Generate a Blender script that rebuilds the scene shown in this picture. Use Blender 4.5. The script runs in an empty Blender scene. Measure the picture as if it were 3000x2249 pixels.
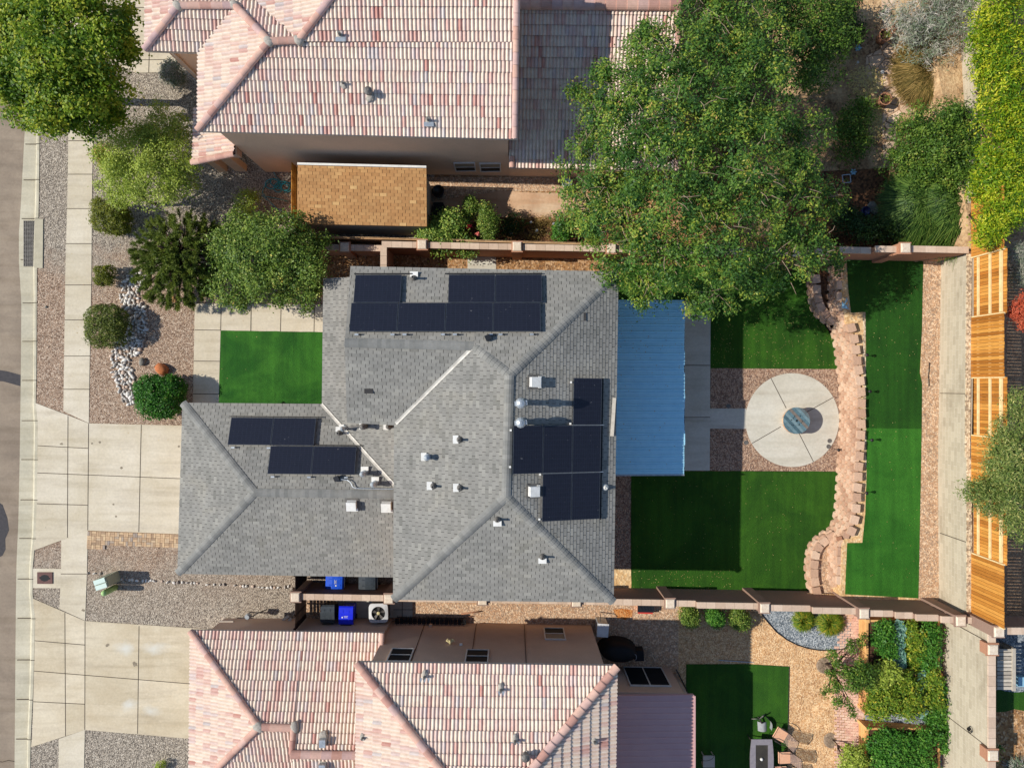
import bpy, bmesh, math, random
import numpy as np
from mathutils import Vector, Matrix
R = random.Random(7)
NR = np.random.default_rng(11)
H, F = 32.0, 2080.0           # camera height above the front yard, focal length in photo pixels
PI = math.pi
scn = bpy.context.scene
col = scn.collection

# ------------------------------------------------------------------ survey points read off the aerial photo
ORG = {'A': (0, 2.7627), 'B': (700, 2.7627), 'C': (1400, 2.7627), 'D': (2150, 2.6024)}
ROW = [0, 500, 1100, 1649]
def S(t, x, y):
    o, s = ORG[t[0]]
    return (o + x / s, ROW[int(t[1])] + y / s)
def P(px, py, z=0.0):
    k = (H - z) / F
    return Vector(((px - 1500) * k, (1124.5 - py) * k, z))
def W(t, x, y, z=0.0):
    return P(*S(t, x, y), z)
def O(x, y, z=0.0):
    return P(x * 1.35624, y * 1.35624, z)
def yN(x): return 5.80 - .0206 * x
def yS(x): return -9.174 - .01674 * x
def gz(x, y):
    if x > (18.75 if y < yN(x) else 19.45): return 3.05
    if yS(x) < y < yN(x): return 1.1 if x > 14.8 else 0.0
    return 1.3 * min(1, max(0, (x - 10.5) / 7.0))
def G(px, py, off=0.0):
    z = 0
    for _ in range(12):
        p = P(px, py, z); z = .5 * z + .5 * gz(p.x, p.y)
    p = P(px, py, z); p.z = z + off
    return p
def WG(t, x, y, off=0.0):
    return G(*S(t, x, y), off)

# ------------------------------------------------------------------ materials
def lin(c):
    c = c / 255.0
    return c / 12.92 if c <= .04045 else ((c + .055) / 1.055) ** 2.4
def C(r, g, b, k=1.0):
    return (lin(r) * k, lin(g) * k, lin(b) * k, 1)
class NT:
    def __init__(s, name):
        s.m = bpy.data.materials.new(name); s.m.use_nodes = True
        s.t = s.m.node_tree; s.n = s.t.nodes
        s.b = s.n['Principled BSDF']
    def add(s, t, **kw):
        n = s.n.new(t)
        for k, v in kw.items():
            if k.startswith('i_'):
                key = k[2:]
                n.inputs[int(key) if key.isdigit() else key.replace('_', ' ')].default_value = v
            else: setattr(n, k, v)
        return n
    def l(s, a, b): s.t.links.new(a, b)
    def ramp(s, fac, stops, mode='LINEAR'):
        r = s.add('ShaderNodeValToRGB'); e = r.color_ramp; e.interpolation = mode
        while len(e.elements) < len(stops): e.elements.new(.5)
        for i, (p, c) in enumerate(stops):
            e.elements[i].position = p; e.elements[i].color = c
        s.l(fac, r.inputs[0]); return r.outputs[0]
    def mix(s, fac, a, b, mode='MIX'):
        m = s.add('ShaderNodeMix', data_type='RGBA', blend_type=mode)
        for src, k in ((fac, 0), (a, 6), (b, 7)):
            if hasattr(src, 'is_linked') or hasattr(src, 'links'): s.l(src, m.inputs[k])
            else: m.inputs[k].default_value = src
        return m.outputs[2]
    def noise(s, vec, scale, detail=4, rough=.6, dist=0):
        n = s.add('ShaderNodeTexNoise', i_Scale=scale, i_Detail=detail, i_Roughness=rough, i_Distortion=dist)
        s.l(vec, n.inputs['Vector']); return n.outputs['Fac']
    def pos(s, sc=(1, 1, 1), rot=0):
        g = s.add('ShaderNodeNewGeometry'); m = s.add('ShaderNodeMapping')
        m.inputs['Scale'].default_value = sc; m.inputs['Rotation'].default_value = (0, 0, rot)
        s.l(g.outputs['Position'], m.inputs['Vector']); return m.outputs[0]
    def obj(s, sc=(1, 1, 1)):
        g = s.add('ShaderNodeTexCoord'); m = s.add('ShaderNodeMapping')
        m.inputs['Scale'].default_value = sc
        s.l(g.outputs['Object'], m.inputs['Vector']); return m.outputs[0]
    def rnd(s):
        a = s.add('ShaderNodeAttribute'); a.attribute_name = 'rnd'; return a.outputs['Fac']
    def bump(s, h, strength=.3, dist=.02):
        b = s.add('ShaderNodeBump', i_Strength=strength, i_Distance=dist)
        s.l(h, b.inputs['Height']); s.l(b.outputs[0], s.b.inputs['Normal'])
    def done(s, colr, rough=.85, metal=0, spec=.3):
        if hasattr(colr, 'links') or hasattr(colr, 'is_linked'): s.l(colr, s.b.inputs['Base Color'])
        else: s.b.inputs['Base Color'].default_value = colr
        s.b.inputs['Roughness'].default_value = rough; s.b.inputs['Metallic'].default_value = metal
        s.b.inputs['Specular IOR Level'].default_value = spec
        return s.m
def plain(name, c, c2=None, scale=6, rough=.7, metal=0, spec=.3, bump=0, sc=(1, 1, 1)):
    t = NT(name); v = t.obj(sc)
    c2 = c2 or tuple(x * .75 for x in c[:3]) + (1,)
    f = t.noise(v, scale, 5, .65)
    o = t.ramp(f, [(.3, c2), (.7, c)])
    if bump: t.bump(f, bump, .02)
    return t.done(o, rough, metal, spec)
def gravel(name, cols, scale=24, big=None, bigscale=.7, rough=.95):
    t = NT(name); v = t.pos()
    vo = t.add('ShaderNodeTexVoronoi', i_Scale=scale); t.l(v, vo.inputs['Vector'])
    sp = t.add('ShaderNodeSeparateColor'); t.l(vo.outputs['Color'], sp.inputs[0])
    n = len(cols)
    o = t.ramp(sp.outputs[0], [((i + .5) / n, c) for i, c in enumerate(cols)])
    f = t.noise(v, bigscale, 5, .65)
    if big:
        q = t.ramp(sp.outputs[1], [((i + .5) / len(big), c) for i, c in enumerate(big)])
        k = t.ramp(f, [(.42, (0, 0, 0, 1)), (.62, (1, 1, 1, 1))])
        o = t.mix(k, o, q)
    g = t.noise(v, 2.6, 4, .7)
    o = t.mix(1.0, o, t.ramp(g, [(.25, (.72, .72, .72, 1)), (.75, (1.12, 1.12, 1.12, 1))]), 'MULTIPLY')
    t.bump(vo.outputs['Distance'], .7, .03)
    return t.done(o, rough, 0, .15)
def concrete(name, c, c2, stain, rough=.9):
    t = NT(name); v = t.pos()
    a = t.noise(v, .55, 6, .62, .4); b = t.noise(v, 9, 5, .7); d = t.noise(t.pos((.35, 1.6, 1)), 1.1, 5, .65)
    o = t.ramp(a, [(.32, c2), (.66, c)])
    o = t.mix(t.ramp(d, [(.5, (0, 0, 0, 1)), (.75, (.55, .55, .55, 1))]), o, stain)
    o = t.mix(1.0, o, t.ramp(b, [(.25, (.86, .86, .86, 1)), (.75, (1.06, 1.06, 1.06, 1))]), 'MULTIPLY')
    o = t.mix(1.0, o, t.ramp(t.rnd(), [(0, (1, 1, 1, 1)), (.09, (1, 1, 1, 1)), (.1, (.93, .92, .90, 1)), (1, (1.05, 1.05, 1.06, 1))]), 'MULTIPLY')
    ln = t.noise(t.pos((.22, 2.2, 1)), 1.3, 3, .5); o = t.mix(1.0, o, t.ramp(ln, [(.34, (.90, .89, .87, 1)), (.5, (1, 1, 1, 1))]), 'MULTIPLY')
    sp = t.noise(v, 5.5, 2, .5)
    o = t.mix(t.ramp(sp, [(.74, (0, 0, 0, 1)), (.8, (.5, .5, .5, 1))]), o, tuple(x * .45 for x in c[:3]) + (1,))
    t.bump(b, .12, .01)
    return t.done(o, rough, 0, .2)
def turf(name, c, c2, rot=0):
    t = NT(name); v = t.pos()
    a = t.noise(v, .55, 5, .6, .6); b = t.noise(t.pos((1, 1, 1), rot), 30, 3, .8); w = t.noise(t.pos((4.2, .25, 1), rot), 1, 2, .5)
    o = t.ramp(a, [(.4, c2), (.6, c)])
    o = t.mix(1.0, o, t.ramp(b, [(.25, (.5, .5, .5, 1)), (.75, (1.35, 1.35, 1.2, 1))]), 'MULTIPLY')
    o = t.mix(1.0, o, t.ramp(w, [(.35, (.80, .83, .80, 1)), (.65, (1.1, 1.08, 1.05, 1))]), 'MULTIPLY')
    t.bump(b, .9, .03)
    return t.done(o, .8, 0, .2)
def stucco(name, c):
    t = NT(name); v = t.pos()
    a = t.noise(v, .7, 5, .6); b = t.noise(v, 22, 4, .7)
    o = t.ramp(a, [(.3, tuple(x * .86 for x in c[:3]) + (1,)), (.7, c)])
    o = t.mix(1.0, o, t.ramp(b, [(.2, (.85, .85, .85, 1)), (.8, (1.08, 1.08, 1.08, 1))]), 'MULTIPLY')
    t.bump(b, .35, .02)
    return t.done(o, .92, 0, .15)
def leafm(name, stops, trans=.25, rough=.5):
    t = NT(name); o = t.ramp(t.rnd(), stops)
    t.done(o, rough, 0, .25)
    tr = t.add('ShaderNodeBsdfTranslucent'); t.l(o, tr.inputs[0])
    mx = t.add('ShaderNodeMixShader', i_0=trans)
    t.l(t.b.outputs[0], mx.inputs[1]); t.l(tr.outputs[0], mx.inputs[2])
    t.l(mx.outputs[0], t.n['Material Output'].inputs[0])
    return t.m
def attr(name, stops, rough=.85, nz=.0, scale=3, spec=.2, mode='LINEAR', sc=(1, 1, 1), bump=0, nscale=None):
    t = NT(name); o = t.ramp(t.rnd(), stops, mode)
    v = t.pos(sc)
    if nz:
        f = t.noise(v, nscale or scale, 5, .7)
        o = t.mix(1.0, o, t.ramp(f, [(.25, (1 - nz,) * 3 + (1,)), (.75, (1 + nz * .5,) * 3 + (1,))]), 'MULTIPLY')
        if bump: t.bump(f, bump, .02)
    return t.done(o, rough, 0, spec)

M = {}
M['asphalt'] = concrete('asphalt', C(156, 140, 120), C(134, 119, 102), C(118, 106, 92))
M['seal'] = plain('asphalt_seal', C(70, 66, 66), C(50, 48, 50), 8, .8)
M['concrete'] = concrete('concrete', C(212, 201, 178), C(198, 185, 158), C(176, 164, 144))
def driveway2():
    m = concrete('driveway_worn', C(210, 197, 170), C(194, 178, 148), C(170, 156, 132)); t = NT.__new__(NT); t.m = m; t.t = m.node_tree; t.n = t.t.nodes; t.b = t.n['Principled BSDF']
    src = t.b.inputs['Base Color'].links[0].from_socket; v = t.pos(); acc = None
    nz = t.noise(v, 1.6, 5, .65)
    for (x, y, rx, ry) in ((1010, 690, 1.1, .75), (1250, 690, 1.5, .7), (1050, 1140, .9, .7), (1230, 1190, 1.2, .6)):
        p = W('A3', x, y); mp = t.add('ShaderNodeMapping'); mp.inputs['Location'].default_value = (-p.x / rx, -p.y / ry, 0); mp.inputs['Scale'].default_value = (1 / rx, 1 / ry, 0); t.l(v, mp.inputs['Vector'])
        ln = t.add('ShaderNodeVectorMath', operation='LENGTH'); t.l(mp.outputs[0], ln.inputs[0])
        ad = t.add('ShaderNodeMath', operation='ADD'); t.l(ln.outputs['Value'], ad.inputs[0]); t.l(nz, ad.inputs[1])
        k = t.ramp(ad.outputs[0], [(.45, (.85, .85, .85, 1)), (1.25 if 0 else 1.0, (0, 0, 0, 1))])
        acc = k if acc is None else t.mix(1.0, acc, k, 'LIGHTEN')
    o = t.mix(acc, src, C(206, 204, 192)); t.l(o, t.b.inputs['Base Color']); return m
M['drive2'] = driveway2()
M['kerb'] = concrete('kerb_concrete', C(200, 191, 166), C(182, 174, 150), C(165, 158, 138))
M['slab'] = concrete('patio_concrete', C(205, 200, 184), C(190, 184, 166), C(172, 160, 140))
M['joint'] = plain('joint', C(84, 74, 62), None, 6, .95)
M['dirt'] = gravel('dirt', [C(160, 128, 98), C(180, 148, 114), C(144, 114, 88)], 14)
M['rubble'] = gravel('mortar_rubble', [C(206, 184, 150), C(222, 204, 172), C(184, 160, 128), C(150, 132, 110)], 12)
M['garden_dirt'] = gravel('garden_dirt', [C(132, 102, 74), C(158, 124, 90), C(176, 142, 104), C(108, 84, 62)], 12, [C(188, 154, 114), C(204, 174, 132)], .8)
M['tan_dirt'] = gravel('tan_dirt', [C(214, 178, 128), C(200, 160, 110), C(226, 196, 150)], 10)
M['litter'] = gravel('leaf_litter_ground', [C(150, 108, 70), C(180, 138, 92), C(112, 80, 54), C(196, 160, 120)], 13)
M['mulch'] = gravel('mulch', [C(96, 66, 46), C(130, 92, 62), C(72, 52, 38)], 12)
def front_gravel():
    t = NT('crushed_gravel'); v = t.pos()
    vo = t.add('ShaderNodeTexVoronoi', i_Scale=29); t.l(v, vo.inputs['Vector'])
    sp = t.add('ShaderNodeSeparateColor'); t.l(vo.outputs['Color'], sp.inputs[0])
    pink = t.ramp(sp.outputs[0], [(.1, C(108, 86, 70)), (.4, C(152, 124, 102)), (.65, C(178, 150, 124)), (.95, C(208, 188, 164))])
    grey = t.ramp(sp.outputs[1], [(.1, C(98, 90, 80)), (.45, C(150, 139, 124)), (.7, C(172, 158, 138)), (.95, C(206, 194, 174))])
    s3 = t.add('ShaderNodeSeparateXYZ'); t.l(v, s3.inputs[0])
    nz = t.noise(v, .45, 4, .6)
    a = t.add('ShaderNodeMath', operation='MULTIPLY_ADD'); t.l(nz, a.inputs[0]); a.inputs[1].default_value = 7; t.l(s3.outputs[1], a.inputs[2])
    mr = t.add('ShaderNodeMapRange'); mr.inputs[1].default_value = -20; mr.inputs[2].default_value = 20; t.l(a.outputs[0], mr.inputs[0])
    k = t.ramp(mr.outputs[0], [(.30, (1, 1, 1, 1)), (.36, (.75, .75, .75, 1)), (.42, (.1, .1, .1, 1)), (.70, (.05, .05, .05, 1)), (.745, (.95, .95, .95, 1))])
    o = t.mix(k, pink, grey)
    g = t.noise(v, 2.6, 4, .7)
    o = t.mix(1.0, o, t.ramp(g, [(.25, (.8, .8, .8, 1)), (.75, (1.1, 1.1, 1.1, 1))]), 'MULTIPLY')
    t.bump(vo.outputs['Distance'], .8, .03)
    return t.done(o, .95, 0, .15)
M['gravel'] = front_gravel()
M['pink_gravel'] = gravel('pink_gravel', [C(136, 106, 86), C(172, 140, 114), C(194, 166, 140), C(122, 98, 84)], 21)
M['tan_gravel'] = gravel('tan_gravel', [C(190, 146, 100), C(210, 170, 124), C(226, 194, 150), C(172, 130, 92)], 22)
M['side_gravel'] = gravel('side_gravel', [C(176, 138, 106), C(204, 166, 130), C(150, 126, 106), C(222, 192, 158)], 18)
M['blue_gravel'] = gravel('blue_grey_gravel', [C(104, 112, 118), C(144, 150, 152), C(178, 180, 178), C(84, 92, 98)], 22)
M['turf'] = turf('artificial_turf', C(50, 92, 19), C(37, 77, 14))
M['turf2'] = turf('artificial_turf_bright', C(54, 112, 34), C(42, 98, 27))
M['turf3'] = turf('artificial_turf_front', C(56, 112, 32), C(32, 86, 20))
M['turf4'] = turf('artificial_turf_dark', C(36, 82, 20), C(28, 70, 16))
def shingle(name, stops):
    m = attr(name, stops, .92, .16, 7, .15); t = NT.__new__(NT); t.m = m; t.t = m.node_tree; t.n = t.t.nodes; t.b = t.n['Principled BSDF']
    src = t.b.inputs['Base Color'].links[0].from_socket
    f = t.noise(t.pos(), .5, 5, .6, .8); g = t.noise(t.pos(), 1.7, 4, .65)
    o = t.mix(1.0, src, t.ramp(f, [(.32, (.88, .89, .9, 1)), (.55, (1, 1, 1, 1)), (.72, (1.05, 1.03, .98, 1))]), 'MULTIPLY')
    o = t.mix(1.0, o, t.ramp(g, [(.3, (.93, .93, .93, 1)), (.6, (1.02, 1.02, 1.02, 1))]), 'MULTIPLY')
    t.l(o, t.b.inputs['Base Color']); return m
M['shingle'] = shingle('grey_shingle', [(0, C(122, 120, 112)), (.5, C(139, 136, 128)), (1, C(153, 150, 140))])
M['shingle_cap'] = shingle('grey_shingle_cap', [(0, C(122, 121, 115)), (1, C(141, 139, 132))])
M['under'] = plain('roof_felt', C(62, 60, 58), None, 6, .95)
M['shed_shingle'] = shingle('brown_shingle', [(0, C(164, 120, 76)), (.45, C(182, 136, 88)), (.75, C(190, 146, 96)), (1, C(220, 182, 124))])
TS = [(0, C(190, 142, 128)), (.22, C(208, 174, 160)), (.42, C(220, 200, 180)), (.6, C(222, 206, 186)), (.76, C(210, 184, 172)), (.88, C(202, 192, 184)), (1, C(188, 178, 172))]
def tilem():
    t = NT('clay_tile'); o = t.ramp(t.rnd(), TS)
    f = t.noise(t.pos(), 5, 4, .7)
    o = t.mix(1.0, o, t.ramp(f, [(.3, (.86, .80, .79, 1)), (.6, (1.0, 1.0, 1.0, 1))]), 'MULTIPLY')
    return t.done(o, .85, 0, .2)
M['tile'] = tilem()
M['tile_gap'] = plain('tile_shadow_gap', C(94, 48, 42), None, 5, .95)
M['tile_cap'] = attr('ridge_tile', [(0, C(176, 132, 118)), (.5, C(206, 168, 148)), (1, C(186, 156, 150))], .85, .2, 5)
M['mortar'] = plain('mortar', C(178, 170, 158), C(140, 134, 122), 12, .95, bump=.6)
M['stucco_tan'] = stucco('tan_stucco', C(196, 160, 132))
M['stucco_north'] = stucco('beige_stucco', C(222, 188, 156))
M['stucco_south'] = stucco('brown_stucco', C(204, 174, 150))
M['fascia'] = plain('fascia', C(196, 180, 162), None, 4, .7)
M['white'] = plain('white_paint', C(228, 226, 218), C(205, 202, 192), 5, .6)
M['flashing'] = plain('dulled_flashing', C(214, 208, 194), C(166, 160, 148), 3.5, .7)
M['galv'] = plain('galvanised_metal', C(190, 196, 198), C(150, 156, 160), 9, .4, .5, .5)
M['galvd'] = plain('weathered_metal', C(120, 116, 110), C(90, 86, 80), 9, .6, .3, .4)
M['black'] = plain('black_plastic', C(30, 31, 33), C(22, 23, 25), 9, .4, 0, .5)
M['blackm'] = plain('black_metal', C(34, 32, 32), C(24, 22, 22), 9, .5, .3, .5)
M['grey_plastic'] = plain('grey_plastic', C(62, 68, 72), C(46, 52, 56), 6, .35, 0, .5)
M['blue_plastic'] = plain('blue_plastic', C(30, 84, 200), C(22, 68, 178), 5, .35, 0, .5)
M['navy'] = plain('navy_glaze', C(36, 44, 92), C(26, 32, 70), 5, .3, 0, .5)
M['deep_blue'] = plain('deep_blue_plastic', C(26, 46, 222), C(20, 36, 196), 5, .35, 0, .5)
M['glass'] = plain('dark_glass', C(28, 32, 36), C(20, 24, 28), 2, .55, 0, .08)
M['blind'] = plain('window_blind', C(150, 136, 114), C(132, 118, 98), 3, .7, sc=(1, 1, 14))
M['winframe'] = plain('window_frame', C(212, 206, 196), None, 5, .5)
M['blue_metal'] = plain('blue_painted_metal', C(172, 220, 234), C(158, 208, 226), 3, .5, 0, .35)
M['pink_metal'] = plain('dusty_pink_metal', C(196, 156, 150), C(188, 148, 144), 1.2, .6, 0, .3)
M['door'] = plain('door_paint', C(168, 146, 120), None, 2, .6)
M['wall_cap'] = attr('wall_cap_block', [(0, C(188, 162, 138)), (1, C(208, 184, 160))], .92, .15, 9)
M['wall_face'] = stucco('wall_block_tan', C(176, 128, 100))
M['wall_south'] = stucco('wall_block_brown', C(150, 122, 106))
M['pale_cap'] = plain('pale_concrete_cap', C(222, 206, 184), C(196, 176, 150), 12, .9)
def cmu():
    t = NT('concrete_block_wall'); v = t.add('ShaderNodeUVMap')
    b = t.add('ShaderNodeTexBrick', i_Scale=1.0, i_Mortar_Size=.008, i_Brick_Width=.405, i_Row_Height=.203, i_Mortar_Smooth=.3)
    b.inputs['Color1'].default_value = C(188, 176, 152); b.inputs['Color2'].default_value = C(172, 160, 137); b.inputs['Mortar'].default_value = C(196, 186, 165)
    t.l(v.outputs[0], b.inputs['Vector'])
    f = t.noise(t.pos((1, .35, 1)), 1.0, 5, .65); q = t.noise(t.pos(), 18, 4, .7)
    o = t.mix(1.0, b.outputs[0], t.ramp(f, [(.30, (.70, .68, .65, 1)), (.48, (1, 1, 1, 1))]), 'MULTIPLY')
    o = t.mix(1.0, o, t.ramp(q, [(.25, (.88, .88, .88, 1)), (.75, (1.06, 1.06, 1.06, 1))]), 'MULTIPLY')
    t.bump(b.outputs[1], -.3, .01)
    return t.done(o, .95, 0, .15)
M['cmu'] = cmu()
M['block'] = attr('retaining_block', [(0, C(182, 146, 120)), (.5, C(202, 168, 140)), (1, C(216, 186, 158))], .95, .22, 12, .15, bump=.6)
M['plank'] = attr('cedar_plank', [(0, C(156, 96, 34)), (.35, C(194, 130, 54)), (.7, C(212, 152, 72)), (1, C(176, 108, 40))], .8, .28, 2.2, .2, sc=(1, 6, 1), nscale=3)
M['rail'] = plain('fence_rail', C(232, 208, 156), C(210, 180, 126), 5, .8)
M['old_wood'] = attr('old_wood', [(0, C(176, 140, 100)), (1, C(206, 172, 130))], .9, .25, 4)
M['grey_wood'] = attr('grey_wood', [(0, C(168, 158, 142)), (1, C(200, 190, 172))], .9, .25, 5)
M['dark_wood'] = attr('dark_wood', [(0, C(44, 32, 26)), (1, C(66, 48, 38))], .9, .2, 6)
M['bed_wood'] = attr('bed_wood', [(0, C(202, 148, 90)), (1, C(224, 174, 112))], .85, .2, 5)
M['brickpath'] = gravel('brick_path_base', [C(206, 168, 146), C(196, 156, 136), C(214, 182, 160)], 9)
M['paver'] = attr('paver_brick', [(0, C(160, 134, 108)), (.4, C(196, 164, 128)), (.7, C(206, 178, 140)), (1, C(150, 138, 128))], .92, .2, 8)
M['pinkpaver'] = attr('pink_paver', [(0, C(206, 160, 140)), (.5, C(214, 174, 152)), (1, C(224, 192, 168))], .92, .2, 8)
M['white_rock'] = attr('river_rock', [(0, C(140, 128, 116)), (.25, C(190, 182, 170)), (.55, C(210, 204, 192)), (.8, C(222, 217, 208)), (1, C(194, 160, 130))], .8, .15, 14)
M['orange_rock'] = plain('orange_rock', C(196, 122, 74), C(158, 92, 56), 7, .9, bump=.8)
M['grey_rock'] = plain('grey_rock', C(150, 144, 130), C(104, 100, 92), 7, .9, bump=.8)
M['tan_rock'] = plain('tan_rock', C(214, 168, 112), C(182, 136, 86), 7, .9, bump=.8)
M['flag'] = concrete('flagstone', C(214, 178, 142), C(176, 136, 104), C(214, 206, 178))
def crazy():
    t = NT('crazy_paving'); v = t.pos()
    e = t.add('ShaderNodeTexVoronoi', i_Scale=1.9, feature='DISTANCE_TO_EDGE'); t.l(v, e.inputs['Vector'])
    k = t.add('ShaderNodeTexVoronoi', i_Scale=1.9); t.l(v, k.inputs['Vector']); sp = t.add('ShaderNodeSeparateColor'); t.l(k.outputs['Color'], sp.inputs[0])
    o = t.ramp(sp.outputs[0], [(.1, C(206, 174, 142)), (.5, C(220, 190, 160)), (.9, C(196, 166, 138))])
    o = t.mix(t.ramp(e.outputs[0], [(.015, (1, 1, 1, 1)), (.05, (0, 0, 0, 1))]), o, C(140, 108, 80))
    n = t.noise(v, 7, 4, .7); o = t.mix(1.0, o, t.ramp(n, [(.25, (.8, .8, .8, 1)), (.75, (1.08, 1.08, 1.08, 1))]), 'MULTIPLY')
    t.bump(e.outputs[0], .5, .03)
    return t.done(o, .92, 0, .15)
M['crazy'] = crazy()
M['bark'] = plain('bark', C(96, 76, 60), C(60, 46, 36), 9, .95, bump=.8, sc=(1, 1, .3))
M['twig'] = plain('twig', C(160, 140, 116), C(120, 100, 82), 9, .95)
M['mint'] = plain('mint_enamel', C(204, 220, 206), C(190, 206, 192), 6, .5)
M['sage'] = plain('sage_enamel', C(160, 166, 144), C(144, 150, 130), 6, .55)
M['lime_post'] = plain('pale_green_plastic', C(164, 196, 128), C(146, 180, 112), 6, .5)
M['rust'] = plain('rusted_lid', C(112, 80, 72), C(90, 62, 56), 8, .8)
M['rust_dirt'] = gravel('rust_stained_gravel', [C(170, 98, 44), C(196, 126, 66), C(206, 150, 96)], 18)
M['hose'] = plain('teal_hose', C(70, 168, 176), C(56, 146, 156), 5, .5)
M['red'] = plain('red_plastic', C(204, 66, 54), None, 5, .5)
M['tan_sling'] = plain('tan_sling', C(222, 172, 136), C(208, 156, 122), 10, .8)
M['grey_sling'] = plain('grey_sling', C(150, 152, 152), C(132, 134, 134), 8, .8)
M['mesh_sling'] = plain('brown_mesh', C(150, 128, 116), C(128, 108, 98), 8, .8)
M['chair_metal'] = plain('bronze_metal', C(84, 74, 70), C(64, 56, 54), 8, .4, .4, .5)
M['table_frame'] = plain('grey_table_frame', C(138, 132, 134), C(122, 116, 120), 7, .5)
M['table_glass'] = plain('table_glass', C(72, 66, 54), C(54, 50, 42), 2, .1, 0, .6)
M['spool'] = attr('weathered_blue_wood', [(0, C(66, 90, 98)), (.4, C(94, 122, 130)), (.7, C(116, 138, 142)), (.85, C(124, 114, 104)), (1, C(84, 108, 114))], .85, .4, 7, sc=(1, 1, 1))
M['terracotta'] = plain('terracotta', C(178, 128, 96), C(150, 104, 78), 8, .9)
M['soil'] = plain('potting_soil', C(92, 62, 44), C(64, 44, 32), 14, .95, bump=.8)
M['ac_pale'] = plain('pale_grey_enamel', C(206, 204, 200), C(190, 188, 184), 5, .5)
M['ac_dark'] = plain('condenser_grille', C(110, 104, 98), C(86, 80, 76), 5, .6)
M['cover'] = plain('black_cover', C(20, 20, 21), C(14, 14, 15), 7, .7)
M['pale_blue'] = plain('pale_blue_plastic', C(150, 190, 204), C(120, 160, 178), 7, .5)
M['yellow'] = plain('warm_brass', C(206, 190, 140), None, 6, .5)
def panelm():
    t = NT('solar_cells'); u = t.add('ShaderNodeUVMap')
    b = t.add('ShaderNodeTexBrick', i_Scale=1.0, i_Mortar_Size=.0035, i_Brick_Width=.17, i_Row_Height=.092, i_Mortar_Smooth=.1); b.offset = 0
    b.inputs['Color1'].default_value = C(25, 26, 34); b.inputs['Color2'].default_value = C(21, 22, 29); b.inputs['Mortar'].default_value = C(44, 47, 58)
    t.l(u.outputs[0], b.inputs['Vector'])
    w = t.add('ShaderNodeTexWave', i_Scale=14.0); t.l(u.outputs[0], w.inputs['Vector'])
    o = t.mix(.35, b.outputs[0], t.ramp(w.outputs[1], [(.2, C(18, 19, 27)), (.8, C(52, 54, 66))]))
    s = t.noise(t.pos(), 7, 3, .6)
    o = t.mix(t.ramp(s, [(.70, (0, 0, 0, 1)), (.75, (.5, .5, .5, 1))]), o, C(120, 118, 116))
    return t.done(o, .22, 0, .45)
M['cells'] = panelm()
M['panel_frame'] = plain('panel_frame', C(84, 88, 94), C(66, 70, 76), 6, .35, .5, .5)
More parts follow.
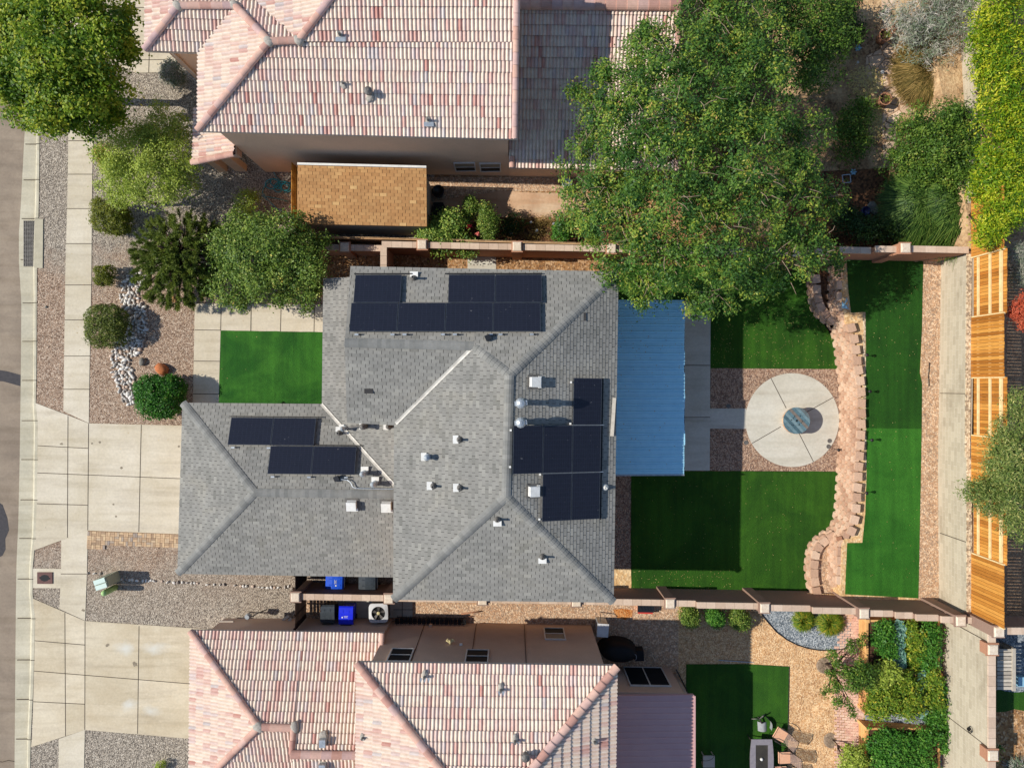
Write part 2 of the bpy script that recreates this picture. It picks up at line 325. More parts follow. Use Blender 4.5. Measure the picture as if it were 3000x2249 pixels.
# ------------------------------------------------------------------ mesh building
class MB:
    def __init__(s): s.v = []; s.f = []; s.mi = []; s.r = []; s.uv = {}
    def poly(s, pts, mi=0, r=None, uv=None):
        b = len(s.v); s.v += [tuple(p) for p in pts]
        s.f.append(tuple(range(b, b + len(pts)))); s.mi.append(mi)
        s.r.append(R.random() if r is None else r)
        if uv: s.uv[len(s.f) - 1] = uv
        return s
    def mesh(s, V, Fc, mi=0, r=None):
        b = len(s.v); s.v += [tuple(p) for p in V]; r = R.random() if r is None else r
        for f in Fc:
            s.f.append(tuple(b + i for i in f)); s.mi.append(mi); s.r.append(r)
        return s
    def box(s, c, d, rz=0, mi=0, r=None, mat=None, top=1.0):
        x, y, z = d[0] / 2, d[1] / 2, d[2] / 2
        V = [Vector((a * x * (top if e > 0 else 1), b * y * (top if e > 0 else 1), e * z)) for e in (-1, 1) for a, b in ((-1, -1), (1, -1), (1, 1), (-1, 1))]
        m = mat if mat is not None else Matrix.Rotation(rz, 3, 'Z')
        V = [m @ q + Vector(c) for q in V]
        return s.mesh(V, [(3, 2, 1, 0), (4, 5, 6, 7), (0, 1, 5, 4), (1, 2, 6, 5), (2, 3, 7, 6), (3, 0, 4, 7)], mi, r)
    def seg(s, a, b, w, h, mi=0, r=None):
        a, b = Vector(a), Vector(b); d = b - a; L = d.length
        x = d / L; y = Vector((0, 0, 1)).cross(x)
        if y.length < 1e-4: y = Vector((0, 1, 0))
        y.normalize(); z = x.cross(y)
        m = Matrix((x, y, z)).transposed()
        return s.box((a + b) / 2, (L, w, h), mat=m, mi=mi, r=r)
    def prism(s, pts, z0, z1, mi=0, r=None, side=None):
        n = len(pts); V = [(p[0], p[1], z0) for p in pts] + [(p[0], p[1], z1) for p in pts]
        ar = sum(pts[i][0] * pts[(i + 1) % n][1] - pts[(i + 1) % n][0] * pts[i][1] for i in range(n))
        q = list(range(n)) if ar > 0 else list(range(n))[::-1]
        s.mesh(V, [tuple(n + i for i in q), tuple(i for i in q[::-1])], mi, r)
        b = len(s.v) - 2 * n; r = s.r[-1]
        for k in range(n):
            i, j = q[k], q[(k + 1) % n]
            s.f.append((b + i, b + j, b + n + j, b + n + i)); s.mi.append(mi if side is None else side); s.r.append(r)
        return s
    def tube(s, pts, rad, seg=6, mi=0, r=None, cap=True):
        pts = [Vector(p) for p in pts]; n = len(pts)
        rad = [rad] * n if not hasattr(rad, '__len__') else rad
        V = []; Fc = []
        for i, p in enumerate(pts):
            d = (pts[min(i + 1, n - 1)] - pts[max(i - 1, 0)])
            d = d.normalized() if d.length > 1e-6 else Vector((0, 0, 1))
            x = d.cross(Vector((0, 0, 1)) if abs(d.z) < .9 else Vector((1, 0, 0))).normalized(); y = d.cross(x)
            for k in range(seg):
                a = 2 * PI * k / seg
                V.append(p + (x * math.cos(a) + y * math.sin(a)) * rad[i])
        for i in range(n - 1):
            for k in range(seg):
                Fc.append((i * seg + k, (i + 1) * seg + k, (i + 1) * seg + (k + 1) % seg, i * seg + (k + 1) % seg))
        if cap:
            Fc.append(tuple(range(seg))); Fc.append(tuple((n - 1) * seg + k for k in reversed(range(seg))))
        return s.mesh(V, Fc, mi, r)
    def lathe(s, c, prof, seg=16, mi=0, r=None, sq=1.0, rz=0):
        V = []; Fc = []; n = len(prof); c = Vector(c)
        for (a, z) in prof:
            for k in range(seg):
                t = 2 * PI * k / seg + rz
                V.append(c + Vector((a * math.cos(t), a * sq * math.sin(t), z)))
        for i in range(n - 1):
            for k in range(seg):
                Fc.append((i * seg + k, i * seg + (k + 1) % seg, (i + 1) * seg + (k + 1) % seg, (i + 1) * seg + k))
        Fc.append(tuple(reversed(range(seg)))); Fc.append(tuple((n - 1) * seg + k for k in range(seg)))
        return s.mesh(V, Fc, mi, r)
    def rock(s, c, d, seed, mi=0, r=None, rz=0):
        rr = random.Random(seed); V = []; Fc = []; nu, nv = 9, 6; c = Vector(c)
        ph = [rr.uniform(0, 6.28) for _ in range(6)]
        for j in range(nv + 1):
            th = PI * j / nv
            for i in range(nu):
                a = 2 * PI * i / nu
                k = 1 + .16 * math.sin(2 * a + ph[0] + th) + .1 * math.sin(3 * a + ph[1] - 2 * th) + rr.uniform(-.07, .07) * (0 < j < nv)
                q = Vector((math.sin(th) * math.cos(a) * d[0] * k, math.sin(th) * math.sin(a) * d[1] * k, math.cos(th) * d[2] * (.9 + .1 * k)))
                V.append(c + Matrix.Rotation(rz, 3, 'Z') @ q)
        for j in range(nv):
            for i in range(nu):
                Fc.append((j * nu + i, (j + 1) * nu + i, (j + 1) * nu + (i + 1) % nu, j * nu + (i + 1) % nu))
        return s.mesh(V, Fc, mi, r)
    def build(s, name, mats, parent=None, smooth=False, local=False, kind=None):
        me = bpy.data.meshes.new(name)
        off = Vector((0, 0, 0))
        if parent is not None and not local:
            q = parent
            while q is not None: off += q.location; q = q.parent
        vv = [(a - off.x, b - off.y, c - off.z) for a, b, c in s.v] if off.length else s.v
        me.from_pydata(vv, [], s.f)
        if not isinstance(mats, (list, tuple)): mats = [mats]
        for m in mats: me.materials.append(M[m] if isinstance(m, str) else m)
        me.polygons.foreach_set('material_index', s.mi)
        at = me.attributes.new('rnd', 'FLOAT', 'FACE'); at.data.foreach_set('value', s.r)
        if s.uv:
            uvl = me.uv_layers.new(name='UVMap')
            for fi, uv in s.uv.items():
                p = me.polygons[fi]
                for k, li in enumerate(p.loop_indices): uvl.data[li].uv = uv[k]
        if smooth: me.polygons.foreach_set('use_smooth', [True] * len(s.f))
        me.update()
        o = bpy.data.objects.new(name, me); col.objects.link(o)
        if parent is not None: o.parent = parent
        if kind: o['kind'] = kind
        return o
def thing(name, label, cat, loc=(0, 0, 0), rz=0, group=None):
    o = bpy.data.objects.new(name, None); col.objects.link(o); o.empty_display_size = .2
    o.location = loc; o.rotation_euler = (0, 0, rz)
    return tag(o, label, cat, group)
def tag(o, label, cat, group=None):
    o['label'] = label; o['category'] = cat
    if group: o['group'] = group
    return o
def dup(root, loc=None, rz=None, label=None):
    def cp(o, par):
        c = o.copy(); col.objects.link(c)
        if par is not None: c.parent = par
        for ch in KIDS.get(o.name, []): cp(ch, c)
        return c
    KIDS = {}
    for o in bpy.data.objects:
        if o.parent: KIDS.setdefault(o.parent.name, []).append(o)
    c = cp(root, None)
    if loc is not None: c.location = loc
    if rz is not None: c.rotation_euler = (0, 0, rz)
    if label: c['label'] = label
    return c
def single(mb, name, mats, label, cat, loc, group=None, smooth=False, rz=0):
    o = mb.build(name, mats, None, smooth); o.location = loc; o.rotation_euler = (0, 0, rz)
    return tag(o, label, cat, group)

# flat ground sheets (draped on the sloping side lots)
def sheet(name, pts, mat, z=None, off=0.0, joints=(), jw=.03, kind='structure', wob=0):
    """pts: world points (z used when z is None); the sheet is cut where the ground changes slope"""
    pts = [(p[0], p[1], 0) for p in pts]
    if wob:
        q = []
        for i, p in enumerate(pts):
            a, b = Vector(p), Vector(pts[(i + 1) % len(pts)]); n = max(1, int((b - a).length / .35))
            for k in range(n):
                c = a.lerp(b, k / n); q.append(c + Vector((R.uniform(-wob, wob), R.uniform(-wob, wob), 0)))
        pts = q
    bm = bmesh.new()
    f = bm.faces.new([bm.verts.new((p[0], p[1], 0)) for p in pts])
    if joints:
        for a, b in joints:
            d = Vector(b) - Vector(a)
            bmesh.ops.bisect_plane(bm, geom=bm.verts[:] + bm.edges[:] + bm.faces[:], plane_co=(a[0], a[1], 0), plane_no=(-d.y, d.x, 0))
    else: bmesh.ops.triangulate(bm, faces=[f])
    if z is None:
        for x in (10.5, 17.5):
            bmesh.ops.bisect_plane(bm, geom=bm.verts[:] + bm.edges[:] + bm.faces[:], plane_co=(x, 0, 0), plane_no=(1, 0, 0))
        for v in bm.verts: v.co.z = gz(v.co.x, v.co.y) + off
    else:
        for v in bm.verts: v.co.z = z + off
    for f in bm.faces:
        f.normal_update()
        if f.normal.z < 0: f.normal_flip()
    me = bpy.data.meshes.new(name); bm.to_mesh(me); bm.free()
    me.materials.append(M[mat])
    if joints:
        me.materials.append(M['joint'])
        V = [tuple(v.co) for v in me.vertices]; Fc = [tuple(p.vertices) for p in me.polygons]; mi = [0] * len(Fc)
        for a, b in joints:
            a, b = Vector(a), Vector(b); d = (b - a); d.z = 0; d.normalize(); n = Vector((-d.y, d.x, 0)) * jw / 2
            k = len(V); zz = off + .004 + (z or 0)
            for p in (a + n, a - n, b - n, b + n):
                V.append((p.x, p.y, (gz(p.x, p.y) if z is None else 0) + zz))
            Fc.append((k, k + 1, k + 2, k + 3)); mi.append(1)
        m2 = bpy.data.meshes.new(name); m2.from_pydata(V, [], Fc)
        for m in me.materials: m2.materials.append(m)
        m2.polygons.foreach_set('material_index', mi); at = m2.attributes.new('rnd', 'FLOAT', 'FACE'); at.data.foreach_set('value', [.1 + .9 * R.random() for _ in Fc]); me = m2
    o = bpy.data.objects.new(name, me); col.objects.link(o)
    if kind: o['kind'] = kind
    return o

# ------------------------------------------------------------------ roofs
def frame_of(pts):
    pts = [Vector(p) for p in pts]; n = Vector((0, 0, 0))
    for i in range(len(pts)):
        a, b = pts[i], pts[(i + 1) % len(pts)]; n += a.cross(b)
    n.normalize()
    if n.z < 0: n = -n
    u = Vector((0, 0, 1)).cross(n).normalized(); v = n.cross(u)
    if v.z < 0: u, v = -u, -v
    o = min(pts, key=lambda p: p.z)
    return o, u, v, n
def cover(mb, pts, kind='shingle', base=1, lift=.02, thick=.1, tones=None):
    """lay courses of shingles or barrel tiles over one convex roof slope, cut to its outline"""
    o, u, v, n = frame_of(pts); pts = [Vector(p) for p in pts]
    q = [((p - o).dot(u), (p - o).dot(v)) for p in pts]
    u0, u1 = min(a for a, b in q), max(a for a, b in q); v0, v1 = min(b for a, b in q), max(b for a, b in q)
    ar = sum(q[i][0] * q[(i + 1) % len(q)][1] - q[(i + 1) % len(q)][0] * q[i][1] for i in range(len(q)))
    if ar < 0: q = q[::-1]; pts = pts[::-1]
    bm = bmesh.new(); L = bm.faces.layers.float.new('rnd'); LM = bm.faces.layers.int.new('mi')
    def face(P3, r, mi):
        f = bm.faces.new([bm.verts.new(p) for p in P3]); f[L] = r; f[LM] = mi
    if kind == 'shingle':
        rh, tw, gap, st = .132, .305, .016, .011
        nr = int((v1 - v0) / rh) + 2
        for i in range(nr):
            va, vb = v0 + i * rh, v0 + (i + 1) * rh
            off = (i % 2) * tw / 2 + R.uniform(-.02, .02); uu = u0 - tw + off
            while uu < u1:
                a, b = uu + gap / 2, uu + tw - gap / 2; r = min(1, max(0, R.gauss(.5, .17)))
                face([(a, va, lift + st), (b, va, lift + st), (b, vb, lift), (a, vb, lift)], r, 0)
                face([(a, va, lift), (b, va, lift), (b, va, lift + st), (a, va, lift + st)], r * .5, 1)
                uu += tw
    else:
        rh, tw, hb = .38, .145, .062
        nr = int((v1 - v0) / rh) + 2; ns = 6
        for i in range(nr):
            va, vb = v0 + i * rh - .02, v0 + (i + 1) * rh - .02
            uu = u0 - tw + R.uniform(-.01, .01); k = 0
            while uu < u1:
                if k % 2 == 0: base_t = R.random()
                r = min(1, max(0, .5 + (base_t - .5) * .2 + R.gauss(0, .19)))
                pr = [(uu + tw * j / ns, hb * max(0, math.sin(PI * min(1, max(0, (j / ns - .06) / .88)))) ** .7) for j in range(ns + 1)]
                for j in range(ns):
                    (a, ha), (b, hb2) = pr[j], pr[j + 1]
                    face([(a, va, lift + .045 + ha), (b, va, lift + .045 + hb2), (b, vb, lift + hb2), (a, vb, lift + ha)], r, 0)
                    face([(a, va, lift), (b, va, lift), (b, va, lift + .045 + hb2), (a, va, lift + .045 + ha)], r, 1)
                uu += tw; k += 1
    for i in range(len(q)):
        a, b = q[i], q[(i + 1) % len(q)]
        d = (b[0] - a[0], b[1] - a[1]); nl = math.hypot(*d)
        if nl < 1e-5: continue
        bmesh.ops.bisect_plane(bm, geom=bm.verts[:] + bm.edges[:] + bm.faces[:], plane_co=(a[0], a[1], 0), plane_no=(d[1] / nl, -d[0] / nl, 0), clear_outer=True)
    bm.verts.index_update()
    b0 = len(mb.v)
    for w in bm.verts:
        c = w.co; mb.v.append(tuple(o + u * c.x + v * c.y + n * c.z))
    for f in bm.faces:
        mb.f.append(tuple(b0 + w.index for w in f.verts)); mb.mi.append(f[LM]); mb.r.append(f[L])
    bm.free()
    # the deck below
    top = [p - n * .002 for p in pts]; bot = [p - Vector((0, 0, thick)) for p in pts]
    mb.poly(top, base); mb.poly(bot[::-1], base + 1 if base else 0)
    for i in range(len(pts)):
        j = (i + 1) % len(pts); mb.poly([top[i], bot[i], bot[j], top[j]], base + 1 if base else 0)
def caps(mb, a, b, kind='shingle', w=.16, mi=0):
    """hip or ridge caps laid from a up to b"""
    a, b = Vector(a), Vector(b); d = b - a; L = d.length; x = d / L
    y = Vector((0, 0, 1)).cross(x).normalized(); z = x.cross(y)
    if z.z < 0: y, z = -y, -z
    step = .17 if kind == 'shingle' else .40
    n = max(1, round(L / step)); step = L / n
    for i in range(n):
        r = R.random(); s0, s1 = i * step, (i + 1) * step + (.0 if i == n - 1 else .03)
        if kind == 'shingle': prof = [(-w, -.03), (-w * .5, .012), (0, .03), (w * .5, .012), (w, -.03)]
        else: prof = [(math.cos(PI * k / 8) * -w, math.sin(PI * k / 8) * w * .85 + .02) for k in range(9)]
        lo, hi = (.012, 0) if kind == 'shingle' else (.03, 0)
        sc = 1.0 if kind == 'shingle' else 1.08
        for k in range(len(prof) - 1):
            p, q = prof[k], prof[k + 1]
            mb.poly([a + x * s0 + y * p[0] * sc + z * (p[1] * sc + lo), a + x * s0 + y * q[0] * sc + z * (q[1] * sc + lo), a + x * s1 + y * q[0] + z * (q[1] + hi), a + x * s1 + y * p[0] + z * (p[1] + hi)][::-1], mi, r)
        mb.poly([a + x * s0 + y * p[0] * sc + z * (p[1] * sc + lo) for p in prof], mi, r)
def capobj(par, lines, kind, name, mat, up=(0, 0, 0)):
    for a, b, w_ in lines:
        m = MB(); caps(m, Vector(a) + Vector(up), Vector(b) + Vector(up), kind, w_); m.build(name, mat, par, kind == 'tile')
def walls(mb, pts, z0, z1, mi=0):
    mb.prism(pts, z0, z1, mi)
def window(parent, c, w, h, nrm, mullion='h', blind=False):
    """a window in a wall: c centre (world), nrm outward 2-D normal"""
    n = Vector((nrm[0], nrm[1], 0)).normalized(); t = Vector((-n.y, n.x, 0)); m = Matrix((t, n, Vector((0, 0, 1)))).transposed(); c = Vector(c)
    f = MB(); fw = .05
    for sx in (-1, 1): f.box(c + t * sx * (w / 2 - fw / 2) + n * .012, (fw, .06, h), mat=m)
    for sz in (-1, 1): f.box(c + Vector((0, 0, sz * (h / 2 - fw / 2))) + n * .012, (w - 2 * fw - .002, .058, fw), mat=m)
    if mullion == 'h': f.box(c + n * .010, (w - 2 * fw - .004, .054, .035), mat=m)
    else: f.box(c + n * .010, (.05, .054, h - 2 * fw - .004), mat=m)
    fo = f.build('window', 'winframe', parent)
    g = MB().box(c + n * .0, (w - 2 * fw - .006, .03, h - 2 * fw - .006), mat=m)
    go = g.build('pane', 'glass', fo)
    if blind:
        k = MB().box(c + n * .003 + Vector((0, 0, h / 4 - .01)), (w - 2 * fw - .02, .034, h / 2 - fw - .03), mat=m); k.build('blind', 'blind', fo)
    return fo
def disc_pts(c, r, n=64): return [(c[0] + r * math.cos(2 * PI * i / n), c[1] + r * math.sin(2 * PI * i / n), c[2]) for i in range(n)]

# ------------------------------------------------------------------ foliage
def npmesh(name, V, nq, rn, mat, parent, off=(0, 0, 0)):
    me = bpy.data.meshes.new(name); V = V - np.array(off)
    me.vertices.add(len(V)); me.vertices.foreach_set('co', V.astype(np.float32).ravel())
    me.loops.add(nq * 4); me.polygons.add(nq)
    me.loops.foreach_set('vertex_index', np.arange(nq * 4, dtype=np.int32))
    me.polygons.foreach_set('loop_start', np.arange(0, nq * 4, 4, dtype=np.int32))
    at = me.attributes.new('rnd', 'FLOAT', 'FACE'); at.data.foreach_set('value', rn.astype(np.float32))
    me.materials.append(M[mat] if isinstance(mat, str) else mat); me.update(calc_edges=True)
    o = bpy.data.objects.new(name, me); col.objects.link(o)
    if parent is not None: o.parent = parent
    return o
def nrmz(a): return a / np.maximum(np.linalg.norm(a, axis=1, keepdims=True), 1e-6)
def leaves(blobs, n, ln=.12, wd=.05, per=30, crad=.3, up=.6, tone=.6, inner=.35, low=-.35, droop=0.0, seed=0, flat=.5, zmin=None, rag=.07, sat=0, satr=.3):
    """blobs (x, y, z, rx, ry, rz): leaf quads in clumps through and over the blobs; returns verts, tones"""
    g = np.random.default_rng(seed + 5)
    B = np.array(blobs, float)
    if sat:   # small sprays standing out of the blobs break up the outline
        ex = []
        for q in B:
            for _ in range(sat):
                a = g.random() * 6.283; el = g.random() * .9; s = satr * (.5 + g.random())
                ex.append([q[0] + q[3] * math.cos(a) * math.cos(el) * 1.02, q[1] + q[4] * math.sin(a) * math.cos(el) * 1.02, q[2] + q[5] * math.sin(el), q[3] * s, q[4] * s, q[5] * s * .7])
        B = np.concatenate([B, np.array(ex)])
    w = (B[:, 3] * B[:, 4]) ** .9 + .3 * B[:, 3] * B[:, 5]; w /= w.sum()
    nc = max(1, n // per)
    bi = g.choice(len(B), nc, p=w); d = nrmz(g.normal(size=(nc, 3)))
    d[:, 2] = np.where(d[:, 2] < low, -d[:, 2], d[:, 2])
    rad = 1 - inner * g.random(nc) ** 1.6 + g.normal(0, rag, nc)
    c = B[bi, :3] + d * B[bi, 3:6] * rad[:, None]
    # a clump deep inside another blob is of no use: push it out again
    ct = g.random(nc)
    k = np.repeat(np.arange(nc), per); m = len(k)
    dd = d[k]; off = g.normal(size=(m, 3)) * crad * (.6 + .8 * g.random(nc)[k])[:, None]
    off -= dd * (off * dd).sum(1, keepdims=True) * flat
    p = c[k] + off
    nm = nrmz(dd * .7 + np.array([0, 0, up]) + g.normal(size=(m, 3)) * .55)
    t = nrmz(np.cross(nm, g.normal(size=(m, 3)))); t[:, 2] -= droop; t = nrmz(t); b = nrmz(np.cross(nm, t))
    l = ln * (.6 + .8 * g.random(m))[:, None] / 2; q = wd * (.6 + .8 * g.random(m))[:, None] / 2
    V = np.stack([p - t * l, p + b * q - t * l * .1, p + t * l, p - b * q - t * l * .1], 1).reshape(-1, 3)
    rn = np.clip(tone * ct[k] + (1 - tone) * g.random(m), 0, 1)
    if zmin is not None: V[:, 2] = np.maximum(V[:, 2], zmin + .01)
    return V, rn
def trunk(parent, base, tops, r0=.14, r1=.03, name='trunk', mat='bark', seg=7):
    m = MB(); base = Vector(base); fork = None
    mid = base + Vector((0, 0, 1)) * (sum(Vector(t).z for t in tops) / len(tops) - base.z) * .42
    m.tube([base, base.lerp(mid, .5) + Vector((R.uniform(-.05, .05), R.uniform(-.05, .05), 0)), mid], [r0, r0 * .85, r0 * .75], seg)
    for t in tops:
        t = Vector(t); k = mid.lerp(t, .5) + Vector((R.uniform(-.2, .2), R.uniform(-.2, .2), .1))
        m.tube([mid - Vector((0, 0, .05)), k, t], [r0 * .6, r0 * .38, r1], 5)
        for _ in range(2):
            q = k + (t - k) * .4 + Vector((R.uniform(-.7, .7), R.uniform(-.7, .7), R.uniform(0, .5))) * ((t - mid).length / 3)
            m.tube([k, q], [r0 * .28, r1 * .6], 4)
    return m.build(name, mat, parent, True)
def plant(name, label, cat, blobs, n, mat, base=None, group=None, crown='crown', stem=True, r0=.1, tops=None, **kw):
    zs = [b[2] - b[5] for b in blobs]
    if base is None:
        x = sum(b[0] for b in blobs) / len(blobs); y = sum(b[1] for b in blobs) / len(blobs); base = (x, y, gz(x, y))
    e = thing(name, label, cat, base, 0, group)
    V, rn = leaves(blobs, n, seed=len(bpy.data.objects), **kw)
    npmesh(crown, V, len(rn), rn, mat, e, base)
    if stem:
        tops = tops or [(b[0], b[1], b[2] + b[5] * .2) for b in sorted(blobs, key=lambda b: -b[3])[:7]]
        trunk(e, base, tops, r0, r0 * .2, 'trunk' if r0 > .06 else 'stem')
    return e
# ------------------------------------------------------------------ camera, sun and sky
cam = bpy.data.cameras.new('camera'); co = bpy.data.objects.new('camera', cam); col.objects.link(co)
co.location = (0, 0, H); cam.sensor_width = 36; cam.lens = F / 3000 * 36; cam.clip_end = 1000; scn.camera = co
EL, AZ = math.radians(39.0), math.radians(181.2)      # the sun stands in the west, a touch to the south... light runs along +x
ld = Vector((math.cos(EL), -.022, -math.sin(EL))).normalized()
sun = bpy.data.lights.new('sun', 'SUN'); sun.energy = 4.5; sun.angle = math.radians(.53); sun.color = (1, .955, .89)
so = bpy.data.objects.new('sun', sun); col.objects.link(so); so.rotation_euler = ld.to_track_quat('-Z', 'Y').to_euler(); so.location = (-30, 0, 40)
w = bpy.data.worlds.new('World'); scn.world = w; w.use_nodes = True
sk = w.node_tree.nodes.new('ShaderNodeTexSky'); sk.sky_type = 'NISHITA'; sk.sun_disc = False
sk.sun_elevation = EL; sk.sun_rotation = math.radians(270); sk.altitude = 1600; sk.air_density = 1.0; sk.dust_density = .6
w.node_tree.links.new(sk.outputs[0], w.node_tree.nodes['Background'].inputs[0]); w.node_tree.nodes['Background'].inputs[1].default_value = .135
scn.view_settings.view_transform = 'Standard'; scn.view_settings.look = 'None'; scn.view_settings.exposure = 0.27; scn.view_settings.gamma = 1
scn.cycles.max_bounces = 6; scn.cycles.transparent_max_bounces = 4; scn.cycles.use_adaptive_sampling = True

# ------------------------------------------------------------------ ground, street and paving
def rect(x0, y0, x1, y1): return [(x0, y0), (x1, y0), (x1, y1), (x0, y1)]
sheet('ground', rect(-400, -400, 400, 400), 'dirt', -.3)
roadE = [(76, -60), (76, 0), (74, 362), (61.5, 600), (56, 681), (56, 771), (63, 884), (61.5, 1100), (58, 1353), (54, 1534), (49, 1643), (47, 1757), (43, 2249), (43, 2320)]
kerbE = [(120, -60), (119, 0), (116.5, 380), (114, 600), (108.6, 789.5), (106.8, 1097), (105, 1180), (110.4, 1245), (108.6, 1462), (105, 1570), (96, 1664), (96, 1739), (103, 1812), (98, 2011), (90.5, 2156), (88.7, 2249), (88, 2320)]
sheet('street', [P(-900, -60, -.13)] + [P(a + 3, b, -.13) for a, b in roadE] + [P(-900, 2320, -.13)], 'asphalt', -.13)
sl = [P(-60, 1075, -.13), P(20, 1087, -.13), P(60, 1098, -.13), P(60, 1131, -.13), P(10, 1117, -.13), P(-60, 1112, -.13)]
sheet('street_patch', sl, 'seal', -.126)
sheet('street_stain', [W('A2', *p, -.13) for p in [(-40, 1000), (20, 1040), (60, 1150), (78, 1250), (48, 1320), (50, 1400), (20, 1460), (-40, 1480)]], 'seal', -.127, wob=.03)
sk_ = MB()
cr = [P(*q, -.125) for q in [(-80, 2228), (-20, 2226), (6, 2231), (24, 2226), (42, 2229)]]
for a, b in zip(cr, cr[1:]): sk_.seg(a, b, .03, .006)
sk_.build('street_crack', 'joint', kind='structure')
M['oil'] = plain('oil_stain', C(150, 138, 116), C(120, 108, 90), 8, .8)
for t, x, y, r_ in (('A2', 985, 745, .07), ('A2', 810, 538, .06), ('A2', 745, 548, .05), ('A2', 918, 1040, .05), ('A2', 940, 1140, .06), ('A2', 500, 552, .08), ('A3', 1095, 815, .13), ('A3', 870, 660, .09), ('A2', 1448, 572, .05), ('A3', 675, 380, .07)):
    c_ = W(t, x, y); sheet('oil_spot', [(c_.x + r_ * R.uniform(.6, 1.2) * math.cos(k * .63), c_.y + r_ * R.uniform(.5, 1.1) * math.sin(k * .63)) for k in range(10)], 'oil', .021)
# kerb: pan, face and top swept along the street edge
kb = MB()
def at_y(line, y):
    for (a, b), (c, d) in zip(line, line[1:]):
        if b <= y <= d: return a + (c - a) * (y - b) / (d - b)
    return line[-1][0]
ys = sorted(set([-60, 2320] + [b for a, b in roadE] + [b for a, b in kerbE] + [i * 40 for i in range(0, 57)]))
rows = []
for y in ys:
    a = P(at_y(roadE, y), y, -.13); b = P(at_y(kerbE, y), y, 0); wd = b.x - a.x
    rows.append([(a.x, a.y, -.12), (a.x + wd * .70, b.y, -.135), (a.x + wd * .82, b.y, -.012), (a.x + wd * .88, b.y, .012), (b.x, b.y, .014), (b.x + .002, b.y, -.2)])
for r0, r1 in zip(rows, rows[1:]):
    for i in range(5): kb.poly([r1[i], r1[i + 1], r0[i + 1], r0[i]], 0)
for y in [421.7, 526.6, 640, 760, 887, 999.5, 1114, 1232, 1346, 1464, 1577, 1696, 1811, 1933, 2049, 2165, 300, 180, 60]:
    a = P(at_y(roadE, y), y, -.13); b = P(at_y(kerbE, y), y, 0)
    kb.box(((a.x + b.x) / 2 - .05, (a.y + b.y) / 2, -.112), ((b.x - a.x) * .7, .03, .03), mi=1); kb.box((b.x - .06, b.y, .010), ((b.x - a.x) * .2, .03, .016), mi=1)
kb.build('kerb', ['kerb', 'joint'], kind='structure')
# yards: one base sheet, then the surfaces on it
kx = [(P(at_y(kerbE, y), y, 0).x - .02, P(0, y).y) for y in range(-60, 2321, 40)]
sheet('front_yard_gravel', [(x, y, 0) for x, y in kx] + [(-3.5, -18.4, 0), (-3.5, 18.3, 0)], 'gravel', -.004)
sheet('side_yard_ground', rect(-3.52, -18, 10.5, 18), 'litter', -.006)
sheet('north_slope', [(10.48, 5.3), (18.9, 5.3), (19.3, 18), (10.48, 18)], 'garden_dirt', None, -.004)
sheet('south_slope', [(10.48, -18), (18.7, -18), (18.6, -9.3), (10.48, -9.3)], 'tan_gravel', None, -.004)
# sidewalk
swL = [(205, -60), (205, 0), (201, 380), (198, 572), (192, 789), (187.5, 1100), (186, 1204)]; swR = [(260.6, 1239), (262.4, 1100), (268, 826), (270.7, 511), (273, 423), (277, 0), (277, -60)]
def jl(y): return (P(at_y(swL + [(180, 1583), (173, 2163), (171, 2320)], y), y), P(at_y(swR[::-1] + [(257.7, 1553), (249, 2136), (245, 2320)], y), y))
sheet('sidewalk', [P(*q) for q in swL + swR], 'concrete', .012, 0, [jl(y) for y in (25, 120, 215, 314, 413, 511, 611.5, 714, 835, 937, 1043, 1140)])
sheet('sidewalk', [P(*q) for q in [(180, 1581), (179, 1678), (174.5, 1782), (249.7, 1817), (255, 1681), (257.7, 1553)]], 'concrete', .012, 0, [jl(1680)])
sheet('sidewalk', [P(*q) for q in [(173, 2163), (171, 2320), (245, 2320), (249, 2136)]], 'concrete', .012)
# driveways
def T(t, *ps): return [W(t, *p) for p in ps]
J = lambda t, *ps: [(W(t, *a), W(t, *b)) for a, b in ps]
sheet('driveway', T('A2', (291, 222), (556, 322), (720, 386), (1478, 404), (1545, 404), (1510, 1282), (1452, 1281), (712, 1252), (548, 1312), (265, 1417), (290, 1300), (300, 1000), (306, 400)), 'concrete', .016, 0,
      J('A2', ((552, 325), (548, 1310)), ((719, 388), (712, 1250)), ((1145, 397), (1125, 1264)), ((306, 566), (715, 588)), ((304, 786), (1500, 834)), ((301, 1035), (712, 1047))), .03)
sheet('driveway', T('A3', (268, 284), (527, 396), (690, 466), (1640, 530), (1700, 534), (1600, 1420), (1505, 1415), (688, 1346), (532, 1396), (252, 1486), (262, 1400), (274, 1000), (286, 450)), 'drive2', .016, 0,
      J('A3', ((527, 400), (532, 1395)), ((690, 468), (688, 1344)), ((1127, 506), (1115, 1378)), ((282, 625), (690, 660)), ((276, 870), (1620, 980)), ((272, 1118), (690, 1138))), .03)
sheet('driveway', T('A0', (580, -160), (1520, -160), (1500, 300), (1480, 470), (1335, 588), (1100, 592), (700, 420), (575, 360)), 'concrete', .016, 0,
      J('A0', ((700, 65), (1500, 65)), ((1000, 490), (1335, 485)), ((1210, 430), (1205, 590)), ((740, -160), (740, 430))), .03)
sheet('front_walk', T('A1', (1578, 1075), (1790, 1075)) + T('B1', (705, 1085), (740, 1085), (740, 1306), (700, 1306)) + T('A1', (1786, 1292), (1776, 1658)) + T('A2', (1770, 235), (1562, 240)) + T('A1', (1566, 1658)), 'concrete', .012, 0,
      J('A1', ((1577, 1288), (1786, 1291)), ((1791, 1078), (1787, 1292)), ((2034, 1085), (2031, 1296)), ((1568, 1540), (1778, 1542))) + J('B1', ((100, 1090), (97, 1296)), ((342, 1090), (337, 1300)), ((612, 1090), (608, 1304))) + J('A2', ((1562, 148), (1772, 150))))
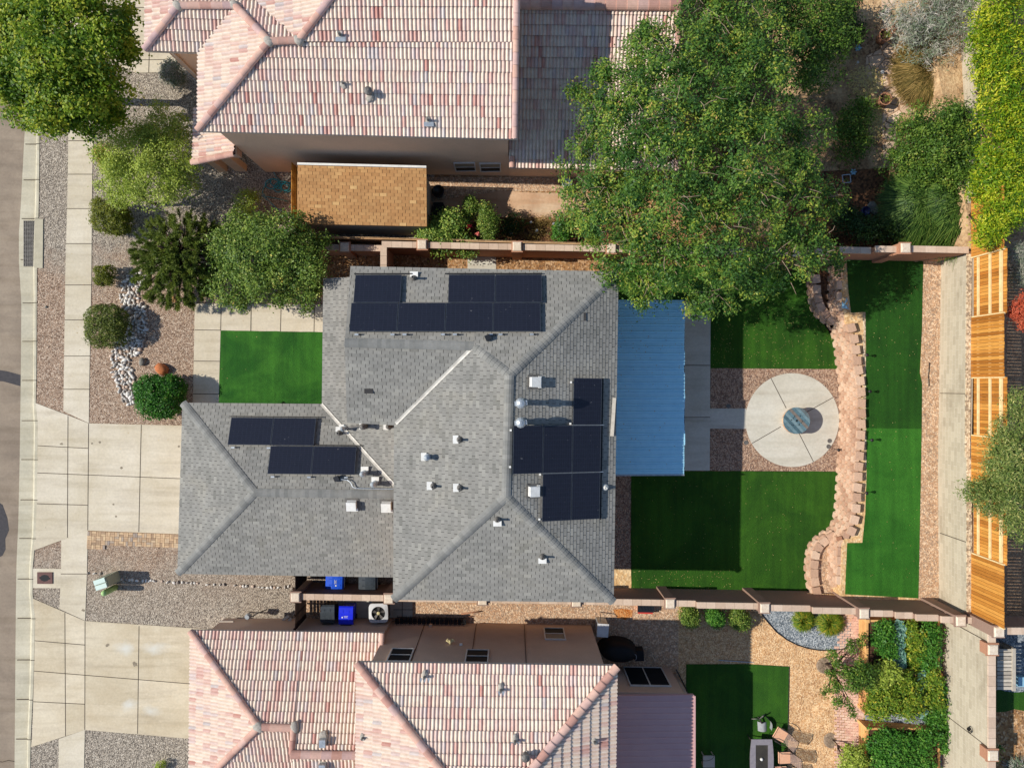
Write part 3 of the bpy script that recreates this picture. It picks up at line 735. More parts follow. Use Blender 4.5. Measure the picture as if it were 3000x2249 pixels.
sheet('front_lawn', T('A1', (1788, 1293)) + T('B1', (740, 1307)) + T('B2', (740, 300), (0, 290)) + T('A2', (1771, 260)), 'turf3', .02, wob=.012)
sheet('paver_base', T('A2', (712, 1253), (1452, 1282), (1447, 1352), (900, 1338), (840, 1362), (708, 1358)), 'dirt', .006)
pv = MB(); k = 0
a0, a1, b0 = W('A2', 712, 1255), W('A2', 1450, 1282), W('A2', 708, 1340)
ux, uy = (a1 - a0), (b0 - a0); nx = int(ux.length / .2); ux /= nx
for i in range(nx + 1):
    for j in range(4):
        if j == 3 and i > nx * .16: continue
        c = a0 + ux * (i + .5) + uy.normalized() * (.11 + j * .2)
        for s in (-1, 1):
            hz = (i + j) % 2
            o = Vector((0, s * .05, 0)) if hz else Vector((s * .05, 0, 0))
            pv.box(c + o + Vector((0, 0, .025)), (.19, .092, .04) if hz else (.092, .19, .04), rz=-.035)
po = pv.build('paver_strip', 'paver', kind='structure')
sheet('meter_pad', T('A3', (268, 42), (495, 45), (489, 202), (268, 200)), 'concrete', .008)
# back yard of the grey house
py = lambda o: P(o[0] * 1.35624, o[1] * 1.35624)
OV = lambda *ps: [O(*p) for p in ps]
yb = lambda x: yN(x) - .1
sheet('north_side_dirt', [(-9, yN(-9)), (-9, 3.9), (4.7, 3.9), (4.6, yb(4.6))], 'litter', .0, 0)
sheet('side_slab', [(-2.0, 5.75), (-2.0, 3.8), (-.72, 3.8), (-.72, 5.72)], 'slab', .01)
sheet('lawn', OV((1325, 570), (1775, 588), (1780, 700), (1803, 740), (1820, 797), (1535, 795), (1535, 650), (1325, 650)), 'turf', .02, wob=.015)
sheet('patio', OV((1290, 645), (1535, 648), (1533, 1016), (1290, 1016)), 'slab', .014, 0, [(O(1290, 788), O(1534, 789)), (O(1290, 902), O(1534, 901)), (O(1478, 650), O(1478, 1014))], .03)
sheet('pink_gravel_bed', OV((1535, 795), (1822, 797), (1822, 1018), (1533, 1016)), 'pink_gravel', .006)
fc = O(1711, 907)
rs = fc.xy.length and 2.11
pts = disc_pts((fc.x, fc.y, 0), rs)
dj = [(fc + Vector((math.cos(a), math.sin(a), 0)) * .6, fc + Vector((math.cos(a), math.sin(a), 0)) * 2.1) for a in (math.radians(117), math.radians(29), math.radians(-63), math.radians(-150))]
sheet('fire_circle_slab', pts, 'slab', .02, 0, dj, .03)
sheet('link_path', OV((1533, 882), (1612, 882), (1611, 926), (1533, 925)), 'slab', .012)
sheet('lawn', OV((1363, 1017), (1533, 1017), (1818, 1018), (1812, 1100), (1795, 1150), (1765, 1180), (1755, 1230), (1752, 1300), (1363, 1290)), 'turf', .02, wob=.015)
sheet('house_side_dirt', OV((1290, 1017), (1364, 1017), (1364, 1290), (1290, 1290)), 'pink_gravel', .003)
sheet('house_side_tan_dirt', OV((1290, 1226), (1364, 1229), (1364, 1295), (1290, 1295)), 'tan_dirt', .007)
# upper terrace behind the block wall
TZ = 1.1
terr = [(14.55, 5.7), (18.72, 5.5), (18.62, -9.55), (14.6, -9.4)]
PT = lambda t, *ps: [W(t, *p, TZ) for p in ps]
tg = MB(); tg.prism([(p.x, p.y) for p in [W('D1', 835, 640, TZ), W('D1', 1625, 640, TZ), W('D2', 1585, 800, TZ), W('D3', 1590, 350, TZ), W('D3', 815, 290, TZ), W('D2', 822, 1290, TZ), W('D2', 865, 1200, TZ), W('D2', 925, 1060, TZ), W('D2', 955, 700, TZ), W('D2', 962, 300, TZ), W('D2', 940, 40, TZ), W('D1', 915, 1330, TZ), W('D1', 850, 1150, TZ), W('D1', 825, 1000, TZ)]], -.2, TZ)
tg.build('terrace_ground', 'tan_dirt', kind='structure')
sheet('terrace_gravel', PT('D1', (1440, 640), (1625, 640), (1600, 900), (1585, 1560)) + PT('D2', (1575, 700)) + PT('D3', (1580, 330), (1405, 300), (1408, 0)) + PT('D2', (1410, 1000), (1428, 300)) + PT('D1', (1430, 1400)), 'side_gravel', TZ, .006)
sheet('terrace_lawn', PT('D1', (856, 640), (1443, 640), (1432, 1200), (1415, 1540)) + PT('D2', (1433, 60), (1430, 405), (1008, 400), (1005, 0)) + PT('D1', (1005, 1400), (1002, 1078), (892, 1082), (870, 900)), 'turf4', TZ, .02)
sheet('terrace_lawn', PT('D2', (1008, 400), (1430, 405), (1421, 900), (1408, 1558)) + PT('D3', (1404, 266), (846, 236)) + PT('D2', (852, 1500), (862, 1274), (978, 1272), (1000, 1050), (1010, 760)), 'turf2', TZ, .02)
sheet('edging_strip', PT('D1', (983, 1080), (1000, 1080), (1008, 1500)) + PT('D2', (1010, 700), (998, 700), (988, 300)) + PT('D1', (988, 1500)), 'rubble', TZ, .012, wob=.04)
# south neighbour's yard
sheet('south_side_gravel', [(-9.3, -9.3), (7.6, -9.5), (7.6, -13.2), (-9.3, -11.2)], 'side_gravel', .0, 0)
sheet('tan_gravel_yard', [(7.5, -9.4), (10.5, -9.4), (10.5, -18), (7.5, -18)], 'tan_gravel', .004, 0)
sheet('rust_stain', T('C3', (1100, 385), (1170, 370), (1245, 385), (1250, 425), (1190, 450), (1120, 440)), 'rust_dirt', .006, wob=.06)
sheet('side_pavers', T('B3', (780, 300), (1405, 305), (1405, 440), (780, 440)), 'slab', .008, 0, J('B3', ((1322, 305), (1322, 440)), ((1250, 375), (1405, 375)), ((940, 300), (940, 440)), ((1080, 300), (1080, 440))))
sheet('south_lawn', [WG('C3', 1685, 815), WG('D3', 418, 788), WG('D3', 402, 1700), WG('C3', 1680, 1800)], 'turf', None, .02)
gb = [(170, 340), (205, 380), (250, 440), (320, 520), (400, 580), (480, 620), (560, 645), (650, 660), (740, 660), (800, 655), (868, 640), (885, 550), (900, 440), (910, 340)]
sheet('grey_gravel_bed', [WG('D3', *p) for p in gb], 'blue_gravel', None, .006)
sheet('tan_gravel_patch', [WG('D3', *p) for p in [(805, 385), (905, 380), (905, 440), (850, 465), (810, 440)]], 'tan_gravel', None, .01, wob=.05)
eb = MB(); ep = [WG('D3', *p, .03) for p in gb[:11]]
for a, b in zip(ep, ep[1:]): eb.seg(a, b, .03, .08)
tag(eb.build('bed_edging', 'black'), 'black plastic edging strip curving round the grey gravel bed', 'edging')
bp = [(908, 380), (1002, 392), (996, 700), (990, 1000), (995, 1300), (1005, 1640), (850, 1640), (856, 1300), (862, 1000), (880, 640)]
sheet('brick_path', [WG('D3', *p) for p in bp], 'brickpath', None, .006)
pb = MB()
for i in range(64):
    for j in range(5):
        yy = -9.75 - i * .115; xx = 14.42 + j * .225 + (.1 if i % 2 else 0) - (.12 if yy < -11.5 else 0)
        if j == 4 and i % 2: continue
        pb.box((xx, yy, gz(xx, yy) + .02), (.20, .095, .03))
pb.build('brick_path_pavers', 'pinkpaver', kind='structure')
sheet('raised_bed_gravel', [WG('D3', *p) for p in [(1000, 392), (1590, 410), (1600, 1640), (1000, 1640)]], 'blue_gravel', None, .003)
# north neighbour's yard
sheet('mulch_bed', [(-3.4, 5.9), (9.9, 5.7), (10.4, 7.6), (8, 7.45), (2, 7.3), (-.5, 7.5), (-3.4, 7.0)], 'mulch', .0, .0)
sheet('flagstone_path', [P(1150 + x / 3.16, 500 + y / 3.16) for x, y in [(380, 282), (700, 240), (1000, 186), (1300, 205), (1750, 210), (2100, 260), (2100, 440), (1250, 432), (480, 430)]], 'flag', .008)
sheet('house_edge_gravel', [P(1150 + x / 3.16, 500 + y / 3.16) for x, y in [(330, 60), (1900, 60), (1900, 190), (1000, 190), (380, 280)]], 'side_gravel', .004)
sheet('dirt_under_tree', [(6, 6.4), (10.49, 6.2), (10.49, 17), (6.6, 17)], 'litter', .002)
sheet('garden_path', [WG('D0', *p) for p in [(1120, -120), (1230, -120), (1190, 150), (1260, 300), (1270, 620), (1340, 720), (1400, 880), (1280, 860), (1235, 950), (1240, 1130), (1190, 1250), (1140, 1250), (1130, 950), (1140, 830), (1060, 640), (1000, 560), (1010, 430), (1110, 380), (1190, 270), (1130, 160)]], 'crazy', None, .006)
sheet('yellow_leaf_ground', [WG('D0', *p) for p in [(1480, 520), (1690, 300), (1680, 820), (1560, 830), (1420, 840), (1380, 720)]], 'tan_gravel', None, .008, wob=.1)
sheet('shaded_garden_ground', [(12.0, 5.6), (16.6, 5.5), (16.4, 9.4), (12.2, 9.4)], 'mulch', None, .004)
# higher lots behind the wall
UZ = 3.05
sheet('upper_lot_ground', [(18.72, -9.6), (40, -9.6), (40, 20), (19.4, 20), (18.95, 5)], 'dirt', UZ)
sheet('upper_lot_ground', [(18.85, -9.62), (40, -9.62), (40, -20), (18.85, -20)], 'blue_gravel', UZ)
sheet('upper_lawn', [(19.5, -12.5), (23, -12.4), (23, -13.4), (19.5, -13.3)], 'turf', UZ, .012, wob=.12)
sheet('upper_dry_grass', [(19.3, -13.1), (23, -13.2), (23, -17), (19.3, -17)], 'litter', UZ, .008)
# ------------------------------------------------------------------ the grey shingled house
E1, R1, W1 = 5.2, 6.62, 6.2
gh = thing('house', 'two storey house with grey shingle roof and black solar panels, between the tile roofed houses', 'house', (0, -2, 0))
NE, SE, SW = O(1335, 588, E1), O(1325, 1300, E1), O(850, 1294, E1)
RN, RS = O(1100, 810, R1), O(1093, 1072, R1)
Jn, WR = O(1024, 747, W1), O(745, 740, W1)
NWe, SWe, Vb = O(757.5, 575.5, E1), O(749.5, 912, E1), O(852, 918, E1)
X1 = NWe.lerp(NE, .47)
slope_N = [NE, X1, RN]
mb = MB()
for pl in ([NWe, WR, Jn, X1], [X1, Jn, RN, NE], [Vb, SW, RS, RN, Jn], [SW, SE, RS], [SE, NE, RN, RS], [WR, SWe, Vb, Jn]):
    cover(mb, pl, 'shingle', 1)
mainroof = mb.build('roof', ['shingle', 'under', 'fascia'], gh)
capobj(mainroof, [(a, b, .17) for a, b in ((NE, RN), (SE, RS), (SW, RS), (RN, RS), (RN, Jn), (WR, Jn))], 'shingle', 'ridge_cap', 'shingle_cap', (0, 0, .03))
def valley(par, a, b, w=.12, up=.06):
    a, b = Vector(a), Vector(b); d = (b - a).normalized(); y = Vector((0, 0, 1)).cross(d).normalized() * w / 2; u = Vector((0, 0, up))
    m = MB(); m.poly([a - y + u, b - y + u, b + u * .7, a + u * .7]); m.poly([a + u * .7, b + u * .7, b + y + u, a + y + u]); m.build('valley_flashing', 'flashing', par)
valley(mainroof, Vb.lerp(Jn, .02), Jn, .13)
# lower roofs
E2 = 2.6
gNW, gSW, gRW = O(395, 870, E2), O(384, 1238, E2), O(550, 1063.5, 3.78)
gRE = Vector((-4.02, -4.40, 3.78)); gSE = Vector((-4.02, -8.0, E2)); vI = Vector((-7.88, -.83, E2)); vT = Vector((-4.34, -4.385, 3.78))
mb = MB()
for pl in ([gNW, gRW, vT, vI], [gSW, gSE, gRE, gRW], [gNW, gSW, gRW]): cover(mb, pl, 'shingle', 1)
groof = mb.build('garage_roof', ['shingle', 'under', 'fascia'], gh)
capobj(groof, [(a, b, .17) for a, b in ((gNW, gRW), (gSW, gRW), (gRW, gRE))], 'shingle', 'ridge_cap', 'shingle_cap', (0, 0, .03))
zp = lambda x: E2 + .3334 * (x + 7.84)
pq = lambda x, y: Vector((x, y, zp(x)))
mb = MB()
cover(mb, [pq(-7.80, 4.36), pq(-7.86, -.81), pq(-7.45, -1.22), pq(-5.84, -1.22), pq(-5.76, 4.36)], 'shingle', 1)
cover(mb, [pq(-7.45, -1.22), pq(-4.34, -4.385), pq(-4.04, -4.385), pq(-4.04, -1.22)], 'shingle', 1)
proof = mb.build('porch_roof', ['shingle', 'under', 'fascia'], gh)
valley(proof, vI, vT, .13)
# walls
wl = MB()
walls(wl, rect(-4.06, -7.85, 3.52, 3.86), 0, E1 - .02); walls(wl, rect(-5.78, -1.22, -4.062, 4.06), 0, E1 - .02)
walls(wl, rect(-13.3, -7.5, -4.062, -1.18), 0, E2 - .02); walls(wl, rect(-7.42, -1.178, -5.782, 4.0), 0, E2 - .02)
wl.poly([(-5.775, -1.22, E1 - .021), (-5.775, 1.45, W1 - .14), (-5.775, 4.06, E1 - .021)])
wl.build('wall', 'stucco_tan', gh)
gd = MB()
for i in range(4): gd.box((-13.33, -4.34, .27 + i * .53), (.05, 4.9, .51))
gd.build('garage_door', 'door', gh)
d = MB().box((-7.44, 1.2, 1.03), (.06, .95, 2.05)); dd = d.build('front_door', 'dark_wood' if 0 else 'door', gh)
MB().lathe((-7.50, 1.55, 1.0), [(.0, -.03), (.03, -.02), (.03, .02), (0, .03)], 8).build('handle', 'galv', dd)
for cc, ww, hh, nn in (((-7.425, 2.9, 1.5), 1.2, 1.2, (-1, 0)), ((-5.785, 1.4, 4.1), 1.4, 1.1, (-1, 0)), ((3.525, -1.2, 1.05), 1.8, 2.05, (1, 0)), ((3.525, -5.4, 4.1), 1.4, 1.1, (1, 0)), ((3.525, 1.9, 4.1), 1.4, 1.1, (1, 0)), ((-1.5, -7.855, 4.1), 1.2, 1.1, (0, -1)), ((0, 3.865, 4.1), 1.2, 1.1, (0, 1))):
    window(gh, cc, ww, hh, nn, 'v')
# things on the roof -------------------------------------------------------
def plane_hit(px, py, pts, lift=0.0):
    o, u, v, n = frame_of(pts); o = o + n * lift
    cpt = Vector((0, 0, H)); d = P(px, py, 0) - cpt
    return cpt + d * ((o - cpt).dot(n) / d.dot(n))
def hit(t, x, y, pts, lift=0.0): return plane_hit(*S(t, x, y), pts, lift)
PN, PE, PW, PS = [X1, Jn, RN, NE], [SE, NE, RN, RS], [Vb, SW, RS, RN, Jn], [SW, SE, RS]
PGN, PGS, PP = [gNW, gRW, vT, vI], [gSW, gSE, gRE, gRW], [pq(-7.8, 4.3), pq(-7.86, -.8), pq(-5.8, -1.2)]
PWS = [WR, SWe, Vb, Jn]
def ax(pts):
    o, u, v, n = frame_of(pts); return u, v, n
def pipe(par, p, h=.35, r=.045, name='vent_pipe', plate=True, mats=('galvd', 'white', 'black'), cap=None, dirn=(-1, 0)):
    m = MB(); p = Vector(p)
    if plate:
        m.box(p + Vector((dirn[0] * .15, dirn[1] * .15, .03 if dirn[0] > 0 else .05)), (.2 if dirn[0] else .30, .30 if dirn[0] else .2, .03), mi=1)
    m.lathe(p, [(.13, .03), (.12, .06), (.07, .14), (r + .01, .17)], 12, 0)
    m.lathe(p, [(r, .1), (r, h), (r * .7, h), (r * .65, h - .05)], 10, 0)
    if cap: m.lathe(p + Vector((0, 0, h + .02)), [(r + .02, 0), (cap, .05), (cap, .10), (.02, .19)], 12, 0)
    return m.build(name, list(mats), par, False)
def boxvent(par, p, u, v, n, s=.36, mats=('white', 'galvd')):
    m = MB(); mt = Matrix((u, v, n)).transposed(); p = Vector(p)
    m.box(p + n * .035, (s * 1.45, s * 1.35, .03), mat=mt, mi=1)
    m.box(p + n * .14, (s, s * .95, .2), mat=mt, mi=0, top=.88)
    m.box(p + n * .255 - v * .01, (s * 1.02, s, .03), mat=mt, mi=0)
    m.box(p + n * .06 - v * s * .62, (s * 1.2, .12, .04), mat=mt, mi=0)
    return m.build('box_vent', list(mats), par)
pipe(mainroof, hit('B1', 1418, 872, PN), .4, .05, dirn=(0, 1))
u, v, n = ax(PE)
boxvent(mainroof, hit('C2', 450, 52, PE), u, v, n); boxvent(mainroof, hit('C2', 440, 932, PE), u, v, n)
def flue(p, h):
    m = MB(); m.lathe(p, [(.17, -.05), (.16, .06), (.105, .1), (.1, h)], 14, 0)
    m.lathe(p + Vector((0, 0, h * .55)), [(.1, -.02), (.15, .02), (.15, .1), (.1, .14)], 14, 0)
    m.lathe(p + Vector((0, 0, h)), [(.08, 0), (.14, .02), (.19, .06), (.19, .16), (.13, .24), (.04, .28)], 12, 0)
    m.box(p + Vector((0, 0, h + .12)), (.44, .16, .12), rz=.1, mi=0)
    m.build('flue', ['galv'], mainroof)
flue(hit('C2', 345, 216, PE), 1.0); flue(hit('C2', 345, 372, PE), .55)
pipe(mainroof, hit('C2', 1028, 902, PE), .3, .05, plate=False, mats=('white', 'white', 'white'))
fl = MB(); a, b = hit('C2', 1105, 180, PE, .12), hit('C2', 1085, 490, PE, .12); fl.seg(a, b, .13, .03); fl.build('edge_flashing', 'grey_wood', mainroof)
for x, y in ((1788, 516), (1576, 890), (1790, 905)): pipe(mainroof, hit('B2', x, y, PW), .36, .045)
q = hit('B2', 1530, 655, PW); pipe(mainroof, q, .3, .09, 'exhaust_vent', mats=('galv', 'white', 'black'), cap=.115)
for x, y in ((158, 1160), (522, 1462)): pipe(mainroof, hit('C2', x, y, PS), .36, .045, dirn=(0, -1))
m = MB(); q = hit('B2', 1050, 125, PWS, .04); m.box(q, (.32, .18, .03)); m.build('shingle_patch', 'under', mainroof)
m = MB(); q = hit('C1', 866, 1182, PE, .03); m.box(q, (.08, .3, .03)); m.build('shingle_patch', 'under', mainroof)
u, v, n = ax(PGS)
boxvent(groof, hit('B2', 918, 1035, PGS), u, v, n, .38); boxvent(groof, hit('B2', 1198, 1045, PGS), u, v, n, .38)
for x, y in ((1020, 785), (1105, 868)):
    q = hit('B2', x, y, PGN); pipe(groof, q, .38, .09, 'exhaust_vent', mats=('galv', 'white', 'black'), cap=.115, dirn=(0, 1))
pipe(groof, hit('B2', 815, 462, PGN), .36, .05, dirn=(0, 1))
q = hit('B2', 862, 424, PP); pipe(proof, q, .42, .07, 'exhaust_vent', mats=('galv', 'white', 'black'), cap=.1)
q = hit('B2', 1026, 406, PP); pipe(proof, q, .5, .09, 'flue', mats=('galvd', 'white', 'black'), cap=.13)
q = hit('B2', 1222, 408, PP); pipe(proof, q, .3, .07, 'exhaust_vent', mats=('galvd', 'white', 'black'), cap=.1)
m = MB(); a = hit('B2', 885, 420, PP, .3); b = hit('B2', 1010, 403, PP, .3); m.tube([a, b], .045, 8); m.build('duct', 'galvd', proof)
m = MB(); q = hit('B2', 1268, 602, PP, .06); m.box(q, (.09, .16, .05)); m.build('bracket', 'white', proof)
m = MB(); q = hit('B2', 790, 833, PGN, .14); m.box(q, (.2, .2, .14), rz=.4); m.build('junction_box', 'black', groof)
m = MB(); m.tube([hit('B2', *p, PGN, .13) for p in ((820, 838), (880, 845), (905, 865), (920, 900), (950, 912), (1240, 918), (1272, 905))], .02, 6); m.build('conduit', 'galv', groof)
m = MB(); q = hit('B1', 2015, 1350, PN, .14); m.box(q, (.2, .2, .14), rz=.4); m.build('junction_box', 'black', mainroof)
m = MB(); q = hit('C1', 80, 1350, PN, .14)
# solar panels --------------------------------------------------------------
def panel_proto():
    e = thing('solar_panel', '', 'solar panel', (0, 0, -50), 0, 'black solar panels on the grey roof')
    L_, W_, t = 1.722, 1.134, .035; f = MB(); b = .018
    f.box((0, W_ / 2 - b / 2, t / 2), (L_, b, t)); f.box((0, -W_ / 2 + b / 2, t / 2), (L_, b, t))
    f.box((L_ / 2 - b / 2, 0, t / 2), (b, W_ - 2 * b, t)); f.box((-L_ / 2 + b / 2, 0, t / 2), (b, W_ - 2 * b, t))
    f.build('frame', 'panel_frame', e, local=True)
    x, y = L_ / 2 - b, W_ / 2 - b; g = MB()
    g.poly([(-x, -y, t - .004), (x, -y, t - .004), (x, y, t - .004), (-x, y, t - .004)], uv=[(0, 0), (2 * x, 0), (2 * x, 2 * y), (0, 2 * y)])
    g.poly([(-x, -y, .004), (-x, y, .004), (x, y, .004), (x, -y, .004)], uv=[(0, 0)] * 4)
    g.build('cell_sheet', 'cells', e, local=True)
    return e
proto = [panel_proto()]
def set_panel(c, xa, n, label):
    e = proto.pop() if proto else dup(first)
    y = n.cross(xa).normalized(); m = Matrix((xa, y, n)).transposed().to_4x4(); m.translation = c
    e.matrix_basis = m; e['label'] = label; return e
GAP = .022
def array(pts, corner, along, down, cells, labels, rail_rows):
    """corner: upper street-side corner in the picture; along/down: unit vectors of the slope"""
    global first
    o, u, v, n = frame_of(pts)
    for (cx, cy), lab in zip(cells, labels):
        c = corner + along[0] * cx + down[0] * cy
        e = set_panel(c, along[1], n, lab)
        if 'first' not in globals(): globals()['first'] = e
# north slope: two rows, the lower edge of the slope is at the top of the picture
u, v, n = ax(PN); ue = u if u.x > 0 else -u; vd = -v if v.y < 0 else v   # ue east, vd points north (down the slope)
k0 = hit('B1', 893, 1302, PN, .14); pw, ph = 1.722 + GAP, 1.134 + GAP
cen = lambda i, j: k0 + ue * (pw * (i + .5) - GAP / 2) + vd * (ph * (j + .5) - GAP / 2)
first = None
labs = ['black solar panel nearest the street in the ridge row of the seven panel array', 'second panel from the street in the ridge row of the seven panel array', 'third panel from the street in the ridge row of the seven panel array', 'panel farthest from the street in the ridge row of the seven panel array',
        'lone solar panel beside the small vent pipe by the top roof edge', 'solar panel next to the bare shingle gap, in the pair along the top roof edge', 'outer solar panel of the pair along the top roof edge, by the hip']
for (i, j), lab in zip(((0, 0), (1, 0), (2, 0), (3, 0), (0, 1), (2, 1), (3, 1)), labs):
    x0 = cen(i, j) + (ue * .07 if j else Vector((0, 0, 0)))
    if first is None: first = set_panel(x0, ue, n, lab)
    else: set_panel(x0, ue, n, lab)
def rail(par, a, b, w=.045, mat='blackm'):
    m = MB(); m.seg(a, b, w, .05); m.build('mounting_rail', mat, par)
for a, b in ((0, 1.25), (1.95, 4.02)):
    p = k0 + ue * (a * pw) + vd * (2 * ph + .06) - n * .03; rail(mainroof, p, p + ue * ((b - a) * pw))
for i in (.15, .9, 1.15, 1.95, 2.2, 2.95, 3.15, 3.8):
    q = k0 + ue * (i * pw) - vd * .09 - n * .06; m = MB(); m.box(q, (.14, .06, .07), mi=0); m.box(q + ue * .11 + n * .02, (.06, .05, .06), mi=1); m.build('mounting_foot', ['galv', 'black'], mainroof)
for j in (0.02, 1.0):
    for i in (.02,): p = k0 + ue * (i * pw) + vd * (j * ph + .03) - n * .06; rail(mainroof, p, p + ue * (3.97 * pw), .035, 'galvd')
# garage roof: two rows of two, stepped
u, v, n = ax(PGN); ue = u if u.x > 0 else -u; vd = -v
k1 = hit('B2', 230, 797, PGN, .14); k2 = hit('A2', 1842, 561, PGN, .14)
for kk, nm in ((k1, 'lower'), (k2, 'upper')):
    for i in (0, 1):
        lab = {('lower', 0): 'solar panel on the garage roof, street side one of the pair nearer the ridge', ('lower', 1): 'solar panel on the garage roof beside the two goosenecked vents',
               ('upper', 0): 'solar panel on the garage roof closest to the street, by the front lawn eave', ('upper', 1): 'solar panel on the garage roof by the white valley end, eave row'}[(nm, i)]
        set_panel(kk + ue * (pw * (i + .5)) + vd * (ph * .5), ue, n, lab)
    p = kk + vd * (ph + .05) - n * .03; rail(groof, p - ue * .06, p + ue * (2 * pw + .2))
    for i in (.12, .95, 1.8):
        q = kk + ue * (i * pw) - vd * .09 - n * .06; m = MB(); m.box(q, (.14, .06, .07), mi=0); m.box(q + ue * .11 + n * .02, (.06, .05, .06), mi=1); m.build('mounting_foot', ['galv', 'black'], groof)
# east slope: six upright panels
u, v, n = ax(PE); us = u if u.y < 0 else -u; vd = -v      # us south along the eave, vd east down the slope
k3 = hit('C2', 285, 402, PE, .14)
labs = {(0, 0): 'upright solar panel touching the ridge side beside the shorter flue', (1, 0): 'upright solar panel in the centre of the three panel middle row, back roof', (2, 0): 'upright solar panel at the eave end of the three panel middle row, back roof',
        (1, 1): 'upright solar panel beside the lone box vent in the two panel row', (2, 1): 'upright solar panel at the eave corner of the two panel row, back roof', (2, -1): 'upright solar panel standing alone, shaded at one side by the tall flue'}
for (i, j), lab in labs.items():
    set_panel(k3 + vd * (ph * (i + .5)) + us * (pw * (j + .5)), us, n, lab)
for i, j0, j1 in ((3, -1, 2.02), (2, -.02, 2), (1, -.02, 2)):
    p = k3 + vd * (ph * i - .0) + us * (pw * j0) - n * .05 + (vd * .07 if i == 3 else Vector()); rail(mainroof, p, p + us * (pw * (j1 - j0)), .05 if i == 3 else .04, 'blackm' if i == 3 else 'galvd')
for j in (0, 1):
    p = k3 + us * (pw * j) - n * .04; rail(mainroof, p + vd * (ph * (2 if j == 0 else 1)), p + vd * (ph * 3 + .14), .03, 'galv')
for i, j in ((0, .1), (0, .85), (1, 1.95), (1, 1.02), (2, -.9), (2, -.03)):
    q = k3 + vd * (ph * i - .07) + us * (pw * j) - n * .05; MB().box(q, (.07, .07, .08)).build('mounting_foot', 'white', mainroof)
# ------------------------------------------------------------------ blue patio cover behind the house
pc = thing('patio_cover', 'blue ribbed metal patio cover behind the grey house', 'patio cover', (5.6, -.1, 0))
x0, x1, yt, ybm = 3.56, 7.14, 3.46, -3.72
m = MB(); nr = 24; stp = (yt - ybm) / nr
zr = lambda x: 2.78 - (x - x0) * .035
for i in range(nr):
    a = yt - i * stp
    prof = [(0, 0), (stp * .30, 0), (stp * .34, .035), (stp * .42, .035), (stp * .46, 0), (stp * .64, 0), (stp * .67, .018), (stp * .71, .018), (stp * .74, 0), (stp, 0)]
    xe = x1 + R.uniform(-.03, .02); r = R.random()
    for (p, hp), (q, hq) in zip(prof, prof[1:]):
        m.poly([(x0, a - p, zr(x0) + hp), (x0, a - q, zr(x0) + hq), (xe, a - q, zr(xe) + hq), (xe, a - p, zr(xe) + hp)], 0, r)
for p, q in (((x0, ybm, zr(x0)), (x1 - .02, ybm, zr(x1))),): m.seg(Vector(p) + Vector((0, -.04, -.06)), Vector(q) + Vector((0, -.04, -.06)), .05, .14, 1)
m.build('roof_sheet', ['blue_metal', 'galv'], pc)
m = MB()
for x in (6.8,): m.box((x, (yt + ybm) / 2, 2.53), (.09, yt - ybm - .1, .16))
m.build('beam', 'white', pc)
for y in (3.2, .9, -1.3, -3.5): MB().box((6.8, y, 1.23), (.1, .1, 2.43)).build('post', 'white', pc)
# ------------------------------------------------------------------ tile roofed house to the north
nh = thing('house', 'two storey house with pink and cream tile roof beside the big locust tree', 'house', (-4, 12, 0))
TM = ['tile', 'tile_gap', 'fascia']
EN = 5.75
pl = lambda x, y, z: Vector((x, y, z))
A, B_, Cc, D_ = pl(-8.58, 12.1, 6.8), pl(-7.54, 12.13, 6.8), pl(-10.0, 13.65, 6.27), pl(-12.05, 13.66, 6.25)
SWc, SEc = O(430, 283.5, EN), O(1119, 300.5, EN); RT = pl(.3, 14.5, 7.65); HT = pl(-5.15, 14.52, 7.65)
VB, WS, WN = pl(-11.56, 12.24, EN), O(316, 110, EN), pl(-13.5, 15.1, EN); V2 = pl(-10.6, 15.2, EN)
mb = MB()
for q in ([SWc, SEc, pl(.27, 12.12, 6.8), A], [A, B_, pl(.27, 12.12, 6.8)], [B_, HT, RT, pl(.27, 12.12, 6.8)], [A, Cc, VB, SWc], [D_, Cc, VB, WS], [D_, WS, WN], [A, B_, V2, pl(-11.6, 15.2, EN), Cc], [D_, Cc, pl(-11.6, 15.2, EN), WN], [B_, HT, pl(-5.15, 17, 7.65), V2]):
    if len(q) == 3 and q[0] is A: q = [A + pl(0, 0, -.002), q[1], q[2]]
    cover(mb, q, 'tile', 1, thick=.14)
nr_ = mb.build('roof', TM, nh)
up = pl(0, 0, .07)
capobj(nr_, [(a, b, .13) for a, b in ((SWc, A), (Cc, A), (A, B_), (B_, HT), (D_, Cc), (WS, D_))] + [(SEc - pl(.12, 0, 0), RT - pl(.12, 0, 0), .11)], 'tile', 'ridge_tile', 'tile_cap', up)
for q in (A, B_, Cc, D_): MB().rock(q + pl(0, 0, .12), (.2, .18, .13), 3).build('mortar_bed', 'mortar', nr_, True)
# lower roofs
mb = MB(); z3 = lambda x: 2.85 + .33 * (x + 13.1)
q = [pl(-13.08, 9.05, z3(-13.08)), pl(-11.1, 9.2, z3(-11.1)), pl(-11.1, 11.3, z3(-11.1)), pl(-13.0, 11.3, z3(-13.0))]
cover(mb, q, 'tile', 1, thick=.14); c = MB(); caps(c, q[0] + up, q[1] + up, 'tile', .12)
lr = mb.build('porch_roof', TM, nh); c.build('ridge_tile', 'tile_cap', lr, True)
mb = MB(); e0, e1 = O(1100, 362, 2.9), O(1468, 368, 2.9); r0, r1 = pl(-.12, 14.45, 4.85), pl(6.42, 14.4, 4.85)
cover(mb, [e0, e1, r1, r0], 'tile', 1, thick=.14); cover(mb, [r0, r1, pl(6.45, 19.5, 3.0), pl(-.1, 19.5, 3.0)], 'tile', 1, thick=.14)
lr2 = mb.build('rear_roof', TM, nh)
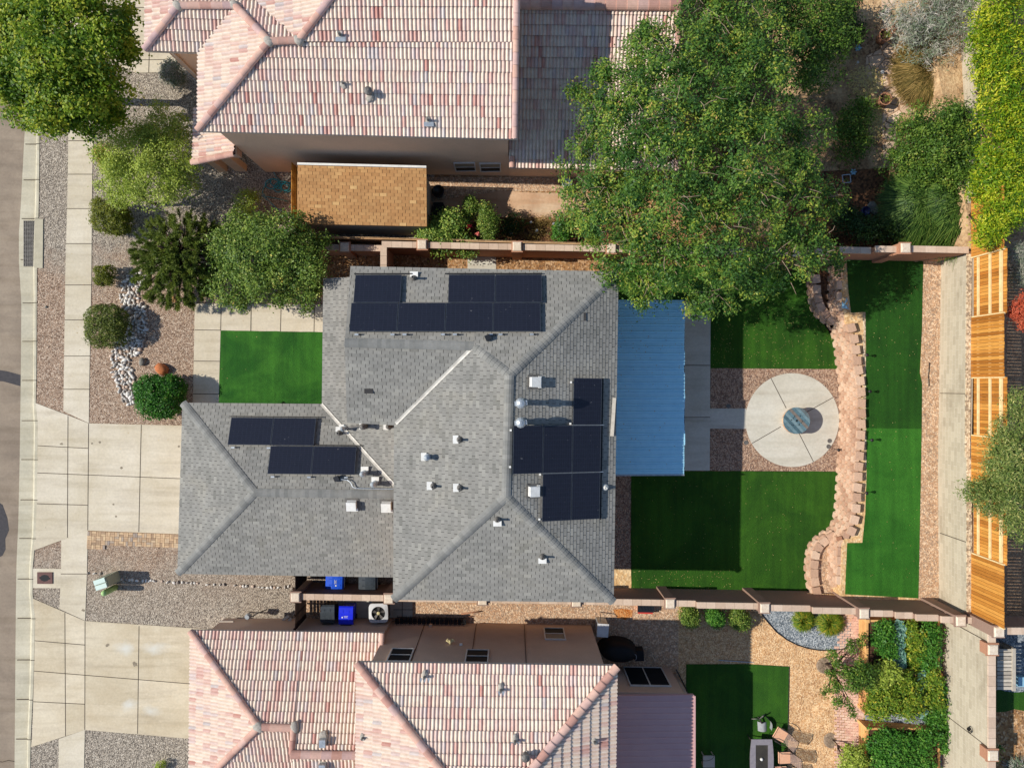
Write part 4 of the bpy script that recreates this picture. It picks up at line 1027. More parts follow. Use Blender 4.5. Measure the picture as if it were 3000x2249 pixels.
capobj(lr2, [(r0, r1, .2), (e1 - pl(.1, 0, 0), r1 - pl(.1, 0, 0), .11), (e0 + pl(.12, 0, 0), e0 + pl(.12, .4, .13), .1)], 'tile', 'ridge_tile', 'tile_cap', up)
wl = MB()
walls(wl, [(-11.1, 9.55), (-.15, 9.36), (-.05, 14.5), (-.05, 19), (-11.0, 19), (-11.05, 12.7)], 0, EN - .06)
walls(wl, [(-13.2, 12.72), (-11.06, 12.70), (-11.02, 15.0), (-13.2, 15.0)], 0, EN - .06)
walls(wl, [(-.148, 9.34), (6.1, 9.24), (6.15, 19), (-.04, 19)], 0, 2.86)
wl.poly([(-.10, 9.40, EN - .065), (-.10, 14.45, 7.5), (-.10, 19, 5.7)]); wl.poly([(6.1, 9.3, 2.86), (6.1, 14.4, 4.7), (6.1, 19, 3.0)])
wl.box((-12.2, 9.72, 1.3), (.5, .3, 2.6)); wl.box((-13.0, 9.72, 1.3), (.35, .35, 2.6))
wl.build('wall', 'stucco_north', nh)
m = MB(); m.box((-11.3, 9.47, 2.95), (.3, .3, .5), mi=0); m.build('corner_trim', 'stucco_tan', nh)
yw = lambda x: 9.55 - (x + 11.1) * .01735
for px in (985, 1038):
    pass
for t, x in (('B0', 1832), ('C0', 102)):
    sx = S(t, x, 0)[0]; X = (sx - 1500) * (H - 1.2) / F
    window(nh, (X, yw(X) - .02, 1.35), .92, 1.15, (0.017, -1), 'h', True)
window(nh, (-13.21, 13.9, 4.1), 1.1, 1.2, (-1, 0), 'v')
gd = MB(); gd.box((-13.23, 13.9, 1.1), (.05, 2.0, 2.2)); gd.build('garage_door', 'door', nh)
m = MB(); dp = [pl(-13.1, 12.35, 5.6), pl(-13.05, 12.6, 5.35), pl(-12.95, 12.64, 5.1), pl(-12.95, 12.64, .3), pl(-12.95, 12.45, .12)]
m.tube(dp, .05, 6); m.build('downspout', 'fascia', nh)
PSn = [SWc, SEc, pl(.27, 12.12, 6.8), A]
def mvent(par, p, kind, lift=.0):
    """mortared pipe vents of the tile roofs"""
    m = MB(); p = Vector(p)
    if kind == 'plate':
        m.box(p + Vector((.02, -.14, .11)), (.36, .16, .04), mi=2); m.rock(p + Vector((0, .05, .07)), (.13, .17, .09), 5, 0); m.lathe(p, [(.05, .05), (.045, .36), (.03, .36)], 9, 1)
    elif kind == 'cap':
        m.rock(p + Vector((.02, -.1, .06)), (.16, .2, .1), 6, 0); m.lathe(p, [(.09, .05), (.09, .3), (.15, .33), (.15, .42), (.05, .5)], 10, 1)
    elif kind == 'stub':
        m.rock(p + Vector((0, -.02, .07)), (.12, .16, .1), 8, 0); m.lathe(p, [(.04, .05), (.04, .3), (.03, .3)], 8, 1)
    elif kind == 'box':
        m.rock(p + Vector((0, .16, .06)), (.22, .2, .12), 7, 0); m.box(p + Vector((0, 0, .22)), (.27, .33, .3), mi=2, top=.9)
    return m.build('roof_vent', ['mortar', 'galvd', 'galv'], par)
for t, x, y, k in (('B0', 825, 300, 'plate'), ('B0', 850, 690, 'stub'), ('B0', 1062, 770, 'cap'), ('B0', 1535, 985, 'plate')): mvent(nr_, hit(t, x, y, PSn), k)
# ------------------------------------------------------------------ tile roofed house to the south
sh = thing('house', 'house with pale pink tile roof and brown stucco wall along the gravel side yard', 'house', (-2, -14, 0))
ES = 5.5
n0, n1 = O(772, 1429, ES), O(1331.5, 1437, ES); ap = pl(-.94, -15.35, 7.19)
mb = MB()
for q in ([n0, n1, ap], [n0, ap, pl(-.94, -20, 7.19), pl(-5.85, -20, ES)], [n1, pl(3.75, -20, ES), pl(-.94, -20, 7.19), ap]): cover(mb, q, 'tile', 1, thick=.14)
sr = mb.build('roof', TM, sh)
capobj(sr, [(n0, ap, .14), (n1, ap, .15), (ap, pl(-.94, -20, 7.19), .14)], 'tile', 'ridge_tile', 'tile_cap', up)
mb = MB(); eg = 2.57
NW2, q1, q2 = pl(-13.28, -10.2, eg), pl(-10.02, -13.58, 3.76), pl(-8.65, -13.62, 3.76)
m0 = pl(-8.65, -10.26, eg); q3, q4 = pl(-8.65, -14.5, 4.07), pl(-5.43, -14.55, 4.07); NEe = pl(-5.30, -10.30, eg); S0 = pl(-13.35, -17, eg)
for q in ([NW2, q1, q2, m0], [m0, q3, q4, pl(-5.43, -10.31, eg)], [NW2, q1, S0], [q1, q2, pl(-8.65, -17, eg), S0], [q3, q4, pl(-5.43, -18, 2.85), pl(-8.65, -18, 2.85)], [pl(-5.43, -10.31, eg), NEe, pl(-5.30, -10.62, eg + .11), pl(-5.43, -10.63, eg + .11)]): cover(mb, q, 'tile', 1, thick=.14)
gr2 = mb.build('garage_roof', TM, sh)
for a, b, wd in ((NW2, q1, .13), (S0, q1, .13), (q1, q2, .15), (q2 + pl(0, .02, .02), q3, .11), (q3, q4, .16), (NEe - pl(.06, 0, 0), pl(-5.36, -10.75, eg + .14), .10)): capobj(gr2, [(a, b, wd)], 'tile', 'ridge_tile', 'tile_cap', up)
MB().rock(q1 + pl(0, 0, .12), (.24, .22, .15), 4).build('mortar_bed', 'mortar', gr2, True); MB().rock(q2 + pl(.05, 0, .12), (.2, .26, .15), 9).build('mortar_bed', 'mortar', gr2, True)
wl = MB()
walls(wl, [(-5.42, -10.70), (3.55, -10.84), (3.5, -19.5), (-5.42, -19.5)], 0, ES - .06)
walls(wl, [(-12.95, -10.55), (-5.424, -10.56), (-5.424, -18), (-12.95, -16.6)], 0, eg - .05)
walls(wl, [(3.56, -12.72), (7.12, -12.78), (7.05, -19), (3.52, -19)], 0, 2.62)
wl.box((3.3, -12.6, 2.75), (.5, .1, 5.0)) if 0 else None
wl.build('wall', 'stucco_south', sh)
gd = MB()
for i in range(4): gd.box((-12.98, -13.5, .27 + i * .53), (.05, 4.8, .51))
gd.build('garage_door', 'door', sh)
ysw = lambda x: -10.70 - (x + 5.42) * .0156
window(sh, (1.84, ysw(1.84) + .012, 1.28), .9, 1.4, (.0156, 1), 'h', True)
for X in (-4.4, -1.38): window(sh, (X, ysw(X) + .012, 3.95), .92, 1.35, (.0156, 1), 'h')
window(sh, (5.85, -12.735, 1.06), 1.75, 1.98, (.017, 1), 'v')
# lamps and small wall boxes
m = MB(); q = pl(-2.55, ysw(-2.55) + .08, 2.7)
m.lathe(q, [(.05, -.02), (.06, 0), (.05, .05)], 8, 0)
for s in (-1, 0, 1): m.tube([q, q + pl(s * .14, .12, .0)], [.035, .075], 8, 0)
m.build('security_lamp', 'yellow', sh)
m = MB().box(pl(-2.1, ysw(-2.1) + .04, 2.75), (.12, .07, .1)); m.build('cable_box', 'white', sh)
m = MB().box(pl(-3.6, ysw(-3.6) + .05, .55), (.12, .1, .16)); m.build('wall_outlet', 'stucco_south', sh)
m = MB(); m.box(pl(-3.9, ysw(-3.9) + .012, 2.45), (.02, .02, 4.4)); m.box(pl(.55, ysw(.55) + .012, 2.6), (.02, .02, 5.0)); m.box(pl(-1.6, ysw(-1.6) + .012, 2.6), (.02, .02, 5.0)); m.build('control_joint', 'dark_wood', sh)
PSs, PG1, PG2 = [n0, n1, ap], [m0, q3, q4, pl(-5.43, -10.31, eg)], [q3, q4, pl(-5.43, -18, 2.85), pl(-8.65, -18, 2.85)]
PSW = [n0, ap, pl(-5.85, -20, ES)]; PSE = [n1, pl(3.75, -20, ES), ap]
for t, x, y, k, q in (('B3', 1505, 905, 'plate', PSs), ('C3', 185, 1010, 'plate', PSs), ('C3', 300, 1420, 'plate', PSs), ('C3', 385, 1530, 'cap', PSs), ('B3', 1008, 1395, 'stub', PSW), ('C3', 940, 1425, 'stub', PSE)): mvent(sr, hit(t, x, y, q), k)
mvent(gr2, hit('B3', 693, 1425, PG1), 'box'); mvent(gr2, hit('B3', 690, 1625, PG2), 'box')
# pink patio cover
pp = thing('patio_cover', 'dusty pink ribbed patio cover beside the brown stucco house', 'patio cover', (5.5, -16, 0))
m = MB(); ys0 = -12.86; zt = lambda x: 2.85 - (x - 3.6) * .04
for i in range(26):
    a = ys0 - i * .25
    prof = [(0, 0), (.17, 0), (.19, .025), (.23, .025), (.25, 0)]
    for (p, hp), (q, hq) in zip(prof, prof[1:]):
        m.poly([(3.62, a - p, zt(3.62) + hp), (3.62, a - q, zt(3.62) + hq), (7.5, a - q - .02, zt(7.5) + hq), (7.5, a - p - .02, zt(7.5) + hp)], 0)
m.seg((3.62, ys0 + .04, zt(3.62) - .05), (7.5, ys0 + .02, zt(7.5) - .05), .05, .16, 0); m.seg((7.53, ys0, zt(7.5) - .03), (7.53, -19.3, zt(7.5) - .03), .08, .12, 0)
m.build('roof_sheet', 'pink_metal', pp)
for y in (-13.1, -16, -19): MB().box((7.35, y, 1.28), (.1, .1, 2.56)).build('post', 'fascia', pp)
# ------------------------------------------------------------------ shed
sd = thing('shed', 'small shed with brown shingle roof and white ridge board', 'shed', (-6.2, 7.7, 0))
a, b, c_, d_ = O(643, 357, 2.85), O(921, 364, 2.85), O(922, 489, 2.2), O(642, 483, 2.2)
mb = MB(); cover(mb, [a, b, c_, d_], 'shingle', 1, thick=.1); mb.build('roof', ['shed_shingle', 'under', 'bed_wood'], sd)
m = MB(); m.seg(a + pl(0, .05, .0), b + pl(0, .05, .0), .09, .12); m.build('ridge_board', 'white', sd)
m = MB()
V = [(-8.75, 6.78), (-3.62, 6.66), (-3.62, 8.78), (-8.75, 8.88)]
n_ = len(m.v); top = [(V[0][0], V[0][1], 2.12), (V[1][0], V[1][1], 2.12), (V[2][0], V[2][1], 2.76), (V[3][0], V[3][1], 2.76)]; bot = [(x, y, 0) for x, y in V]
for i in range(4): m.poly([bot[i], bot[(i + 1) % 4], top[(i + 1) % 4], top[i]])
m.build('wall', 'grey_wood', sd)
m = MB().box((-3.60, 7.7, 1.0), (.05, .9, 1.95)); dd = m.build('door', 'grey_wood', sd); MB().box((-3.56, 7.35, 1.0), (.04, .05, .16)).build('handle', 'blackm', dd)
# ------------------------------------------------------------------ boundary walls
def pilaster(par, x, y, z, s=.42, mats=('wall_face', 'pale_cap'), z0=0.0):
    m = MB(); m.box((x, y, (z0 + z - .08) / 2), (s, s, z - .08 - z0)); m.box((x, y, z - .06), (s + .06, s + .06, .07), mi=0, r=.9)
    m.lathe((x, y, z - .03), [(.27, 0), (.27, .05), (.22, .08)], 4, 1, rz=PI / 4)
    return m.build('pilaster', list(mats), par)
def capped_wall(name, label, cen, segs, pil, face, z0=0.0, th=.2):
    """cen(x) centre line; segs (x0, x1, ztop)"""
    xm = (segs[0][0] + segs[-1][1]) / 2; e = thing(name, label, 'wall', (xm, cen(xm), 0))
    m = MB(); c = MB()
    for x0, x1, z in segs:
        y0, y1 = cen(x0), cen(x1); h = th / 2
        m.prism([(x0, y0 - h), (x1, y1 - h), (x1, y1 + h), (x0, y0 + h)], z0, z - .09)
        n = max(1, round((x1 - x0) / .41))
        for i in range(n):
            a, b = x0 + (x1 - x0) * i / n + .004, x0 + (x1 - x0) * (i + 1) / n - .004; h2 = h + .03
            c.prism([(a, cen(a) - h2), (b, cen(b) - h2), (b, cen(b) + h2), (a, cen(a) + h2)], z - .088, z)
    m.build('wall_body', face, e); c.build('wall_coping', 'wall_cap', e)
    for x, z in pil: pilaster(e, x, cen(x), z, mats=(face, 'pale_cap'))
    return e
sp = [(-9.19, 1.88), (-5.22, 1.88), (-1.24, 1.88), (2.74, 1.88), (6.71, 1.9), (10.58, 2.3), (14.49, 2.8), (17.99, 3.55)]
ss = [(-9.19, -5.22, 1.8), (-5.22, -1.24, 1.8), (-1.24, 2.74, 1.8), (2.74, 6.71, 1.8), (6.71, 7.8, 1.85), (7.8, 10.58, 2.05), (10.58, 12.5, 2.25), (12.5, 14.49, 2.5), (14.49, 15.7, 2.75), (15.7, 16.4, 2.95), (16.4, 17.3, 3.2), (17.3, 17.99, 3.4), (17.99, 18.5, 3.45)]
capped_wall('boundary_wall', 'brown block boundary wall stepping up along the lawn toward the wooden fence', lambda x: yS(x) - .02, ss, sp, 'wall_south')
npl = [(-3.79, 2.05), (.22, 2.05), (4.2, 2.05), (8.1, 2.05), (12.0, 2.1), (15.86, 3.4)]
nsg = [(-5.52, -3.79, 1.95), (-3.79, .22, 1.95), (.22, 4.2, 1.95), (4.2, 8.1, 1.95), (8.1, 12.0, 1.95), (12.0, 12.7, 2.0), (12.7, 13.5, 2.3), (13.5, 14.8, 2.75), (14.8, 15.86, 3.1), (15.86, 18.5, 3.25)]
nw = capped_wall('boundary_wall', 'reddish tan block wall with square pillars running under the locust tree', yN, nsg, npl, 'wall_face')
m = MB(); m.prism([(-5.55, 3.87), (-5.33, 3.87), (-5.33, 5.80), (-5.55, 5.80)], 0, 1.86); m.build('wall_body', 'wall_face', nw)
c = MB()
for i in range(5): c.box((-5.44, 4.07 + i * .385, 1.905), (.27, .377, .088))
c.build('wall_coping', 'wall_cap', nw)
m = capped_wall('boundary_wall', 'low tan block wall stub between the round green shrub and the shed fence', lambda x: 5.86 - .02 * x - .12, [(-11.6, -5.6, 1.35)], [(-7.2, 1.45)], 'wall_face')
# concrete block retaining wall along the back
rw = thing('retaining_wall', 'pale concrete block retaining wall below the cedar fence', 'wall', (18.6, 0, 0))
line = [(19.18, 16.6), (19.0, 11.7), (18.67, 5.36), (18.53, -3.6), (18.58, -9.6)]
m = MB(); s_ = 0
for (a, b), (c2, d) in zip(line, line[1:]):
    z1 = 2.75 if b > 6 else 3.05
    L = math.hypot(c2 - a, d - b); z0 = 1.0
    m.poly([(a, b, z0), (a, b, z1), (c2, d, z1), (c2, d, z0)], uv=[(s_, 0), (s_, z1 - z0), (s_ + L, z1 - z0), (s_ + L, 0)])
    m.poly([(a, b, z1), (a + .2, b, z1), (c2 + .2, d, z1), (c2, d, z1)], uv=[(s_, 0), (s_, .2), (s_ + L, .2), (s_ + L, 0)])
    m.poly([(a + .2, b, z1), (a + .2, b, z0), (c2 + .2, d, z0), (c2 + .2, d, z1)], uv=[(s_, z1), (s_, z0), (s_ + L, z0), (s_ + L, z1)])
    s_ += L
m.build('block_face', 'cmu', rw)
m = MB()
for y in (-6.45, -.4): m.box((18.55, y, 2.15), (.05, .025, 1.8))
m.build('control_joint', 'joint', rw)
m = MB()
for i in range(37):
    y = 5.2 - i * .4
    m.box((18.64 - .008 * (5.3 - y) * (1 if y > -3 else 0) - .02, y, 3.07), (.2, .39, .05))
m.build('wall_coping', 'rubble', rw)
tw = thing('garden_wall', 'tall cream concrete block wall beside the raised vegetable beds', 'wall', (18.6, -14, 0))
line = [(18.59, -9.72), (18.57, -13.5), (18.62, -19)]
m = MB(); s_ = 0
for (a, b), (c2, d) in zip(line, line[1:]):
    L = math.hypot(c2 - a, d - b); z0, z1 = 1.1, 4.3
    m.poly([(a, b, z0), (a, b, z1), (c2, d, z1), (c2, d, z0)], uv=[(s_, 0), (s_, z1 - z0), (s_ + L, z1 - z0), (s_ + L, 0)])
    m.poly([(a + .2, b, z1), (a + .2, b, z0), (c2 + .2, d, z0), (c2 + .2, d, z1)], uv=[(s_, z1), (s_, z0), (s_ + L, z0), (s_ + L, z1)])
    s_ += L
m.poly([(18.59, -9.72, 1.1), (18.79, -9.72, 1.1), (18.79, -9.72, 4.3), (18.59, -9.72, 4.3)], uv=[(0, 0), (.2, 0), (.2, 3.2), (0, 3.2)])
m.build('block_face', 'cmu', tw)
m = MB()
for i in range(23): m.box((18.68, -9.93 - i * .405, 4.34), (.28, .397, .085))
m.build('wall_coping', 'wall_cap', tw)
m = MB()
for y in (-10.3, -14.4, -18.5): m.box((18.583, y + .24, 2.7), (.03, .03, 3.2))
m.build('control_joint', 'joint', tw)
for y in (-10.3, -14.4, -18.5): pilaster(tw, 18.66, y, 4.46, .44, ('wall_face', 'pale_cap'), 4.0)
ew = thing('boundary_wall', 'brown block wall running away behind the slatted grey bench', 'wall', (22, -9.55, UZ))
m = MB(); m.box((22.4, -9.55, 3.7), (7.0, .2, 1.5)); m.build('wall_body', 'wall_south', ew)
m = MB()
for i in range(17): m.box((19.1 + i * .41, -9.55, 4.5), (.403, .27, .09))
m.build('wall_coping', 'wall_cap', ew); pilaster(ew, 18.72, -9.52, 4.72, .42, ('wall_south', 'pale_cap'), 2.9)
# curved retaining wall of tan garden blocks
def resample(pts, d):
    pts = [Vector(p) for p in pts]; L = [0]
    for a, b in zip(pts, pts[1:]): L.append(L[-1] + (b - a).length)
    n = max(2, round(L[-1] / d)); out = []
    for i in range(n + 1):
        s = L[-1] * i / n; k = max(j for j in range(len(L)) if L[j] <= s + 1e-9); k = min(k, len(pts) - 2)
        t = (s - L[k]) / (L[k + 1] - L[k]); out.append(pts[k].lerp(pts[k + 1], t))
    return out
def smooth_line(pts, it=2):
    for _ in range(it): pts = [pts[0]] + [(pts[i - 1] + pts[i] * 2 + pts[i + 1]) / 4 for i in range(1, len(pts) - 1)] + [pts[-1]]
    return pts
gw = thing('block_retaining_wall', 'curved retaining wall of tan garden blocks between the two turf lawns', 'retaining wall', (14.8, 0, 0))
def block(m, c, t, n, w_, d_, h_, z, r=None):
    """c front middle, t along, n into the bank"""
    c = Vector((c.x, c.y, 0)); q = [c - t * w_ / 2 + n * .085, c - t * w_ * .26 - n * .015, c + t * w_ * .26 - n * .015, c + t * w_ / 2 + n * .085, c + t * w_ * .40 + n * d_, c - t * w_ * .40 + n * d_]
    m.prism(q, z, z + h_, r=r)
def courses(base, z0, n, h=.2, sb=.03, w_=.40, capz=True, side=1):
    base = smooth_line(resample(base, .25)); m = MB()
    for i in range(n):
        ln = resample(base, w_ / 2); ln = ln[(i % 2)::2]
        for k in range(len(ln)):
            a, b = ln[max(0, k - 1)], ln[min(len(ln) - 1, k + 1)]; t = (b - a); t.z = 0; t.normalize(); nn = Vector((-t.y, t.x, 0))
            if nn.x < 0: nn = -nn
            block(m, ln[k] + nn * (i * sb), t, nn, w_ - .006, .26, h - .004, z0 + i * h)
    m.build('block_course', 'block', gw)
    ln = resample(base, .46); z = z0 + n * h
    if capz:
        for k in range(len(ln) - 1):
            p = (ln[k] + ln[k + 1]) / 2; t = (ln[k + 1] - ln[k]); t.z = 0; t.normalize(); nn = Vector((-t.y, t.x, 0))
            if nn.x < 0: nn = -nn
            c = MB(); aa = R.uniform(-.10, .10); t2 = Vector((t.x * math.cos(aa) - t.y * math.sin(aa), t.x * math.sin(aa) + t.y * math.cos(aa), 0)); n2 = Vector((-t2.y, t2.x, 0)); n2 = n2 if n2.x > 0 else -n2
            q = Vector((p.x, p.y, 0)) + nn * (n * sb + .02)
            w2, d2 = .41, .34
            c.prism([q - t2 * w2 * .46 + n2 * .05, q - t2 * w2 * .38, q + t2 * w2 * .38, q + t2 * w2 * .46 + n2 * .05, q + t2 * w2 * .5 + n2 * d2 * .75, q + t2 * w2 * .44 + n2 * d2, q - t2 * w2 * .4 + n2 * d2], z, z + .12)
            c.build('cap_block', 'block', gw)
mid = T('D1', (722, 1195), (745, 1260), (757, 1330), (765, 1400), (772, 1500)) + T('D2', (790, 0), (800, 100), (803, 200), (803, 330), (797, 450), (790, 560), (782, 680), (776, 780), (772, 850), (765, 960), (757, 1060), (740, 1120), (722, 1152))
courses(mid, 0, 6)
courses(T('D1', (548, 800), (552, 900), (557, 960), (572, 1050), (600, 1105), (640, 1140), (690, 1170), (722, 1195)), 0, 2)
courses(T('D2', (720, 1152), (680, 1175), (640, 1200), (600, 1230), (560, 1275), (541, 1330), (535, 1420), (533, 1500)) + T('D3', (530, 0), (535, 80), (545, 150), (562, 235)), 0, 2)
cz = lambda t, *ps: [W(t, *p, .95) - Vector((.09, 0, 0)) for p in ps]
courses(cz('D1', (778, 740), (776, 840), (770, 900), (774, 960), (770, 1040), (792, 1110), (835, 1165)), .35, 3)
courses(cz('D2', (815, 1225), (780, 1270), (773, 1350), (776, 1430), (782, 1520)) + cz('D3', (782, 30), (772, 100), (768, 160)), .35, 3)
PL = .36
sheet('planter_gravel', [W('D1', *p, PL) for p in [(630, 680), (745, 680), (745, 1050), (765, 1110), (840, 1170), (780, 1200), (690, 1130), (640, 1060)]], 'mulch', PL)
sheet('planter_gravel', [W('D2', *p, PL) for p in [(810, 1230), (770, 1270), (765, 1540)]] + [W('D3', *p, PL) for p in [(760, 270), (580, 270), (600, 150), (590, 0)]] + [W('D2', *p, PL) for p in [(600, 1400), (640, 1290), (720, 1220)]], 'side_gravel', PL)
# hollow block, brick bits on the wall
def cinder(p, rz, label):
    m = MB(); a, b, h, t = .40, .20, .2, .035
    for y in (-1, 1): m.box((0, y * (b - t) / 2, h / 2), (a, t, h))
    for x in (-1, 0, 1): m.box((x * (a - t) / 2, 0, h / 2), (t, b - 2 * t - .002, h - .002))
    return single(m, 'hollow_block', 'block', label, 'concrete block', p, rz=rz)
cinder(W('D1', 797, 790, 1.1), PI / 2, 'hollow concrete block lying at the tree end of the curved block wall')
for t, x, y, z, lab in (('D2', 800, 1238, 1.0, 'reddish paving brick lying where the block wall splits in two tiers'), ('D3', 592, 240, .2, 'reddish brick at the foot of the block wall by the brown boundary wall')):
    single(MB().box((0, 0, .04), (.22, .16, .08)), 'brick', 'terracotta', lab, 'brick', W(t, x, y, z + .1), rz=.2)
# ------------------------------------------------------------------ fences
cf = thing('wooden_fence', 'golden cedar plank fence standing on the concrete block retaining wall', 'fence', (18.7, -2, UZ))
ed = [7.6, 5.16, 2.7, .27, -2.1, -4.5, -6.9, -9.3]
for i, (y1, y0) in enumerate(zip(ed, ed[1:])):
    m = MB(); n = round((y1 - y0) / .135); st = (y1 - y0) / n; back = i % 2 == 1
    xo = 18.80 if back else 18.69
    for k in range(n):
        y = y0 + (k + .5) * st; zt = 5.02 + R.uniform(-.015, .015); z0 = 3.09
        m.prism([(xo, y - st / 2 + .006), (xo + .02, y - st / 2 + .006), (xo + .02, y + st / 2 - .006), (xo, y + st / 2 - .006)], z0, zt)
    fp = m.build('fence_panel', 'plank', cf)
    for z, wd in ((3.45, .09), (4.15, .09), (4.78, .14)):
        x = 18.75 if back else 18.745
        MB().box((x, (y0 + y1) / 2, z), (.06 if back else .055, y1 - y0 - .12, wd)).build('rail', 'rail', fp)
    MB().box((18.755, y0, 4.0), (.08, .09, 1.9)).build('fence_post', 'rail', cf)
wf = thing('wooden_fence', 'old brown picket fence close behind the reddish tan wall', 'fence', (2, 6.1, 0))
m = MB(); yf = lambda x: 6.09 - .0256 * x
for i in range(172):
    x = -9.0 + i * .135
    m.prism([(x, yf(x) - .01), (x + .125, yf(x) - .01), (x + .125, yf(x) + .012), (x, yf(x) + .012)], gz(x, 7), 1.72 + gz(x, 7) + R.uniform(-.015, .015))
m.build('picket', 'old_wood', wf)
m = MB()
for x0, x1 in ((-9, -3.2), (-3.1, 3), (3.1, 9), (9.1, 14)):
    for z in (.3, 1.6): m.seg((x0, yf(x0) - .035, z + gz(x0, 7)), (x1, yf(x1) - .035, z + gz(x1, 7)), .05, .09)
m.build('rail', 'old_wood', wf)
sf = thing('wooden_fence', 'short cedar fence closing the gap beside the brown roofed shed', 'fence', (-9.15, 8, 0))
m = MB()
for i in range(19): m.box((-9.32, 6.75 + i * .142, 1.0), (.02, .135, 2.0 + R.uniform(-.02, .02)))
m.build('picket', 'plank', sf); m = MB()
for z in (.3, .95, 1.6): m.box((-9.28, 8.05, z), (.05, 2.6, .09))
m.build('rail', 'plank', sf)
def gate(name, label, x, y0, y1, h, gap):
    e = thing(name, label, 'gate', (x, (y0 + y1) / 2, 0)); m = MB(); n = int(h / (.09 + gap))
    for i in range(n): m.box((x, (y0 + y1) / 2, .1 + (i + .5) * (.09 + gap)), (.025, y1 - y0, .09))
    m.build('slat', 'dark_wood', e); m = MB()
    for y in (y0 + .04, y1 - .04, (y0 + y1) / 2): m.box((x - .04, y, h / 2 + .05), (.05, .07, h))
    m.build('gate_frame', 'dark_wood', e)
gate('slatted_gate', 'dark slatted gate across the south neighbour\'s bin alcove', -9.25, -10.5, -9.26, 1.72, .035)
gate('slatted_gate', 'dark solid gate across the grey house bin alcove', -9.22, -8.78, -7.55, 1.72, .004)
# ------------------------------------------------------------------ street side things
e = thing('drain_grate', 'long steel storm drain grate set in the kerb', 'drain', W('A1', 236, 590, -.12))
gx0, gx1 = W('A1', 196, 0, -.11).x, W('A1', 282, 0, -.11).x; gy0, gy1 = W('A1', 0, 405, -.11).y, W('A1', 0, 775, -.11).y; ym = (gy0 + gy1) / 2
MB().box(((gx0 + gx1) / 2, ym, -.125), (gx1 - gx0, gy0 - gy1, .02)).build('drain_pit', 'cover', e)
for a, b in ((gy0, ym + .01), (ym - .01, gy1)):
    m = MB()
    for i in range(17): m.box(((gx0 + gx1) / 2, a + (b - a) * (i + .5) / 17, -.09), (gx1 - gx0, .022, .03))
    for i in range(6): m.box((gx0 + (gx1 - gx0) * i / 5, (a + b) / 2, -.088), (.02, abs(a - b), .034))
    m.build('grate', 'galvd', e)
MB().prism([(p.x, p.y) for p in T('A1', (284, 388), (352, 392), (348, 790), (278, 786))], -.1, .03).build('drain_apron', 'kerb', e)
e = thing('utility_hatch', 'rusty brown square lid on the concrete pad by the sidewalk', 'utility lid', W('A3', 367, 120, .01))
c = W('A3', 367, 118); m = MB().box((c.x, c.y, .03), (.68, .52, .03)); m.build('lid_plate', 'rust', e)
m = MB(); m.lathe((c.x, c.y, .045), [(.2, 0), (.2, .004), (.17, .004)], 20, sq=.75)
for s in (-1, 1): m.lathe((c.x + s * .21, c.y - .02 * s, .045), [(.04, 0), (.04, .008)], 8)
m.build('lid_rim', 'cover', e)
b = W('A3', 925, 114); b = Vector((b.x, b.y, 0))
e = thing('utility_box', 'sage green transformer box with a mint top on the front gravel', 'utility box', b)
rz = .32; mt = Matrix.Rotation(rz, 3, 'Z')
m = MB().box(b + Vector((0, 0, .53)), (.54, .46, 1.06), rz); m.build('cabinet', 'sage', e)
m = MB().box(b + mt @ Vector((-.0, .12, 1.085)), (.50, .20, .05), rz); m.box(b + mt @ Vector((-.0, -.12, 1.085)), (.50, .20, .05), rz)
m.build('lid', 'mint', e)
m = MB().box(b + mt @ Vector((.275, 0, .6)), (.02, .36, .8), rz); m.build('door_panel', 'sage', e); MB().box(b + mt @ Vector((0, .235, .6)), (.02, .012, .9), rz).build('seam', 'cover', e)
b = W('A3', 935, 195); m = MB(); m.lathe((0, 0, 0), [(.13, 0), (.13, .86), (.11, .95), (.06, 1.0), (0, 1.015)], 16)
single(m, 'utility_post', 'lime_post', 'pale green round pedestal post beside the transformer box', 'utility post', (b.x, b.y, 0), smooth=True)
# boulders
for t, x, y, d, mt_, lab, s in (('A1', 1322, 1605, (.29, .27, .24), 'orange_rock', 'rusty orange boulder on the pink gravel above the garage hedge', 3), ('A1', 1158, 1545, (.17, .17, .13), 'grey_rock', 'round grey boulder beside the white river rock bed', 5),
                               ('A1', 1410, 1042, (.2, .16, .14), 'tan_rock', 'tan boulder at the edge of the pine branches', 8), ('A1', 1183, 1100, (.09, .08, .06), 'grey_rock', 'small pale stone lying alone near the clipped round bush', 9), ('A1', 1718, 720, (.22, .2, .14), 'orange_rock', 'reddish boulder under the pine tree beside the round shrub', 4),
                               ('A1', 375, 1103, (.06, .06, .04), 'grey_rock', 'small pale stone on the parking strip gravel', 2)):
    p = W(t, x, y); single(MB().rock((0, 0, d[2] * .55), d, s), 'boulder', mt_, lab, 'boulder', (p.x, p.y, 0), smooth=True)
